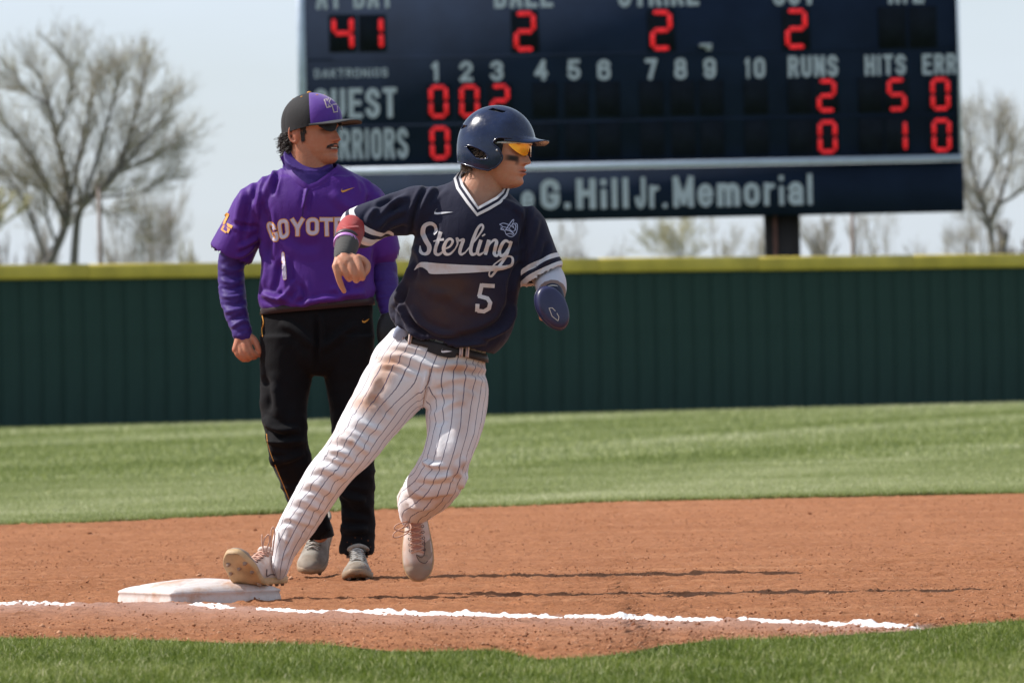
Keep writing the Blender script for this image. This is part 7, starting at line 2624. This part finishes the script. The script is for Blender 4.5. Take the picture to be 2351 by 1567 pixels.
    e = [[(nb - 1) * na + k_, (nb - 1) * na + k_ + 1, nb * na + (nb - 1) * na + k_ + 1, nb * na + (nb - 1) * na + k_] for k_ in range(na - 1)]
    cadd('bill', np_mesh('bill', hp(np.array(Vb3)), [np.concatenate([grid_faces(nb, na), grid_faces(nb, na, nb * na)[:, ::-1], np.array(e)])], smooth=True), greyb)
    # sweatband under the rim
    Vs = [csurf(a, t, -0.003) for t in (0.0, 0.12) for a in np.linspace(0, 360, 61)]
    cadd('sweatband', np_mesh('sweatband', hp(np.array(Vs)), grid_faces(2, 61), smooth=True), blackc)
    # cap letters K over W, outlined
    allv, allf, c0 = [], [], 0
    Vc = np.array([csurf(a, t, 0.0) for t in np.linspace(0, 1, 40) for a in np.linspace(-70, 70, 60)])
    cb = bvh_of(hp(Vc), grid_faces(40, 60))
    Z3 = lambda pts: [(600 + a / 6.53, 190 + b / 6.53) for a, b in pts]
    outl = plain('cap_outline', (0.74, 0.62, 0.52), 0.7, 0.05)
    O1, I1 = [], []
    for ch, q in (('K', [(985, 372), (1040, 352), (1028, 240), (944, 262)]), ('W', [(1078, 440), (1138, 430), (1124, 325), (1058, 340)])):
        for st in glyph_strips(ch, Z3(q), 3.2, 2.0, 1, 1.7):
            O1.append(st)
        for st in glyph_strips(ch, Z3(q), 3.2, 2.0, 1, 0.0):
            I1.append(st)
    # the emblem hangs on the cap
    for nm, ss, mt, of in (('emblem_outline', O1, outl, 0.0016), ('emblem', I1, purc, 0.0030)):
        parts_ = []
        for i, g_ in enumerate(ss):
            Wp = project(np.asarray(g_), cb, of + 0.0001 * (i % 9))
            parts_.append((Wp.reshape(-1, 3), grid_faces(Wp.shape[0], Wp.shape[1])))
        Vx, Fx = join(parts_)
        cadd(nm, np_mesh(nm, Vx, Fx, smooth=True), mt)

    # ---- dark sports glasses
    gl = empty('sunglasses', (0, 0, 0))
    gl.parent = root
    gl['label'] = 'dark sports sunglasses under the cap bill'
    dl = MatB('dark_lens', (0.012, 0.012, 0.016), 0.35, 0.25)
    dl.color(dl.ramp(dl.noise(12, 2), [(0.3, (0.010, 0.010, 0.013)), (0.7, (0.016, 0.014, 0.018))]))

    def gadd(nm, me_, mt):
        o = bpy.data.objects.new(nm, me_)
        COL.objects.link(o)
        me_.materials.append(mt)
        o.parent = gl
        o.matrix_parent_inverse = W
    for s in (-1, 1):
        pts = []
        for v in np.linspace(0, 1, 8):
            for u in np.linspace(0, 1, 16):
                a = (0.10 + 0.82 * u) * math.radians(68)
                zt = 0.1375
                zb = float(np.interp(u, [0, 0.12, 0.35, 0.6, 1.0], [0.125, 0.112, 0.1055, 0.109, 0.127]))
                pts.append((0.036 + 0.072 * math.cos(a), s * 0.068 * math.sin(a), zt * (1 - v) + zb * v))
        gadd('lens', np_mesh('lens', hp(np.array(pts)), grid_faces(8, 16), smooth=True), dl.m)
        arm = [(0.036 + 0.072 * math.cos(math.radians(62)), s * 0.0625, 0.1345), (0.040, s * 0.0755, 0.134), (0.005, s * 0.0795, 0.131), (-0.02, s * 0.079, 0.127)]
        Vt, Ft = tube(hp(np.array(catmull(arm, 4))), 0.0030, 7)
        gadd('temple_arm', np_mesh('temple_arm', Vt, Ft, smooth=True), dl.m)
    bar = [(0.036 + 0.072 * math.cos(a), 0.068 * math.sin(a), 0.1385) for a in np.linspace(-1.1, 1.1, 25)]
    Vt, Ft = tube(hp(np.array(bar)), 0.0022, 6)
    gadd('brow_bar', np_mesh('brow_bar', Vt, Ft, smooth=True), dl.m)

    # ---- hair, sideburn, moustache, teeth
    hm = plain('dark_hair', (0.020, 0.013, 0.011), 0.5, 0.3, 60)
    rr = random.Random(11)
    rts = []
    for _ in range(620):
        a = rr.uniform(112, 180) * rr.choice((-1, 1))
        z = rr.uniform(0.068, 0.128)
        ra = math.radians(a)
        f = (0.128 - z) / 0.06
        p = (-0.006 + 0.100 * math.cos(ra) * (1 - 0.10 * f), 0.078 * math.sin(ra) * (1 - 0.06 * f), z)
        back = max(0.0, -math.cos(ra))
        dv = (hp.X * (-0.75 * back - 0.1) + hp.Y * (0.35 * math.sin(ra)) + hp.Z * rr.uniform(-1.1, -0.25))
        rts.append((hp(np.array([p]))[0], dv, rr.uniform(0.022, 0.046)))
    hair_strands('hair', rts, hm, root, 8, 0.0023, 0.0075, 5)
    # solid mass under the locks
    Vh = []
    for i in range(12):
        for j in range(30):
            a = 108 + 144 * j / 29
            ra = math.radians(a)
            z = 0.070 + 0.062 * i / 11
            bul = math.sin(math.pi * min(1, i / 11 + 0.15)) * 0.012
            Vh.append((-0.006 + (0.097 + bul) * math.cos(ra), (0.077 + bul * 0.4) * math.sin(ra), z))
    add('hair_base', np_mesh('hair_base', hp(np.array(Vh)), grid_faces(12, 30), smooth=True), hm, root)
    rts = []
    for _ in range(260):
        s = rr.choice((-1, 1))
        z = rr.uniform(0.086, 0.136)
        w = 0.012 if z > 0.11 else 0.007
        p = (0.006 + rr.uniform(-w, w) + (0.004 if z > 0.11 else 0.0), s * (0.0715 + (0.001 if z > 0.12 else -0.0005)), z)
        rts.append((hp(np.array([p]))[0], -hp.Z + hp.X * rr.uniform(-0.1, 0.5) + hp.Y * s * 0.1, rr.uniform(0.006, 0.012)))
    hair_strands('sideburns', rts, hm, root, 4, 0.0015, 0.001, 6)
    # moustache
    bodyb = bvh_of(V_head := hp(head_local(1.0, 0.85)[0]), head_local(1.0, 0.85)[1])
    rts = []
    for _ in range(420):
        y_ = rr.uniform(-0.029, 0.029)
        zt = 0.0705 - 0.010 * (abs(y_) / 0.029) ** 1.6
        z = zt - rr.uniform(0, 0.0058) * (1 - 0.2 * abs(y_) / 0.029)
        src = hp(np.array([[0.16, y_, z]]))[0]
        h = bodyb.ray_cast(Vector(src), -hp.X)
        if h[0] is None:
            continue
        rts.append((h[0] - hp.X * 0.0005, hp.Z * -0.8 + hp.Y * (np.sign(y_) * (0.35 + 14 * abs(y_))) + hp.X * 0.15, rr.uniform(0.004, 0.007)))
    hair_strands('moustache', rts, hm, root, 4, 0.0013, 0.0006, 8)
    tw = plain('teeth', (0.62, 0.56, 0.48), 0.3, 0.04, 60)
    tp = []
    for i in range(10):
        y_ = -0.0145 + 0.0032 * i
        src = hp(np.array([[0.16, y_, 0.0535]]))[0]
        h = bodyb.ray_cast(Vector(src), -hp.X)
        c = h[0] + hp.X * 0.0012 if h[0] is not None else Vector(src)
        tp.append(ball(c + hp.X * 0.0012, (0.0016, 0.0019, 0.0034), 8, Matrix((hp.X, hp.Y, hp.Z)).transposed()))
    Vt, Ft = join(tp)
    add('teeth', np_mesh('teeth', Vt, Ft, smooth=True), tw, root)

    # ---- shoes
    up = MatB('grey_upper', (0.40, 0.37, 0.33), 0.75, 0.3)
    c = up.ramp(up.noise(22, 4, 0.6), [(0.35, (0.22, 0.185, 0.15)), (0.65, (0.36, 0.33, 0.29))])
    c = up.mix(up.math('MULTIPLY', up.attr('toe'), 0.6), c, (0.24, 0.18, 0.13))
    up.color(c).bump(up.noise(260, 3), 0.3, 0.001)
    mats = dict(upper=up.m, sole=plain('brown_sole', (0.26, 0.17, 0.10), 0.6, 0.25, 18, 0.2), cleat=plain('cleat_grey', (0.15, 0.12, 0.10), 0.5, 0.3, 30),
                tongue=plain('grey_tongue', (0.25, 0.22, 0.19), 0.85, 0.12, 60), lace=plain('grey_lace', (0.52, 0.49, 0.45), 0.85, 0.08, 80), mark=plain('grey_mark', (0.12, 0.11, 0.10), 0.7, 0.1))
    Y_ = Vector((-0.155, -0.80, -0.52)).normalized()
    X_ = Vector((-1, 0.15, 0.1))
    X_ = (X_ - Y_ * X_.dot(Y_)).normalized()
    Z_ = X_.cross(Y_).normalized()
    if Z_.z < 0:
        X_, Z_ = -X_, -Z_
    toe = P(711, 1316, 24.44)
    s1 = shoe(Pose(toe - Y_ * 0.29 * 1.0 - Z_ * 0.008, X_, Y_, Z_, 1.04), root, mats, bend=6, label='grey shoe pointing down and forward, heel lifted', lace_r=0.0020)
    Y_ = Vector((0.02, -0.995, 0.0)).normalized()
    X_ = Vector((-1, -0.02, 0.02))
    X_ = (X_ - Y_ * X_.dot(Y_)).normalized()
    Z_ = X_.cross(Y_).normalized()
    if Z_.z < 0:
        X_, Z_ = -X_, -Z_
    g0 = G(819, 1334)
    s2 = shoe(Pose(Vector((g0.x, g0.y + 0.26, 0.016)), X_, Y_, Z_, 1.08), root, mats, bend=4, label='grey shoe planted flat under the trouser leg', lace_r=0.0020)
    sockm = cloth_mat('black_sock', (0.015, 0.015, 0.017), 0.85, 0.2, 0.1).m
    V, F = loft([(726, 1190, 0.05, 27, .045, 20), (737, 1215, 0.07, 27, .045, 20), (742, 1232, 0.075, 26, .045, 10)], D0, 24, 4)
    add('sock', np_mesh('sock', V, F, smooth=True), sockm, root)
    V, F = loft([(820, 1240, 0.01, 25, .045, 0), (820, 1280, 0.01, 25, .045, 0)], D0, 24, 4)
    add('sock', np_mesh('sock', V, F, smooth=True), sockm, root)
    return root


def head_local(smile, nose):
    ident = Pose((0, 0, 0), (1, 0, 0), (0, 1, 0), (0, 0, 1), 1.0)
    V, F = head_shell(ident, smile, nose)
    return V, np.array(F[0])


fielder = build_fielder()


# ---------------------------------------------------------------- fielding glove on the far hand
def build_glove():
    D0 = 24.36
    c = P(897, 748, D0)
    root = empty('baseball_glove', tuple(c), label='black leather fielding glove mostly hidden behind the runner', category='glove')
    lea = cloth_mat('black_leather', (0.014, 0.013, 0.014), 0.45, 0.05, 0.3).m
    palm = loft([(893, 716, 0, 20, .030), (897, 730, 0, 30, .036), (902, 755, -0.01, 38, .040), (905, 785, -0.015, 36, .036), (905, 800, -0.015, 20, .024)], D0, 28, 5, 2.6)
    V, Q = fuse([palm], 0.004, 3)
    add('palm', np_mesh('palm', V, Q, smooth=True), lea, root)
    for i, (x0, x1) in enumerate(((880, 872), (895, 892), (911, 914), (926, 934))):
        parts = pchain(D0, [(x0, 780, -0.02, 11), ((x0 + x1) / 2, 805, -0.035, 11.5), (x1, 830 - abs(i - 1.5) * 5, -0.03, 10)], 12, 4)
        V, F = join(parts)
        add('finger_stall', np_mesh('finger_stall', V, F, smooth=True), lea, root)
    V, F = join(pchain(D0, [(925, 745, -0.02, 12), (945, 762, -0.035, 12), (950, 786, -0.035, 10)], 12, 4))
    add('thumb_stall', np_mesh('thumb_stall', V, F, smooth=True), lea, root)
    lace = plain('glove_lace', (0.05, 0.035, 0.025), 0.6, 0.1)
    V, F = tube([P(875, 800, D0 - 0.03), P(895, 806, D0 - 0.045), P(912, 806, D0 - 0.045), P(932, 800, D0 - 0.03)], 0.003, 6)
    add('lacing', np_mesh('lacing', V, F, smooth=True), lace, root)


build_glove()
# ================================================================== DUST KICKED UP BY THE FEET
def build_dust():
    m = bpy.data.materials.new('soil_dust_cloud')
    m.use_nodes = True
    t = m.node_tree
    t.nodes.clear()
    out = t.nodes.new('ShaderNodeOutputMaterial')
    vol = t.nodes.new('ShaderNodeVolumePrincipled')
    vol.inputs['Color'].default_value = (0.80, 0.52, 0.36, 1)
    tc_ = t.nodes.new('ShaderNodeTexCoord')
    n = t.nodes.new('ShaderNodeTexNoise')
    n.inputs['Scale'].default_value = 6
    n.inputs['Detail'].default_value = 4
    sep = t.nodes.new('ShaderNodeVectorMath')
    sep.operation = 'LENGTH'
    mr = t.nodes.new('ShaderNodeMapRange')
    mr.inputs[1].default_value, mr.inputs[2].default_value, mr.inputs[3].default_value, mr.inputs[4].default_value = 1.0, 0.15, 0.0, 1.0
    mr2 = t.nodes.new('ShaderNodeMapRange')
    mr2.inputs[1].default_value, mr2.inputs[2].default_value, mr2.inputs[3].default_value, mr2.inputs[4].default_value = 0.34, 0.70, 0.0, 22.0
    mu = t.nodes.new('ShaderNodeMath')
    mu.operation = 'MULTIPLY'
    L = t.links.new
    L(tc_.outputs['Object'], sep.inputs[0])
    L(tc_.outputs['Object'], n.inputs['Vector'])
    L(sep.outputs['Value'], mr.inputs[0])
    L(n.outputs['Fac'], mr2.inputs[0])
    L(mr.outputs[0], mu.inputs[0])
    L(mr2.outputs[0], mu.inputs[1])
    L(mu.outputs[0], vol.inputs['Density'])
    L(vol.outputs[0], out.inputs['Volume'])
    for (px, py, D, sx, sy, sz) in ((955, 1352, 22.9, 0.27, 0.30, 0.07), (842, 1312, 24.0, 0.10, 0.14, 0.06)):
        c = P(px, py, D)
        V, F = ball((0, 0, 0), 1.0, 24)
        o = add('dust_cloud', np_mesh('dust_cloud', V, F), m, None, kind='stuff')
        o.location = (c.x, c.y, max(c.z, sz * 0.75))
        o.scale = (sx, sy, sz)
    # flying grains
    V, F, n0 = [], [], 0
    ico = np.array([[0, 0, 1], [1, 0, 0], [0, 1, 0], [-1, 0, 0], [0, -1, 0], [0, 0, -1]])
    icf = np.array([[0, 1, 2], [0, 2, 3], [0, 3, 4], [0, 4, 1], [5, 2, 1], [5, 3, 2], [5, 4, 3], [5, 1, 4]])
    for _ in range(130):
        px, py = random.gauss(845, 30), random.gauss(1290, 26)
        if py > 1335:
            continue
        c = P(px, py, 24.1 + random.uniform(-.15, .15))
        V.append(ico * random.uniform(0.0010, 0.0022) + np.array(c))
        F.append(icf + n0)
        n0 += 6
    add('flying_grains', np_mesh('flying_grains', np.concatenate(V), np.concatenate(F)), bpy.data.materials['soil_crumb'], None, kind='stuff')


build_dust()
